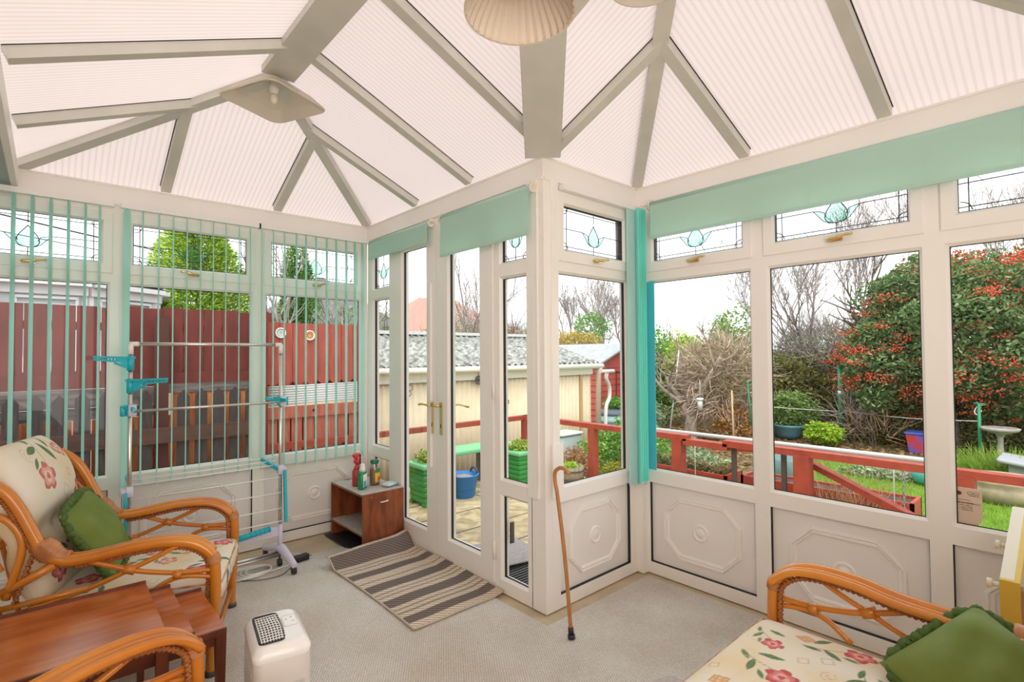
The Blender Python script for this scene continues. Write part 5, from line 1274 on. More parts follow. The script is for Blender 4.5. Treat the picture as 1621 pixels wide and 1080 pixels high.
PZ = -0.15
def slab_mat():
    m, nt, b = node_mat('sandstone_slabs')
    tc = nt.nodes.new('ShaderNodeTexCoord'); mp = nt.nodes.new('ShaderNodeMapping'); br = nt.nodes.new('ShaderNodeTexBrick')
    mp.inputs['Rotation'].default_value = (0, 0, 0.0); nt.links.new(tc.outputs['Object'], mp.inputs['Vector']); nt.links.new(mp.outputs['Vector'], br.inputs['Vector'])
    br.inputs['Scale'].default_value = 1.0; br.inputs['Brick Width'].default_value = 0.66; br.inputs['Row Height'].default_value = 0.52; br.inputs['Mortar Size'].default_value = 0.012
    br.inputs['Color1'].default_value = (0.40, 0.32, 0.19, 1); br.inputs['Color2'].default_value = (0.50, 0.42, 0.28, 1); br.inputs['Mortar'].default_value = (0.07, 0.055, 0.04, 1)
    no = nt.nodes.new('ShaderNodeTexNoise'); no.inputs['Scale'].default_value = 4.5; no.inputs['Detail'].default_value = 7; no.inputs['Distortion'].default_value = 1.4; nt.links.new(tc.outputs['Object'], no.inputs['Vector'])
    cr = nt.nodes.new('ShaderNodeValToRGB'); cr.color_ramp.elements[0].color = (0.66, 0.60, 0.50, 1); cr.color_ramp.elements[1].color = (1.2, 1.17, 1.08, 1); cr.color_ramp.elements[0].position = 0.35; cr.color_ramp.elements[1].position = 0.62
    nt.links.new(no.outputs['Fac'], cr.inputs['Fac']); mx = nt.nodes.new('ShaderNodeMix'); mx.data_type = 'RGBA'; mx.blend_type = 'MULTIPLY'; mx.inputs['Factor'].default_value = 1
    nt.links.new(br.outputs['Color'], mx.inputs[6]); nt.links.new(cr.outputs['Color'], mx.inputs[7]); nt.links.new(mx.outputs[2], b.inputs['Base Color']); b.inputs['Roughness'].default_value = 0.7
    bp = nt.nodes.new('ShaderNodeBump'); bp.inputs['Strength'].default_value = 0.4; bp.inputs['Distance'].default_value = 0.01; nt.links.new(no.outputs['Fac'], bp.inputs['Height']); nt.links.new(bp.outputs['Normal'], b.inputs['Normal'])
    return m
m = MB(); m.box(-1.0, 4.70, YA + 0.08, 5.02, G, PZ); m.box(XB + 0.08, 4.70, YC + 0.08, YA + 0.08, G, PZ); m.box(XD + 0.08, 4.70, -3.0, YC + 0.08, G, PZ)
tag(m.build('patio', slab_mat()), 'raised patio of buff riven sandstone slabs outside the doors', 'patio')

# ---------------------------------------------------------------- red railing round the patio
REDW = mat('red_stained_timber', (0.36, 0.055, 0.025), 0.6, c2=(0.27, 0.035, 0.018), scale=5, stretch=(2, 2, 2)); BRNW = mat('dark_brown_post', (0.075, 0.05, 0.045), 0.6)
t = thing('patio_railing', 'red stained timber railing round the edge of the raised patio', 'railing', (4.6, 4.9, G))
RT = 0.505
m = MB(); m.box(1.5, 4.66, 4.87, 4.94, RT - 0.055, RT); m.build('rail', REDW, t, world=True)
for y0, y1, dz in ((2.62, 4.94, 0.0), (2.22, 2.66, -0.035), (-1.2, 2.26, -0.005)):
    m = MB(); m.box(4.56, 4.66, y0, y1, RT - 0.055 + dz, RT + dz); m.build('rail', REDW, t, world=True)
for x, y, w_, mt_ in ((4.60, 4.90, 0.085, REDW), (4.60, 3.79, 0.085, REDW), (4.60, 2.72, 0.10, REDW), (4.62, 2.18, 0.035, BRNW), (4.63, 1.76, 0.035, BRNW), (4.60, 1.60, 0.115, REDW), (4.60, 0.60, 0.115, REDW), (4.60, -0.4, 0.10, REDW), (2.2, 4.905, 0.08, REDW)):
    m = MB(); m.box(x - w_ / 2, x + w_ / 2, y - w_ / 2, y + w_ / 2, G + 0.0, RT - 0.05); m.build('post', mt_, t, world=True)
m = MB(); m.bar((4.72, 1.66, 0.43), (4.72, 0.90, 0.105), 0.09, 0.045); m.build('sloping_rail', REDW, t, world=True)
m = MB(); m.bar((4.85, 2.5, 0.40), (4.95, 1.95, 0.43), 0.07, 0.05); m.build('sloping_rail', REDW, t, world=True)
t = MB(); t.tube([(4.78, 3.4, 0.490), (4.78, 1.9, 0.496), (4.78, 0.70, 0.500)], 0.020, 12); t.tube([(4.78, 1.03, 0.485), (4.78, 1.03, -0.55)], 0.004, 6); t.tube([(4.78, 2.65, 0.475), (4.78, 2.65, -0.55)], 0.004, 6)
tag(t.build('handrail_pipe', mat('grey_white_pipe', (0.50, 0.50, 0.49), 0.4)), 'long pale grey pipe handrail running just beyond the red railing', 'handrail')
m = MB()
for k in range(22):
    z = 0.40 - 0.028 * k; o_ = 0.008
    ring = [(4.86 + (0.0 if k % 2 else o_ * math.cos(a)), 0.985 + (o_ * math.cos(a) if k % 2 else 0.0), z + 0.018 * math.sin(a)) for a in [2 * PI * i / 10 for i in range(10)]]
    m.tube(ring, 0.0035, 5, closed=True)
tag(m.build('rain_chain', mat('galvanised_chain', (0.40, 0.41, 0.42), 0.4, 0.6)), 'galvanised link chain hanging by the end of the red trough', 'chain')

# red planting troughs beyond the rail
REDT = mat('bright_red_trough', (0.42, 0.06, 0.03), 0.55, c2=(0.33, 0.04, 0.02), scale=4)
def trough(label, y0, y1, x0, x1, zt, h=0.22):
    t = thing('planting_trough', label, 'planter', ((x0 + x1) / 2, (y0 + y1) / 2, G)); m = MB()
    m.box(x0, x0 + 0.025, y0, y1, zt - h, zt); m.box(x1 - 0.025, x1, y0, y1, zt - h, zt); m.box(x0, x1, y0, y0 + 0.025, zt - h, zt + 0.005); m.box(x0, x1, y1 - 0.025, y1, zt - h, zt); m.box(x0, x1, y0, y1, zt - h, zt - h + 0.02)
    m.build('box', REDT, t, world=True)
    for y in (y0 + 0.05, y1 - 0.05):
        for x in (x0 + 0.03, x1 - 0.03): m = MB(); m.box(x - 0.03, x + 0.03, y - 0.03, y + 0.03, G, zt - h + 0.01); m.build('leg', REDT, t, world=True)
    m = MB(); m.box(x0 + 0.025, x1 - 0.025, y0 + 0.025, y1 - 0.025, zt - h + 0.02, zt - 0.02); m.build('compost', mat('dark_compost', (0.10, 0.06, 0.045), 0.95, c2=(0.05, 0.03, 0.025), scale=14, bump=1.0), t, world=True)
    return t
trough('long bright red planting trough with bare compost beyond the patio railing', 0.955, 2.30, 5.0, 5.28, 0.115)
trough('second red planting trough with leafy compost further along the railing', 2.42, 3.40, 4.95, 5.30, 0.09)
V, F = twig_arrays(420, (5.12, 1.45, 0.10), (0.10, 0.45, 0.03), 0.26, 0.0035, up=1.8, seed=4, inner=0.0); V2, F2 = twig_arrays(160, (4.85, 1.32, -0.05), (0.03, 0.28, 0.05), 0.40, 0.003, up=3.0, seed=5, inner=0.0)
tag(quads_obj('dry_flower_stalks', np.concatenate([V2]), F2, mat('dry_straw', (0.50, 0.32, 0.18), 0.9)), 'dry straw coloured stalks standing in front of the red trough', 'plants', kind='stuff')
V, F = leaf_arrays(np.stack([RNG.uniform(4.98, 5.27, 900), RNG.uniform(2.45, 3.38, 900), RNG.normal(0.10, 0.025, 900)], 1), 0.028); tag(quads_obj('trough_plants', V, F, leaf_mat('trough_mix', [(0.05, 0.12, 0.02), (0.20, 0.10, 0.05), (0.26, 0.20, 0.12), (0.13, 0.2, 0.05)])), 'low leafy growth and debris in the second red trough', 'plants', kind='stuff')

# ---------------------------------------------------------------- fence beyond the back windows
FRED = mat('red_brown_fence_boards', (0.200, 0.034, 0.026), 0.75, c2=(0.135, 0.022, 0.018), scale=3, stretch=(6, 6, 1)); FDARK = mat('weathered_dark_pickets', (0.085, 0.060, 0.060), 0.8, c2=(0.045, 0.035, 0.040), scale=5, stretch=(9, 9, 1.2))
FGREY = mat('weathered_grey_board', (0.25, 0.20, 0.195), 0.85, c2=(0.10, 0.075, 0.07), scale=4, stretch=(1, 6, 9)); FOR = mat('fresh_orange_timber', (0.80, 0.30, 0.10), 0.75, c2=(0.50, 0.14, 0.05), scale=3.5, stretch=(8, 8, 1))
FR2 = mat('brick_red_gate_paint', (0.42, 0.085, 0.055), 0.7, c2=(0.31, 0.055, 0.04), scale=4, stretch=(7, 7, 1)); FR3 = mat('salmon_red_boards', (0.50, 0.15, 0.095), 0.7, c2=(0.36, 0.085, 0.055), scale=4, stretch=(7, 7, 1))
rs = random.Random(5)
t = thing('board_fence', 'tall red brown vertical board fence beyond the back windows', 'fence', (0.0, 5.05, G)); x = -2.6; i = 0
m = MB()
while x < 1.40:
    w_ = rs.uniform(0.125, 0.150); top = 1.675 + rs.uniform(-0.008, 0.008) + (0.012 if x > 0.35 else 0.0); g_ = 0.006 if rs.random() < 0.6 else 0.016
    m.box(x, x + w_ - g_, 5.03 + rs.uniform(0, 0.012), 5.055, 1.10, top); x += w_
m.build('boards', FRED, t, world=True)
m = MB(); m.box(-2.6, 1.42, 5.055, 5.09, 1.50, 1.56); m.box(-2.6, 1.42, 5.055, 5.09, 1.13, 1.19); m.build('rail', FRED, t, world=True)
m = MB(); m.box(-2.6, 1.40, 5.0, 5.025, 1.06, 1.165); m.build('gravel_board', FRED, t, world=True)
m = MB(); m.box(-2.6, 0.72, 4.995, 5.02, 0.92, 1.055); m.box(-2.6, 0.72, 5.0, 5.02, 0.83, 0.915); m.box(0.72, 1.42, 4.990, 4.999, 1.0, 1.075); m.build('horizontal_boards', FGREY, t, world=True)
m = MB(); x = -2.6
while x < 1.42:
    w_ = rs.uniform(0.085, 0.11); m.box(x, x + w_ - 0.004, 5.00, 5.018, -0.5, (0.825 if x < 0.70 else 1.02) + rs.uniform(-.004, .004)); x += w_
m.build('lower_boards', FOR, t, world=True)
for px in (0.675, 1.425): m = MB(); m.box(px - 0.045, px + 0.045, 4.93, 4.995, G, 1.62 if px < 1 else 1.69); m.build('post', mat('dark_red_post', (0.10, 0.03, 0.027), 0.8) if px < 1 else FRED, t, world=True)
t = thing('picket_fence', 'old dark pointed picket fence standing in front of the tall boards', 'fence', (0.0, 4.9, G)); x = -2.5; m = MB(); k = 0
while x < 1.36:
    w_ = 0.085; cx = x + w_ / 2
    if not (0.60 < cx < 0.74):
        th = 0.018; top = 1.035 + rs.uniform(-0.01, 0.01); nar = w_ * 0.5
        m.prism([(cx - nar, 4.90, G), (cx + nar, 4.90, G), (cx + nar, 4.90, top - 0.055), (cx, 4.90, top), (cx - nar, 4.90, top - 0.055)], (0, th, 0))
    x += 0.126
m.build('pickets', FDARK, t, world=True)
m = MB(); m.box(-2.6, 1.40, 4.885, 4.90, 0.615, 0.735); m.box(-2.6, 1.40, 4.885, 4.90, -0.1, 0.0); m.build('rail', mat('brown_picket_rail', (0.13, 0.06, 0.045), 0.8, c2=(0.08, 0.04, 0.035), scale=4, stretch=(1, 8, 8)), t, world=True)
# red gate section with white corrugated strip
t = thing('garden_gate', 'bright red boarded gate section with white corrugated strip, right of the dark pickets', 'gate', (1.95, 5.0, G)); m = MB(); x = 1.475
while x < 2.44:
    w_ = 0.118; m.prism([(x, 5.0, 1.055), (x + w_ / 2, 5.0, 0.995), (x + w_ - 0.004, 5.0, 1.055), (x + w_ - 0.004, 5.0, 1.60), (x, 5.0, 1.60)], (0, 0.02, 0)); x += w_
m.build('upper_boards', FR2, t, world=True)
m = MB(); m.box(1.475, 2.44, 5.02, 5.05, 1.20, 1.27); m.build('rail', FR2, t, world=True)
m = MB(); m.box(1.47, 2.42, 5.025, 5.035, 0.95, 1.06); m.build('backing', mat('brown_backing', (0.17, 0.07, 0.04), 0.8), t, world=True)
m = MB(); N = 96; vs = []; z0, z1 = 0.835, 1.015
for j in range(N + 1):
    z = z0 + (z1 - z0) * j / N; yy = 4.985 + 0.008 * math.sin(2 * PI * j / 12.0); vs += [(1.47, yy, z), (2.40, yy, z + 0.012), (2.40, yy + 0.003, z + 0.012), (1.47, yy + 0.003, z)]
m.add(vs, [(4 * j + a_, 4 * j + (a_ + 1) % 4, 4 * j + 4 + (a_ + 1) % 4, 4 * j + 4 + a_) for j in range(N) for a_ in range(4)], 0, True); m.build('corrugated_strip', mat('white_corrugated_sheet', (0.74, 0.74, 0.74), 0.4), t, world=True)
m = MB(); m.box(1.47, 2.42, 4.975, 4.995, 0.715, 0.825); m.build('mid_rail', FR3, t, world=True)
m = MB(); x = 1.475
while x < 2.43:
    w_ = 0.112; m.box(x, x + w_ - 0.016, 4.997, 5.015, G, 0.73); x += w_
m.build('lower_boards', FR3, t, world=True)
m = MB(); m.box(1.47, 2.44, 5.016, 5.024, G, 0.72); m.build('backing', mat('dark_gap_board', (0.10, 0.03, 0.02), 0.9), t, world=True)
m = MB(); m.box(2.42, 2.50, 4.96, 5.04, G, 1.60); m.build('post', FR2, t, world=True)
m = MB(); m.tube([(1.895, 4.965, 0.775), (1.895, 4.98, 0.775)], 0.012, 12); m.tube([(1.895, 4.96, 0.775), (1.895, 4.965, 0.775)], 0.007, 10); m.build('latch', BLACK, t, world=True)
for cx, cz, mt_, lb in ((1.595, 1.505, mat('pale_grey_plaque', (0.50, 0.52, 0.50), 0.5), 'round grey and white metal plaque on the red gate section'), (1.862, 1.487, mat('yellow_plaque', (0.62, 0.42, 0.10), 0.5), 'round yellow patterned plaque on the red gate section')):
    t = thing('wall_plaque', lb, 'plaque', (cx, 4.985, cz)); m = MB()
    m.tube([(cx + 0.043 * math.cos(a), 4.985, cz + 0.043 * math.sin(a)) for a in [2 * PI * i / 24 for i in range(24)]], 0.006, 6, closed=True); m.build('rim', PLASTW, t, world=True)
    m = MB(); m.tube([(cx, 4.990, cz), (cx, 4.998, cz)], 0.042, 20)
    m.build('disc', mt_, t, world=True); m = MB()
    for k in range(7): a = 2 * PI * k / 7; m.tube([(cx + 0.022 * math.cos(a), 4.985, cz + 0.022 * math.sin(a)), (cx + 0.022 * math.cos(a), 4.990, cz + 0.022 * math.sin(a))], 0.007, 8)
    m.build('relief', LAB if mt_.name.startswith('pale') else LABR, t, world=True)

# neighbour's white conservatory beyond the fence
WHT = mat('neighbour_white_frames', (0.66, 0.66, 0.68), 0.5); WGL = mat('neighbour_dull_glass', (0.42, 0.47, 0.50), 0.2)
t = thing('neighbouring_conservatory', 'white framed conservatory next door rising above the fence', 'building', (-0.6, 7.0, G))
m = MB(); m.box(-3.5, 0.72, 6.9, 8.6, G, 1.30); m.build('wall', WHT, t, world=True)
path = [(-3.5, 6.9), (0.30, 6.9), (0.95, 7.35), (1.05, 8.6)]
m = MB(); g2 = MB(); f2 = MB()
for (ax, ay), (bx, by) in zip(path, path[1:]):
    a = Vector((ax, ay, 0)); b = Vector((bx, by, 0)); L = (b - a).length; d = (b - a) / L; nrm = Vector((d.y, -d.x, 0)); nb = max(1, round(L / 0.62))
    m.bar(a + Vector((0, 0, 2.02)), b + Vector((0, 0, 2.02)), 0.10, 0.10); m.bar(a + Vector((0, 0, 1.30)), b + Vector((0, 0, 1.30)), 0.08, 0.30); m.bar(a + nrm * 0.09 + Vector((0, 0, 2.06)), b + nrm * 0.09 + Vector((0, 0, 2.06)), 0.08, 0.05)
    g2.bar(a + Vector((0, 0, 1.95)), b + Vector((0, 0, 1.95)), 0.012, 0.65)
    for k in range(nb + 1):
        p = a + d * L * k / nb; m.bar(p + Vector((0, 0, 1.28)), p + Vector((0, 0, 1.95)), 0.09, 0.06, up=nrm)
    for k in range(nb):
        p = a + d * L * (k + 0.5) / nb; q = p + nrm * 0.03; w2 = L / nb * 0.36
        for s1 in (-1, 1): f2.bar(q + d * w2 * s1 + Vector((0, 0, 1.30)), q + d * w2 * s1 + Vector((0, 0, 1.90)), 0.025, 0.02, up=nrm)
        f2.bar(q - d * w2 + Vector((0, 0, 1.90)), q + d * w2 + Vector((0, 0, 1.90)), 0.02, 0.025); f2.bar(q - d * w2 + Vector((0, 0, 1.83)), q + d * w2 + Vector((0, 0, 1.83)), 0.008, 0.006)
m.build('frames', WHT, t, world=True); g2.build('glazing', WGL, t, world=True); f2.build('sashes', WHT, t, world=True)
m = MB(); ap = (-1.2, 8.6, 2.62); ap2 = (-3.5, 8.6, 2.62); ed = [(-3.5, 6.8, 2.07), (0.33, 6.8, 2.07), (1.03, 7.3, 2.07), (1.15, 8.7, 2.07)]
m.add(ed + [ap2, ap], [(0, 1, 5, 4), (1, 2, 5), (2, 3, 5)]); m.add([(x, y, z + 0.02) for x, y, z in ed + [ap2, ap]], [(0, 1, 5, 4), (1, 2, 5), (2, 3, 5)]); m.build('roof', mat('grey_white_roof_sheet', (0.50, 0.50, 0.52), 0.3), t, world=True)
m = MB(); sp = [Vector(ed[0]).lerp(Vector(ed[1]), k / 6) for k in range(7)]
for k, p in enumerate(sp): m.bar(p + Vector((0, 0, 0.04)), Vector(ap2).lerp(Vector(ap), min(1, k / 5)) + Vector((0, 0, 0.04)), 0.04, 0.03)
m.bar(Vector(ed[2]) + Vector((0, 0, 0.04)), Vector(ap) + Vector((0, 0, 0.04)), 0.05, 0.03); m.build('roof_bars', WHT, t, world=True)
for k, (z0, z1, sag) in enumerate(((4.1, 3.15, 0.06), (3.72, 3.0, 0.05))):
    m = MB(); m.tube([(-3 + 6 * q, 12, z0 + (z1 - z0) * q - sag * math.sin(PI * q)) for q in [i / 16 for i in range(17)]], 0.008 if k else 0.014, 5)
    tag(m.build('overhead_wire', BLACK), ('thick upper' if not k else 'thin lower') + ' overhead wire crossing the sky beyond the left top light', 'wire')

# conifer and bare trees beyond the fence
def conifer(label, c, h, r, n, seed, lm=L_CONI):
    t = thing('conifer', label, 'tree', (c[0], c[1], G)); rs = np.random.default_rng(seed)
    q = rs.random(n) ** 0.7; z = c[2] + h * (1 - q); rad = r * (0.25 + 0.75 * q) * np.sqrt(rs.random(n)); th = rs.uniform(0, 2 * PI, n)
    lump = 1 + 0.25 * np.sin(th * 3 + z * 4); x = c[0] + rad * lump * np.cos(th); y = c[1] + rad * lump * np.sin(th)
    d = np.stack([np.cos(th), np.sin(th), rs.uniform(-0.1, 0.5, n)], 1) + rs.normal(size=(n, 3)) * 0.25; d /= np.linalg.norm(d, axis=1)[:, None]
    sd = np.cross(d, rs.normal(size=(n, 3))); sd /= np.linalg.norm(sd, axis=1)[:, None]; C = np.stack([x, y, z], 1); L = rs.uniform(0.035, 0.085, n)[:, None]
    V = np.stack([C, C + d * L * 0.5 + sd * 0.011, C + d * L, C + d * L * 0.5 - sd * 0.011], 1).reshape(-1, 3); quads_obj('foliage', V, np.arange(4 * n).reshape(n, 4), lm, t, (c[0], c[1], G))
    m = MB(); m.tube([(c[0], c[1], G), (c[0], c[1], c[2] + h * 0.8)], [0.12, 0.03], 8)
    for k in range(14): a = k * 2.4; z_ = c[2] + h * k / 16; m.tube([(c[0], c[1], z_), (c[0] + r * 0.8 * (1 - k / 18) * math.cos(a), c[1] + r * 0.8 * (1 - k / 18) * math.sin(a), z_ + 0.15)], 0.02, 5)
    m.build('trunk', BARK, t, world=True); return t
conifer('bright yellow green conifer beyond the fence behind the middle window', (1.62, 8.6, 1.0), 2.5, 0.95, 46000, 3)
conifer('darker conifer partly hidden behind the bare branches, third back window', (3.15, 9.0, 1.0), 2.15, 0.50, 17000, 4, L_MID)
def bare_tree(name, label, base, h, r, depth, seed, spread=0.55, kids_=3, twigs=0, crown=None, mt_=None, up=0.12, tlen=0.5, minr=0.0035, lean=(0, 0, 1), tw=0.004):
    t = thing(name, label, 'tree', base); m = MB(); rs = random.Random(seed); branch_mesh(m, base, lean, h, r, depth, rs, spread, up, 0.74, kids_, 6, 0.10, minr)
    m.build('branches', mt_ or BARKP, t, world=True)
    if twigs: V, F = twig_arrays(twigs, crown[0], crown[1], tlen, tw, seed=seed, up=0.8); quads_obj('twigs', V, F, mt_ or BARKP, t, base)
    return t
bare_tree('bare_tree', 'leafless spreading tree beyond the fence right of the bright conifer', (2.72, 8.2, G), 1.35, 0.07, 4, 21, 0.6)
bare_tree('bare_tree', 'leafless thin tree showing above the red gate section', (3.75, 8.0, G), 1.25, 0.06, 4, 22, 0.6)
shrub('garden_shrub', 'loose grey green shrub above the red gate section', 'shrub', (4.0, 8.6, 1.5), (0.8, 0.4, 0.7), 2600, 0.035, L_GREY, 300, 0.3, seed=8)

# ---------------------------------------------------------------- garage
CORR = mat('beige_corrugated_wall', (0.80, 0.67, 0.48), 0.6, c2=(0.72, 0.59, 0.41), scale=3); ASB = mat('lichened_fibre_cement', (0.44, 0.44, 0.41), 0.95, c2=(0.12, 0.12, 0.105), scale=11, detail=9)
GUTM = mat('cream_gutter', (0.80, 0.76, 0.62), 0.5)
t = thing('garage', 'long beige corrugated garage with lichen covered grey roof along the patio', 'garage', (4.8, 6.6, G))
m = MB(); N = 500; x0, x1 = 2.45, 6.75; vs = []
for j in range(N + 1):
    x = x0 + (x1 - x0) * j / N; yy = 5.60 + 0.010 * math.sin(2 * PI * x / 0.085); vs += [(x, yy, G), (x, yy, 1.05), (x, yy + 0.01, 1.05), (x, yy + 0.01, G)]
m.add(vs, [(4 * j + a_, 4 * j + 4 + a_, 4 * j + 4 + (a_ + 1) % 4, 4 * j + (a_ + 1) % 4) for j in range(N) for a_ in range(4)], 0, True)
m.box(x1 - 0.01, x1, 5.60, 8.6, G, 1.05); m.box(x0, x0 + 0.01, 5.60, 8.6, G, 1.05); m.add([(x1, 5.6, 1.05), (x1, 8.6, 1.05), (x1, 7.1, 1.50), (x1 - .01, 5.6, 1.05), (x1 - .01, 8.6, 1.05), (x1 - .01, 7.1, 1.50)], [(0, 1, 2), (3, 5, 4)]); m.build('wall', CORR, t, world=True)
m = MB(); N = 520; x0, x1 = 2.35, 6.86; vs = []
for j in range(N + 1):
    x = x0 + (x1 - x0) * j / N; dz = 0.018 * math.sin(2 * PI * x / 0.115); vs += [(x, 5.50, 1.135 + dz), (x, 7.08, 1.60 + dz), (x, 7.08, 1.612 + dz), (x, 5.50, 1.147 + dz)]
m.add(vs, [(4 * j + a_, 4 * j + 4 + a_, 4 * j + 4 + (a_ + 1) % 4, 4 * j + (a_ + 1) % 4) for j in range(N) for a_ in range(4)], 0, True)
m.add([(x0, 7.08, 1.60), (x1, 7.08, 1.60), (x1, 8.7, 1.13), (x0, 8.7, 1.13)], [(0, 1, 2, 3)]); m.build('roof', ASB, t, world=True)
m = MB(); m.bar((x0, 7.06, 1.655), (x1, 7.06, 1.655), 0.16, 0.05); m.build('ridge_cap', mat('white_ridge_cap', (0.62, 0.62, 0.60), 0.7), t, world=True)
m = MB(); m.tube([(x0, 5.47, 1.100), (6.90, 5.47, 1.085)], 0.040, 12); m.build('gutter', GUTM, t, world=True)
m = MB(); m.box(2.45, 6.75, 5.555, 5.585, 0.95, 1.07); m.build('fascia', GUTM, t, world=True)
m = MB(); m.tube([(6.84, 5.47, 1.06), (6.83, 5.50, 0.95), (6.83, 5.52, -0.5)], 0.045, 10); m.build('corner_post', mat('pale_timber_post', (0.50, 0.40, 0.30), 0.8), t, world=True)
m = MB(); m.box(6.45, 6.50, 5.56, 5.59, G, 0.98); m.build('corner_batten', mat('tan_batten', (0.50, 0.34, 0.17), 0.7), t, world=True)
m = MB(); m.box(4.345, 4.395, 5.555, 5.585, 0.70, 0.93); tag(m.build('wall_thermometer', BLACK), 'narrow dark thermometer board hanging on the garage wall', 'thermometer') if False else None
def plaque(name, label, cx, cz, kind):
    t = thing(name, label, 'ornament', (cx, 5.575, cz)); m = MB()
    if kind == 0:
        m.tube([(cx + 0.055 * math.cos(a), 5.540, cz + 0.055 * math.sin(a)) for a in [2 * PI * i / 22 for i in range(22)]], 0.006, 6, closed=True)
        for k in range(6): a = 2 * PI * k / 6; m.tube([(cx + (0.030 + 0.02 * math.cos(b)) * math.cos(a) - 0.018 * math.sin(b) * math.sin(a), 5.540, cz + (0.030 + 0.02 * math.cos(b)) * math.sin(a) + 0.018 * math.sin(b) * math.cos(a)) for b in [2 * PI * i / 10 for i in range(10)]], 0.005, 5, closed=True)
        m.tube([(cx, 5.54, cz + 0.05), (cx, 5.553, cz + 0.10)], 0.004, 5)
    else:
        m.tube([(cx + 0.035 * math.cos(a), 5.540, cz + 0.03 + 0.035 * math.sin(a)) for a in [2 * PI * i / 22 for i in range(22)]], 0.006, 6, closed=True); m.tube([(cx, 5.540, cz), (cx + 0.02, 5.540, cz - 0.05), (cx - 0.02, 5.540, cz - 0.07)], 0.006, 6)
    m.build('openwork', DARKM if kind == 0 else mat('grey_ornament', (0.22, 0.23, 0.27), 0.6), t, world=True)
plaque('wall_ornament', 'round openwork metal ornament hanging on the garage wall', 4.34, 0.945, 0)
plaque('wall_ornament', 'small grey hook ornament on the garage wall by the left door', 3.28, 0.86, 1)
m = MB(); m.box(4.80, 4.87, 5.56, 5.585, 0.68, 0.90); tag(m.build('wall_thermometer', BLACK), 'dark rectangular board on the garage wall above a red plate', 'board')
m = MB(); m.box(4.82, 4.90, 5.56, 5.585, 0.585, 0.645); tag(m.build('wall_sign_plate', mat('dull_red_plate', (0.36, 0.10, 0.08), 0.6)), 'small dull red plate on the garage wall under the dark board', 'plate')

# far houses
def hip_house(label, x0, x1, y0, y1, ez, rz_, rm, wm):
    t = thing('house', label, 'house', ((x0 + x1) / 2, (y0 + y1) / 2, G)); m = MB(); m.box(x0, x1, y0, y1, G, ez); m.build('wall', wm, t, world=True); o = 0.3; yc = (y0 + y1) / 2; h = (y1 - y0) / 2
    m = MB(); P = [(x0 - o, y0 - o, ez), (x1 + o, y0 - o, ez), (x1 + o, y1 + o, ez), (x0 - o, y1 + o, ez), (x0 + h, yc, rz_), (x1 - h, yc, rz_)]; m.add(P, [(0, 1, 5, 4), (1, 2, 5), (2, 3, 4, 5), (3, 0, 4), (0, 3, 2, 1)]); m.build('roof', rm, t, world=True)
    pass
    for k in range(3):
        wx = x0 + (x1 - x0) * (k + 0.6) / 3.2; m = MB(); m.box(wx, wx + 0.9, y0 - 0.03, y0, ez - 1.4, ez - 0.4); fr = m.build('window', WHT, t, world=True); m = MB(); m.box(wx + 0.06, wx + 0.84, y0 - 0.04, y0 - 0.03, ez - 1.34, ez - 0.46); m.build('pane', WGL, fr, world=True)
hip_house('far pale house with red tiled roof above the garage', 13.0, 21.5, 23, 29, 2.0, 4.6, mat('red_roof_tiles', (0.52, 0.27, 0.22), 0.9, c2=(0.42, 0.20, 0.16), scale=12), mat('render_wall', (0.5, 0.47, 0.42), 0.9))
hip_house('far grey roofed house seen through the narrow left side light', 7.0, 12.3, 22, 27, 2.6, 5.0, mat('grey_roof_tiles', (0.17, 0.15, 0.15), 0.9, c2=(0.12, 0.11, 0.11), scale=12), mat('cream_wall', (0.55, 0.52, 0.44), 0.9))

# growth behind the garage
for k, (cx, cy, rx, rz_, cz, lm, lb) in enumerate(((8.5, 11.8, 1.0, 0.60, 1.75, L_GREY, 'grey green twiggy bush behind the garage roof on the left'), (10.2, 12.2, 1.3, 0.62, 1.75, L_RUST, 'russet twiggy bush behind the garage roof in the centre'), (12.0, 12.6, 0.9, 0.5, 1.8, L_GREY, 'thin grey green bush behind the right end of the garage roof'))):
    shrub('garden_shrub', lb, 'shrub', (cx, cy, cz), (rx, 0.5, rz_), 1800, 0.035, lm, 700, 0.55, BARKP, seed=30 + k, tw=0.006)
bare_tree('bare_tree', 'leafless arching tree over the garage ridge behind the doors', (9.6, 12.5, G), 1.9, 0.07, 4, 33, 0.55)
bare_tree('bare_tree', 'leafless arching tree over the garage behind the narrow right side light', (11.3, 12.8, G), 1.7, 0.06, 4, 35, 0.65)
shrub('garden_shrub', 'golden yellow bush behind the grey shed roof', 'shrub', (13.6, 12.0, 1.45), (1.25, 0.6, 0.62), 4200, 0.05, L_YEL, 200, 0.4, seed=41)
for k, (bx, by, sd, hh) in enumerate(((15.4, 13.6, 51, 2.5), (17.2, 13.4, 52, 2.9), (19.0, 13.8, 53, 2.6))):
    bare_tree('bare_tree', ('tall bare tree with fine branches, left one', 'tall bare tree with fine branches, middle one', 'tall bare tree with fine branches, right one')[k] + ' behind the red shed', (bx, by, G), hh * 0.68, 0.085, 5, sd, 0.50, 3, up=0.20, minr=0.0080)
shrub('garden_shrub', 'green ivy mass among the bare trees behind the shed', 'shrub', (15.6, 12.8, 2.2), (0.9, 0.5, 0.7), 2600, 0.05, L_MID, 0, seed=44, stem=False); 

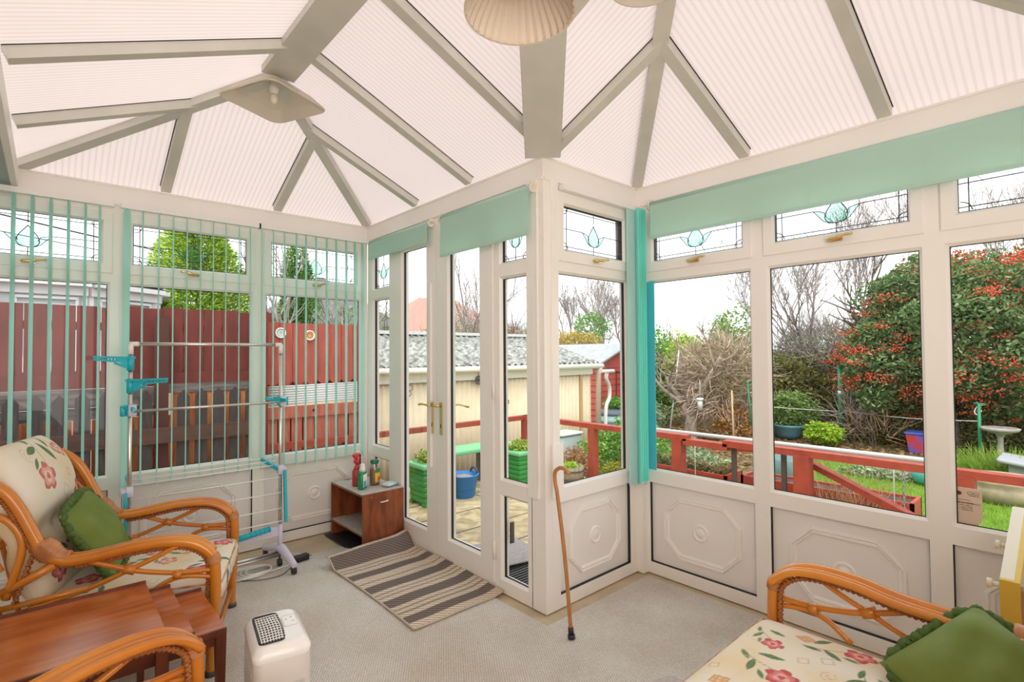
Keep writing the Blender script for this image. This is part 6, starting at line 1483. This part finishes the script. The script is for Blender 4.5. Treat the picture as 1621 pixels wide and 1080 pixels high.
# ---------------------------------------------------------------- shed, butt, downpipe
SHR = mat('red_shed_boards', (0.50, 0.095, 0.075), 0.7, c2=(0.42, 0.075, 0.06), scale=3); SHRF = mat('grey_shed_felt', (0.36, 0.38, 0.40), 0.9, c2=(0.29, 0.30, 0.33), scale=5)
t = thing('garden_shed', 'red boarded garden shed with pale grey felt roof past the garage', 'shed', (10.6, 8.6, G))
ax_, bx_ = 9.62, 11.95; apx = 10.80; y0, y1 = 7.8, 10.2
m = MB(); m.prism([(ax_, y0, G), (bx_, y0, G), (bx_, y0, 1.0), (apx, y0, 1.46), (ax_, y0, 1.0)], (0, y1 - y0, 0)); m.build('wall', SHR, t, world=True)
m = MB()
for z in [G + 0.14 * k for k in range(12)]: m.box(ax_ - 0.01, ax_, y0, y1, z, z + 0.008); m.box(ax_, bx_, y0 - 0.006, y0, z, z + 0.006)
m.build('board_joints', mat('dark_red_joint', (0.16, 0.02, 0.015), 0.8), t, world=True)
m = MB(); e = 0.14
m.add([(ax_ - e, y0 - e, 0.985), (apx, y0 - e, 1.50), (apx, y1 + e, 1.50), (ax_ - e, y1 + e, 0.985), (ax_ - e, y0 - e, 1.02), (apx, y0 - e, 1.54), (apx, y1 + e, 1.54), (ax_ - e, y1 + e, 1.02)], [(0, 1, 2, 3), (4, 7, 6, 5), (0, 4, 5, 1), (3, 2, 6, 7), (0, 3, 7, 4)])
m.add([(bx_ + e, y0 - e, 0.985), (apx, y0 - e, 1.50), (apx, y1 + e, 1.50), (bx_ + e, y1 + e, 0.985), (bx_ + e, y0 - e, 1.02), (apx, y0 - e, 1.54), (apx, y1 + e, 1.54), (bx_ + e, y1 + e, 1.02)], [(3, 2, 1, 0), (5, 6, 7, 4), (1, 5, 4, 0), (7, 6, 2, 3), (4, 7, 3, 0)])
m.build('roof', SHRF, t, world=True)
m = MB(); m.box(10.35, 10.37, 7.78, 7.8, G, 0.85); m.box(10.35, 11.4, 7.78, 7.8, 0.83, 0.85); m.build('door_edge', mat('dark_red_joint2', (0.16, 0.02, 0.015), 0.8), t, world=True)
t = thing('downpipe', 'white bent downpipe beside the garage corner above the water butt', 'downpipe', (7.4, 5.9, G))
m = MB(); m.tube([(6.98, 5.56, 0.99), (7.40, 5.62, 0.985)], 0.028, 10); m.tube(smooth_path([(7.22, 5.62, 0.98), (7.22, 5.64, 0.86), (7.38, 5.70, 0.70), (7.40, 5.72, 0.50), (7.30, 5.72, 0.30), (7.30, 5.74, -0.55)], 5), 0.032, 10); m.build('pipe', PLASTW, t, world=True)
t = thing('water_butt', 'teal plastic water butt with dark lid in front of the red shed', 'water butt', (8.35, 6.35, G))
m = MB(); m.lathe([(0.29, 0.0), (0.33, 0.10), (0.36, 0.35), (0.375, 0.37), (0.36, 0.39), (0.36, 0.56), (0.375, 0.58), (0.36, 0.60), (0.33, 0.70)], seg=28); m.build('barrel', mat('teal_barrel', (0.22, 0.36, 0.36), 0.45), t)
m = MB(); m.lathe([(0.34, 0.69), (0.35, 0.71), (0.30, 0.77), (0.12, 0.79)], seg=28); m.build('lid', mat('dark_blue_lid', (0.07, 0.09, 0.12), 0.5), t)
V, F = leaf_arrays(shell_points(500, (8.45, 6.4, 0.30), (0.22, 0.2, 0.13), inner=0.1), 0.04); tag(quads_obj('potted_plant', V, F, L_MID), 'small green plant sprouting on top of the water butt', 'plant')
shrub('garden_shrub', 'fresh green bushy shrub behind the patio railing by the corner post', 'shrub', (6.15, 4.45, -0.12), (0.62, 0.55, 0.42), 9000, 0.028, L_MID, 0, seed=61)
shrub('garden_shrub', 'yellow green low shrub at the foot of the railing post', 'shrub', (4.95, 3.72, -0.18), (0.20, 0.26, 0.22), 2600, 0.018, leaf_mat('yellow_green_leaves', [(0.20, 0.24, 0.02), (0.36, 0.38, 0.05), (0.48, 0.44, 0.10)]), 0, seed=62, zbase=G)
shrub('garden_shrub', 'brown dried shrub by the railing at the corner window', 'shrub', (4.95, 4.35, -0.12), (0.20, 0.22, 0.24), 1700, 0.02, L_RUST, 200, 0.2, seed=63)
t = thing('wooden_planter', 'weathered wooden half barrel planter outside the corner window', 'planter', (4.33, 3.90, PZ))
m = MB(); m.lathe([(0.125, 0.0), (0.150, 0.12), (0.155, 0.20), (0.135, 0.20), (0.130, 0.17), (0.02, 0.17)], seg=30); m.build('tub', mat('weathered_oak', (0.33, 0.27, 0.18), 0.85, c2=(0.19, 0.16, 0.10), scale=5, stretch=(9, 9, 1)), t)
m = MB(); m.lathe([(0.148, 0.05), (0.151, 0.075)], seg=30, caps=False); m.lathe([(0.157, 0.15), (0.158, 0.17)], seg=30, caps=False); m.build('hoop', DARKM, t)
V, F = leaf_arrays(shell_points(260, (4.33, 3.90, PZ + 0.20), (0.10, 0.10, 0.05), inner=0.1), 0.018); quads_obj('leaves', V, F, L_LIME, t, (4.33, 3.90, PZ))
t = thing('plastic_crate', 'translucent pale plastic box standing behind the railing near the garage', 'box', (5.6, 5.15, G))
m = MB(); m.rbox(-0.22, 0.22, -0.16, 0.16, 0.0, 0.72, 0.04); m.build('box_body', mat('milky_plastic', (0.34, 0.41, 0.39), 0.35), t); m = MB(); m.rbox(-0.24, 0.24, -0.18, 0.18, 0.72, 0.76, 0.04); m.build('lid', mat('milky_lid', (0.45, 0.50, 0.48), 0.35), t)

# ---------------------------------------------------------------- patio things
GRNB = mat('bright_green_paint', (0.025, 0.26, 0.045), 0.45, c2=(0.02, 0.21, 0.04), scale=4); GRNL = mat('light_green_paint', (0.17, 0.50, 0.25), 0.45)
def planter(label, x, y, w_, h, lm, seed):
    t = thing('square_planter', label, 'planter', (x, y, PZ), group='green planters on the patio'); m = MB(); n = 6
    for k in range(n):
        z0 = 0.035 + (h - 0.075) * k / n; z1 = 0.035 + (h - 0.075) * (k + 0.93) / n; q = w_ * (0.42 + 0.07 * k / n); m.rbox(-q, q, -q, q, z0, z1, 0.006)
    m.build('body', GRNB, t); m = MB(); q = w_ * 0.53; m.rbox(-q, q, -q, q, h - 0.040, h, 0.010); m.build('rim', GRNL, t)
    for sx in (-1, 1):
        for sy in (-1, 1): m = MB(); m.box(sx * w_ * 0.36 - 0.025, sx * w_ * 0.36 + 0.025, sy * w_ * 0.36 - 0.025, sy * w_ * 0.36 + 0.025, 0, 0.037); m.build('foot', GRNB, t)
    V, F = leaf_arrays(shell_points(900, (x, y, PZ + h + 0.035), (w_ * 0.44, w_ * 0.44, 0.075), inner=0.1, seed=seed), 0.018); quads_obj('leaves', V, F, lm, t, (x, y, PZ)); return t
L_MIXF = leaf_mat('winter_flowers', [(0.087, 0.232, 0.043), (0.203, 0.377, 0.087), (0.652, 0.609, 0.072), (0.348, 0.435, 0.174)])
planter('square green planter with yellow flowers seen through the left door', 2.79, 4.36, 0.31, 0.40, L_MIXF, 3)
planter('square green planter at the right end of the green bench', 3.93, 4.28, 0.31, 0.385, L_MIXF, 4)
m = MB(); m.tube([(2.85, 4.28, PZ + 0.40), (2.85, 4.28, PZ + 0.56)], 0.003, 5); m.lathe([(0.004, 0.55), (0.020, 0.575), (0.022, 0.60), (0.014, 0.625), (0.003, 0.65)], (2.85, 4.28, PZ), 12)
tag(m.build('garden_stake', mat('brown_stake', (0.20, 0.13, 0.10), 0.7)), 'brown bud-shaped garden stake in the left green planter', 'ornament')
t = thing('garden_bench', 'light green slatted bench against the garage between two planters', 'bench', (3.45, 4.62, PZ)); bz = 0.270
for k in range(5): m = MB(); y = 4.50 + k * 0.062; m.rbox(2.95, 4.06, y, y + 0.052, bz - 0.022, bz, 0.006); m.build('slat', GRNL, t, world=True)
m = MB(); m.rbox(2.94, 4.07, 4.482, 4.498, bz - 0.045, bz - 0.002, 0.005); m.build('front_rail', GRNL, t, world=True)
for lx_ in (3.10, 3.68):
    m = MB(); m.bar((lx_, 4.52, bz - 0.03), (lx_ + 0.02, 4.50, PZ), 0.035, 0.05, up=(0, 1, 0)); m.bar((lx_, 4.74, bz - 0.03), (lx_ + 0.02, 4.76, PZ), 0.035, 0.05, up=(0, 1, 0)); m.bar((lx_ - 0.02, 4.48, bz - 0.022), (lx_ - 0.02, 4.80, bz - 0.022), 0.04, 0.03); m.build('leg', mat('grey_bench_leg', (0.16, 0.14, 0.13), 0.7), t, world=True)
t = thing('flexi_tub', 'bright blue rubber tub with handles on the patio under the bench', 'tub', (3.17, 4.31, PZ))
m = MB(); m.lathe([(0.105, 0.0), (0.115, 0.01), (0.150, 0.215), (0.158, 0.22), (0.158, 0.228), (0.146, 0.228), (0.108, 0.02), (0.002, 0.02)], seg=36, caps=False); m.build('body', mat('blue_rubber', (0.01, 0.17, 0.50), 0.45), t)
for s1 in (-1, 1): m = MB(); m.tube(smooth_path([(0.138 * s1, -0.06, 0.225), (0.135 * s1, -0.035, 0.265), (0.130 * s1, 0.0, 0.278), (0.135 * s1, 0.035, 0.265), (0.138 * s1, 0.06, 0.225)], 4), 0.010, 8); m.build('handle', mat('dark_blue_handle', (0.02, 0.06, 0.14), 0.5), t)
o = pillow_mesh('cloth', 0.20, 0.20, 0.06, 20, 3, mat('grey_brown_cloth', (0.30, 0.24, 0.20), 0.9), None, mtx=Matrix.Translation((3.17, 4.31, PZ + 0.185)), edge=0.5); tag(o, 'folded grey brown cloth lying in the blue tub', 'cloth')
t = thing('garden_clog', 'dark blue shoe on the patio to the right of the blue tub', 'shoe', (3.50, 4.30, PZ), 0.4); m = MB(); m.lathe([(0.055, 0.0), (0.058, 0.02)], seg=20, sx=1.5, sy=0.75); m.build('sole', PLASTW, t)
m = MB(); m.lathe([(0.055, 0.02), (0.052, 0.05), (0.03, 0.075), (0.01, 0.08)], (-0.01, 0, 0), 20, sx=1.35, sy=0.72); m.build('upper', mat('navy_shoe', (0.03, 0.06, 0.14), 0.5), t)
o = MB(); o.rbox(-0.21, 0.21, -0.23, 0.23, 0.0, 0.015, 0.02); o.xf(Matrix.Translation((2.47, 2.82, PZ + 0.030)) @ Matrix.Rotation(0.05, 4, 'Y') @ Matrix.Rotation(-0.12, 4, 'Z')); tag(o.build('outdoor_doormat', mat('mottled_grey_pile', (0.36, 0.33, 0.32), 0.95, c2=(0.24, 0.215, 0.21), scale=60)), 'mottled grey mat lying outside the right side light', 'doormat')
o = MB(); o.rbox(2.16, 2.55, 2.28, 2.74, PZ + 0.002, PZ + 0.018, 0.01); o.m = o.m
for k in range(16): o.box(2.17, 2.54, 2.29 + k * 0.028, 2.302 + k * 0.028, PZ + 0.018, PZ + 0.025)
tag(o.build('bristle_doormat', BLACK), 'black ribbed rubber doormat under the mottled grey mat outside', 'doormat')

# ---------------------------------------------------------------- garden beyond the right-hand windows
def berry_tree():
    t = thing('berry_tree', 'large evergreen tree covered in red berry clusters beyond the lawn', 'tree', (12.9, 1.9, G)); base = (12.9, 1.9, G)
    m = MB(); rs = random.Random(9)
    for k in range(4): branch_mesh(m, (12.9 + rs.uniform(-.3, .3), 1.9 + rs.uniform(-.5, .5), G), (rs.gauss(0, .3), rs.gauss(0, .4), 1), 1.5, 0.10, 3, rs)
    m.build('trunk', BARK, t, world=True)
    cr = [((13.2, 1.6, 1.70), (1.7, 1.75, 1.45)), ((12.6, 2.75, 1.05), (1.0, 0.85, 0.95)), ((12.6, 0.6, 1.2), (1.2, 1.2, 1.2)), ((13.0, 2.1, 2.35), (1.1, 1.1, 0.75)), ((13.4, 0.3, 2.1), (1.2, 1.3, 1.1))]
    P = np.concatenate([shell_points(n, c, r, inner=0.72, lump=0.16, seed=i) for i, ((c, r), n) in enumerate(zip(cr, (27000, 10500, 13000, 9500, 9000)))])
    V, F = leaf_arrays(P, 0.050, 0.42, 0.2); quads_obj('foliage', V, F, L_BERRY, t, base)
    B = []
    for i, (c, r) in enumerate(cr):
        C = shell_points((85, 52, 44, 24, 36)[i], c, (r[0] * 1.03, r[1] * 1.03, r[2] * 1.03), inner=0.97, lump=0.16, seed=i); B.append(C)
    C = np.concatenate(B); k = 48; q = np.repeat(C, k, 0) + RNG.normal(size=(len(C) * k, 3)) * np.array([0.10, 0.12, 0.05])
    r_ = 0.017 * RNG.uniform(0.8, 1.2, len(q))[:, None]; D = np.array([[1, 0, 0], [0, 1, 0], [-1, 0, 0], [0, -1, 0], [0, 0, 1], [0, 0, -1]])
    V = (q[:, None, :] + D[None] * r_[:, None, :]).reshape(-1, 3); T_ = np.array([[0, 1, 4], [1, 2, 4], [2, 3, 4], [3, 0, 4], [1, 0, 5], [2, 1, 5], [3, 2, 5], [0, 3, 5]])
    F = (np.arange(len(q))[:, None, None] * 6 + T_[None]).reshape(-1, 3); quads_obj('berries', V, F, L_BERR, t, base, kind='stuff')
berry_tree()
def hedge(label, x0, x1, y0, y1, z1, n, lm, size=0.04, seed=1, name='garden_hedge'):
    base = ((x0 + x1) / 2, (y0 + y1) / 2, G); t = thing(name, label, 'hedge', base)
    p = RNG.random((n, 3)); side = RNG.random(n); d = RNG.random(n) ** 2 * 0.18
    x = np.where(side < 0.6, x0 + d, x0 + p[:, 0] * (x1 - x0)); y = y0 + p[:, 1] * (y1 - y0); z = np.where(side < 0.6, G + p[:, 2] * (z1 - G), z1 - d)
    x = x + 0.12 * np.sin(y * 4 + z * 3) + 0.05 * np.sin(z * 9 + y * 7); z = z + 0.07 * np.sin(y * 5 + seed)
    V, F = leaf_arrays(np.stack([x, y, z], 1), size); quads_obj('foliage', V, F, lm, t, base)
    m = MB(); m.box(x0 + 0.18, x1, y0 + 0.1, y1 - 0.1, G, z1 - 0.15); m.build('shade_core', mat('hedge_shade', (0.03, 0.035, 0.015), 1.0), t, world=True); return t  # near-black box inside the leaves, its colour standing in for the hedge's inner shade
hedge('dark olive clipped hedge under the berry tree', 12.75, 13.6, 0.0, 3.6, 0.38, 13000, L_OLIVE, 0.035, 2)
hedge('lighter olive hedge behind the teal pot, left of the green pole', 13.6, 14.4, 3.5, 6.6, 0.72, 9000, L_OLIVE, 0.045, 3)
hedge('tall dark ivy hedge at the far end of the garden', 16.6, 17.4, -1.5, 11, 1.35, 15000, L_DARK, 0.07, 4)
shrub('garden_shrub', 'dense olive green shrub between the twiggy tree and the berry tree', 'shrub', (13.9, 5.1, 0.45), (0.8, 1.0, 0.85), 7000, 0.045, L_OLIVE, 300, 0.4, seed=71)
shrub('garden_shrub', 'tangled grey brown bush above the olive hedge', 'shrub', (14.6, 4.6, 1.2), (0.9, 1.1, 0.9), 2600, 0.045, L_GREY, 2600, 0.75, BARKP, seed=72, tw=0.007)
for k, (bx, by, sd, hh, lb) in enumerate(((15.2, 4.9, 81, 1.9, 'slender bare tree rising behind the left of the berry tree'), (15.6, 5.9, 82, 1.7, 'low bare tree with tangled crown near the middle right window edge'), (16.0, 3.6, 83, 2.1, 'bare pinkish grey tree above the berry tree'), (16.4, 1.9, 84, 2.2, 'bare pinkish grey tree above the far right of the berry tree'), (16.4, 0.9, 85, 2.1, 'bare tree at the far right edge over the berry tree'))):
    bare_tree('bare_tree', lb, (bx, by, G), hh, 0.055, 5, sd, 0.52, 3, up=0.16, minr=0.0060)
# twiggy old tree in the first right-hand pane
t = thing('old_fruit_tree', 'gnarled old tree with forked trunk and tangle of tan twigs', 'tree', (10.2, 5.75, G)); base = (10.2, 5.75, G)
m = MB(); rs = random.Random(4)
m.tube(smooth_path([(10.2, 5.75, G), (10.2, 5.74, -0.3), (10.22, 5.72, -0.05)], 4), [0.15 - 0.004 * k for k in range(9)], 10)
for P, r_ in (([(10.2, 5.74, -0.12), (10.2, 5.95, 0.25), (10.15, 6.15, 0.55), (10.2, 6.3, 0.75)], 0.085), ([(10.2, 5.72, -0.1), (10.1, 5.55, 0.3), (10.0, 5.30, 0.62), (10.0, 5.10, 0.95), (10.05, 4.98, 1.20)], 0.080), ([(10.2, 5.74, 0.1), (10.3, 5.9, 0.6), (10.3, 6.0, 1.1), (10.3, 5.95, 1.4)], 0.055), ([(10.15, 5.9, 0.2), (10.0, 6.25, 0.5), (9.95, 6.45, 0.72)], 0.045)):
    q = smooth_path(P, 5); m.tube(q, [r_ * (1 - 0.5 * i / len(q)) for i in range(len(q))], 8)
    for k in range(3):
        i = rs.randrange(len(q) // 3, len(q)); branch_mesh(m, q[i], (rs.gauss(0, .5), rs.gauss(0, .7), rs.uniform(.2, 1)), rs.uniform(0.35, 0.6), r_ * 0.35, 2, rs, 0.6, 0.1)
m.build('trunk', mat('lichen_bark', (0.36, 0.28, 0.22), 0.9, c2=(0.22, 0.17, 0.13), scale=9, bump=0.5), t, world=True)
V, F = twig_arrays(3600, (10.7, 5.35, 0.75), (0.8, 0.88, 0.88), 0.40, 0.006, seed=6, up=0.25, inner=0.2); quads_obj('twigs', V, F, leaf_mat('twig_mix', [(0.32, 0.24, 0.19), (0.52, 0.39, 0.30), (0.66, 0.52, 0.42)], trans=0.0), t, base)
V, F = leaf_arrays(shell_points(3800, (10.8, 5.3, 0.75), (0.78, 0.9, 0.85), inner=0.1), 0.032); quads_obj('foliage', V, F, leaf_mat('tan_green_leaves', [(0.30, 0.17, 0.09), (0.17, 0.22, 0.05), (0.38, 0.26, 0.15), (0.12, 0.19, 0.04)]), t, base)
shrub('garden_shrub', 'pointed lime green shrub behind the old tree', 'shrub', (12.0, 6.9, 1.15), (0.5, 0.5, 0.62), 3600, 0.045, L_LIME, 0, seed=91)
shrub('garden_shrub', 'dark green shrub at the far left of the garden behind the twiggy tree', 'shrub', (12.4, 7.8, 0.7), (0.9, 0.9, 1.1), 6000, 0.05, L_MID, 300, 0.4, seed=92)
shrub('garden_shrub', 'tall mixed green shrub behind the twiggy tree on its right', 'shrub', (13.2, 6.2, 1.0), (0.7, 0.9, 1.25), 5200, 0.05, L_MID, 500, 0.5, seed=93)
conifer('small spiky conifer tip above the twiggy tree', (13.6, 6.7, 1.2), 1.15, 0.40, 2600, 12, L_MID)
shrub('garden_shrub', 'grey green shrub low on the left beside the bamboo pole', 'shrub', (9.6, 6.6, -0.1), (0.6, 0.5, 0.55), 3600, 0.035, L_GREY, 200, 0.3, seed=94)
shrub('garden_shrub', 'low rusty orange and green shrub under the old tree', 'shrub', (10.6, 4.95, -0.15), (0.5, 0.45, 0.45), 2600, 0.032, L_RUST, 300, 0.3, seed=95)
shrub('garden_shrub', 'leafy grey green shrub growing in front of the olive hedge over the teal pot', 'shrub', (12.5, 4.65, -0.02), (0.42, 0.62, 0.42), 5200, 0.038, leaf_mat('fresh_shrub', [(0.10, 0.20, 0.04), (0.22, 0.34, 0.09), (0.36, 0.44, 0.18)]), 120, 0.3, seed=96)
shrub('garden_shrub', 'small bright lime shrub on the soil left of the green pole', 'shrub', (11.9, 3.75, -0.38), (0.28, 0.36, 0.22), 2600, 0.034, L_LIME, 0, seed=97)
shrub('garden_shrub', 'bare tan twiggy shrub left of the blue and red pot', 'shrub', (12.2, 2.95, -0.22), (0.3, 0.55, 0.30), 0, 0.03, L_RUST, 120, 0.55, BARKR, seed=98, up=0.9, tw=0.007)
shrub('garden_shrub', 'bare grey twiggy shrub beside the green pole', 'shrub', (12.4, 3.35, 0.0), (0.3, 0.35, 0.5), 0, 0.03, L_RUST, 150, 0.5, BARKP, seed=99, up=0.7, tw=0.006)
shrub('garden_shrub', 'pale leafy ground plants along the near edge of the lawn', 'shrub', (9.3, 2.2, G + 0.05), (0.2, 0.5, 0.10), 1100, 0.035, L_GREY, 0, seed=100, stem=False)
shrub('garden_shrub', 'low green plants in the bed below the railing pipe', 'shrub', (7.2, 4.2, G + 0.15), (0.6, 0.7, 0.3), 4500, 0.035, L_GREY, 0, seed=101, stem=False)
shrub('garden_shrub', 'tufted bright grass clump behind the round stone planter', 'shrub', (10.8, 0.85, G + 0.10), (0.4, 0.9, 0.16), 0, 0.03, L_LIME, 1600, 0.22, leaf_mat('tuft', [(0.18, 0.32, 0.04), (0.34, 0.46, 0.09)]), seed=102, stem=False, up=1.6, tw=0.006)

def pot(name, label, cat, loc, prof, mt_, plant=None, lm=None, pr=None, n=300, seg=28):
    t = thing(name, label, cat, loc); m = MB(); m.lathe(prof, seg=seg); m.build('bowl', mt_, t)
    if plant: V, F = leaf_arrays(shell_points(n, (loc[0], loc[1], loc[2] + plant), pr, inner=0.1), 0.03); quads_obj('leaves', V, F, lm, t, loc)
    return t
pot('garden_pot', 'round teal glazed pot under the leafy shrub', 'pot', (12.2, 4.52, G), [(0.20, 0), (0.27, 0.10), (0.30, 0.24), (0.32, 0.26), (0.32, 0.30), (0.28, 0.30), (0.27, 0.26), (0.01, 0.25)], mat('teal_glaze', (0.08, 0.20, 0.24), 0.4))
pot('garden_pot', 'red brown pot behind the green pole', 'pot', (12.9, 3.85, G), [(0.18, 0), (0.25, 0.25), (0.28, 0.27), (0.28, 0.32), (0.24, 0.32), (0.01, 0.28)], mat('red_brown_pot', (0.26, 0.07, 0.05), 0.6))
t = thing('square_pot', 'square pot painted red with blue splashes in front of the hedge', 'pot', (12.25, 2.19, G), 0.05)
m = MB(); m.hexa([(-.17, -.17, 0), (.17, -.17, 0), (.17, .17, 0), (-.17, .17, 0), (-.22, -.22, .36), (.22, -.22, .36), (.22, .22, .36), (-.22, .22, .36)]); m.build('pot', mat('red_blue_splash', (0.50, 0.05, 0.05), 0.5, c2=(0.05, 0.10, 0.50), scale=3.2), t)
m = MB(); m.rbox(-.235, .235, -.235, .235, .345, .375, 0.01); m.build('rim', mat('blue_rim', (0.06, 0.12, 0.48), 0.5), t)
GPOL = mat('green_pole_paint', (0.015, 0.24, 0.12), 0.4)
t = thing('washing_line_pole', 'thick green washing line pole in front of the berry tree', 'pole', (12.6, 3.62, G)); m = MB(); m.tube([(0, 0, 0), (0, 0, 1.62)], 0.045, 12); m.build('pole', GPOL, t); m = MB(); m.tube([(0, 0, 0.98), (0, 0, 1.06)], 0.049, 12); m.build('collar', PLASTW, t)
t = thing('clothes_prop', 'thin green post with white string tied at its top', 'pole', (11.6, 1.30, G)); m = MB(); m.tube([(0, 0, 0), (0, 0, 1.02)], 0.025, 10); m.tube([(0, -0.09, 1.00), (0, 0.07, 1.02)], 0.014, 8); m.build('pole', GPOL, t)
m = MB(); m.tube(smooth_path([(0, -0.06, 1.0), (0.02, 0.03, 0.95), (0.02, 0.06, 0.86), (0.01, 0.01, 0.82), (0.02, -0.03, 0.9)], 4), 0.008, 6); m.build('string', PLASTW, t)
m = MB(); m.tube([(8.0, 1.24, G), (8.0, 1.24, 0.58)], 0.030, 10); tag(m.build('red_post', mat('salmon_post', (0.50, 0.14, 0.09), 0.6)), 'salmon red post standing at the left edge of the last window', 'post')
m = MB(); m.tube([(9.2, 1.36, G), (9.2, 1.36, 0.46)], 0.022, 10); tag(m.build('green_post', GPOL), 'pale green post just behind the salmon red post', 'post')
for (x0, y0, z0, x1, y1, z1, lb) in ((10.9, 6.55, 0.30, 12.6, 3.62, 0.02, 'sagging white washing line crossing in front of the old tree'), (12.6, 3.62, 0.05, 11.6, 1.30, 0.12, 'white washing line stretched before the hedge')):
    m = MB(); m.tube([(x0 + (x1 - x0) * q, y0 + (y1 - y0) * q, z0 + (z1 - z0) * q - 0.05 * math.sin(PI * q)) for q in [i / 12 for i in range(13)]], 0.006, 5); tag(m.build('washing_line', PLASTW), lb, 'washing line')
m = MB(); m.tube([(10.0, 6.15, G), (10.25, 6.10, 0.70), (10.3, 6.05, 1.35)], 0.018, 8); tag(m.build('leaning_pole', mat('white_cane', (0.60, 0.60, 0.56), 0.5)), 'slim white pole leaning beside the old tree', 'pole')
t = thing('bird_feeder', 'small clear bird feeder tube hanging in the twigs of the old tree', 'bird feeder', (9.7, 5.25, 0.15)); m = MB(); m.tube([(0, 0, 0), (0, 0, 0.20)], 0.05, 12); m.build('seed_tube', mat('feeder_plastic', (0.50, 0.52, 0.48), 0.3), t); m = MB(); m.tube([(0, 0, 0.20), (0, 0, 0.24)], 0.065, 12); m.tube([(0, 0, 0.24), (0, 0, 0.6)], 0.004, 4); m.build('cap', PLASTW, t)
t = thing('garden_broom', 'upright wooden handled tool leaning in the shrubs', 'broom', (10.0, 4.72, G)); m = MB(); m.tube([(0, 0, 0.0), (0.05, 0.05, 1.15)], 0.018, 8); m.build('handle', mat('pale_handle', (0.52, 0.36, 0.20), 0.6), t); m = MB(); m.rbox(-0.05, 0.05, -0.10, 0.10, 0.0, 0.12, 0.02); m.build('head', DARKM, t)
m = MB(); m.tube([(10.3, 4.50, -0.15), (10.4, 4.62, 0.75)], 0.018, 8); tag(m.build('green_cane', GPOL), 'short green cane leaning right of the wooden handled tool', 'cane')
t = thing('bird_bath', 'grey stone bird bath on a slim pedestal at the far right', 'bird bath', (11.5, 1.04, G)); m = MB(); m.lathe([(0.12, 0), (0.10, 0.04), (0.04, 0.10), (0.035, 0.48), (0.06, 0.54), (0.22, 0.60), (0.25, 0.64), (0.23, 0.65), (0.05, 0.60)], seg=28); m.build('bowl', mat('pale_stone', (0.42, 0.38, 0.35), 0.8, c2=(0.30, 0.27, 0.24), scale=12), t)
t = thing('stone_planter', 'wide round buff stone planter standing on the lawn', 'planter', (9.0, 0.80, G)); m = MB(); m.lathe([(0.30, 0), (0.36, 0.10), (0.38, 0.18), (0.36, 0.22), (0.40, 0.26), (0.40, 0.30), (0.35, 0.30), (0.34, 0.26), (0.01, 0.25)], seg=32); m.build('bowl', mat('buff_stone', (0.46, 0.36, 0.25), 0.85, c2=(0.33, 0.26, 0.19), scale=7), t)
m = MB(); m.rbox(-0.35, 0.35, -0.25, 0.25, 0.0, 0.06, 0.05); m.xf(Matrix.Translation((10.4, 0.72, G + 0.28)) @ Matrix.Rotation(0.12, 4, 'X')); m.rbox(10.2, 10.6, 0.55, 0.85, G, G + 0.28, 0.03); tag(m.build('stone_table', mat('grey_stone_slab', (0.33, 0.34, 0.36), 0.7)), 'low grey stone slab table behind the round planter', 'table')
t = thing('stone_trough', 'low pinkish stone trough at the near edge of the lawn', 'trough', (9.6, 2.05, G)); m = MB(); m.rbox(-0.2, 0.2, -0.33, 0.33, 0.0, 0.20, 0.05); m.build('trough', mat('pinkish_stone', (0.42, 0.30, 0.24), 0.85, c2=(0.32, 0.23, 0.19), scale=9), t)
pot('garden_pot', 'rounded turquoise pot lying beyond the railing near the mullion', 'pot', (9.3, 1.60, G), [(0.10, 0), (0.18, 0.06), (0.20, 0.16), (0.16, 0.25), (0.10, 0.28)], mat('turquoise_glaze', (0.06, 0.34, 0.30), 0.35))
pot('garden_pot', 'terracotta bowl beside the foot of the green post', 'pot', (9.9, 1.27, G), [(0.10, 0), (0.14, 0.08), (0.17, 0.13), (0.18, 0.15), (0.16, 0.15), (0.01, 0.12)], mat('terracotta', (0.45, 0.20, 0.10), 0.8))
m = MB(); m.rbox(7.85, 8.6, 2.85, 3.30, G, G + 0.36, 0.08); tag(m.build('covered_pond', mat('dull_teal_sheet', (0.10, 0.19, 0.19), 0.5)), 'low teal covered box in the bed behind the dark metal posts', 'box')
m = MB(); m.rbox(8.2, 10.0, -0.6, 0.35, G - 0.02, G + 0.012, 0.05); tag(m.build('paving_stone', mat('pale_paving', (0.45, 0.43, 0.40), 0.9)), 'pale paving stone on the lawn at the right edge', 'paving')
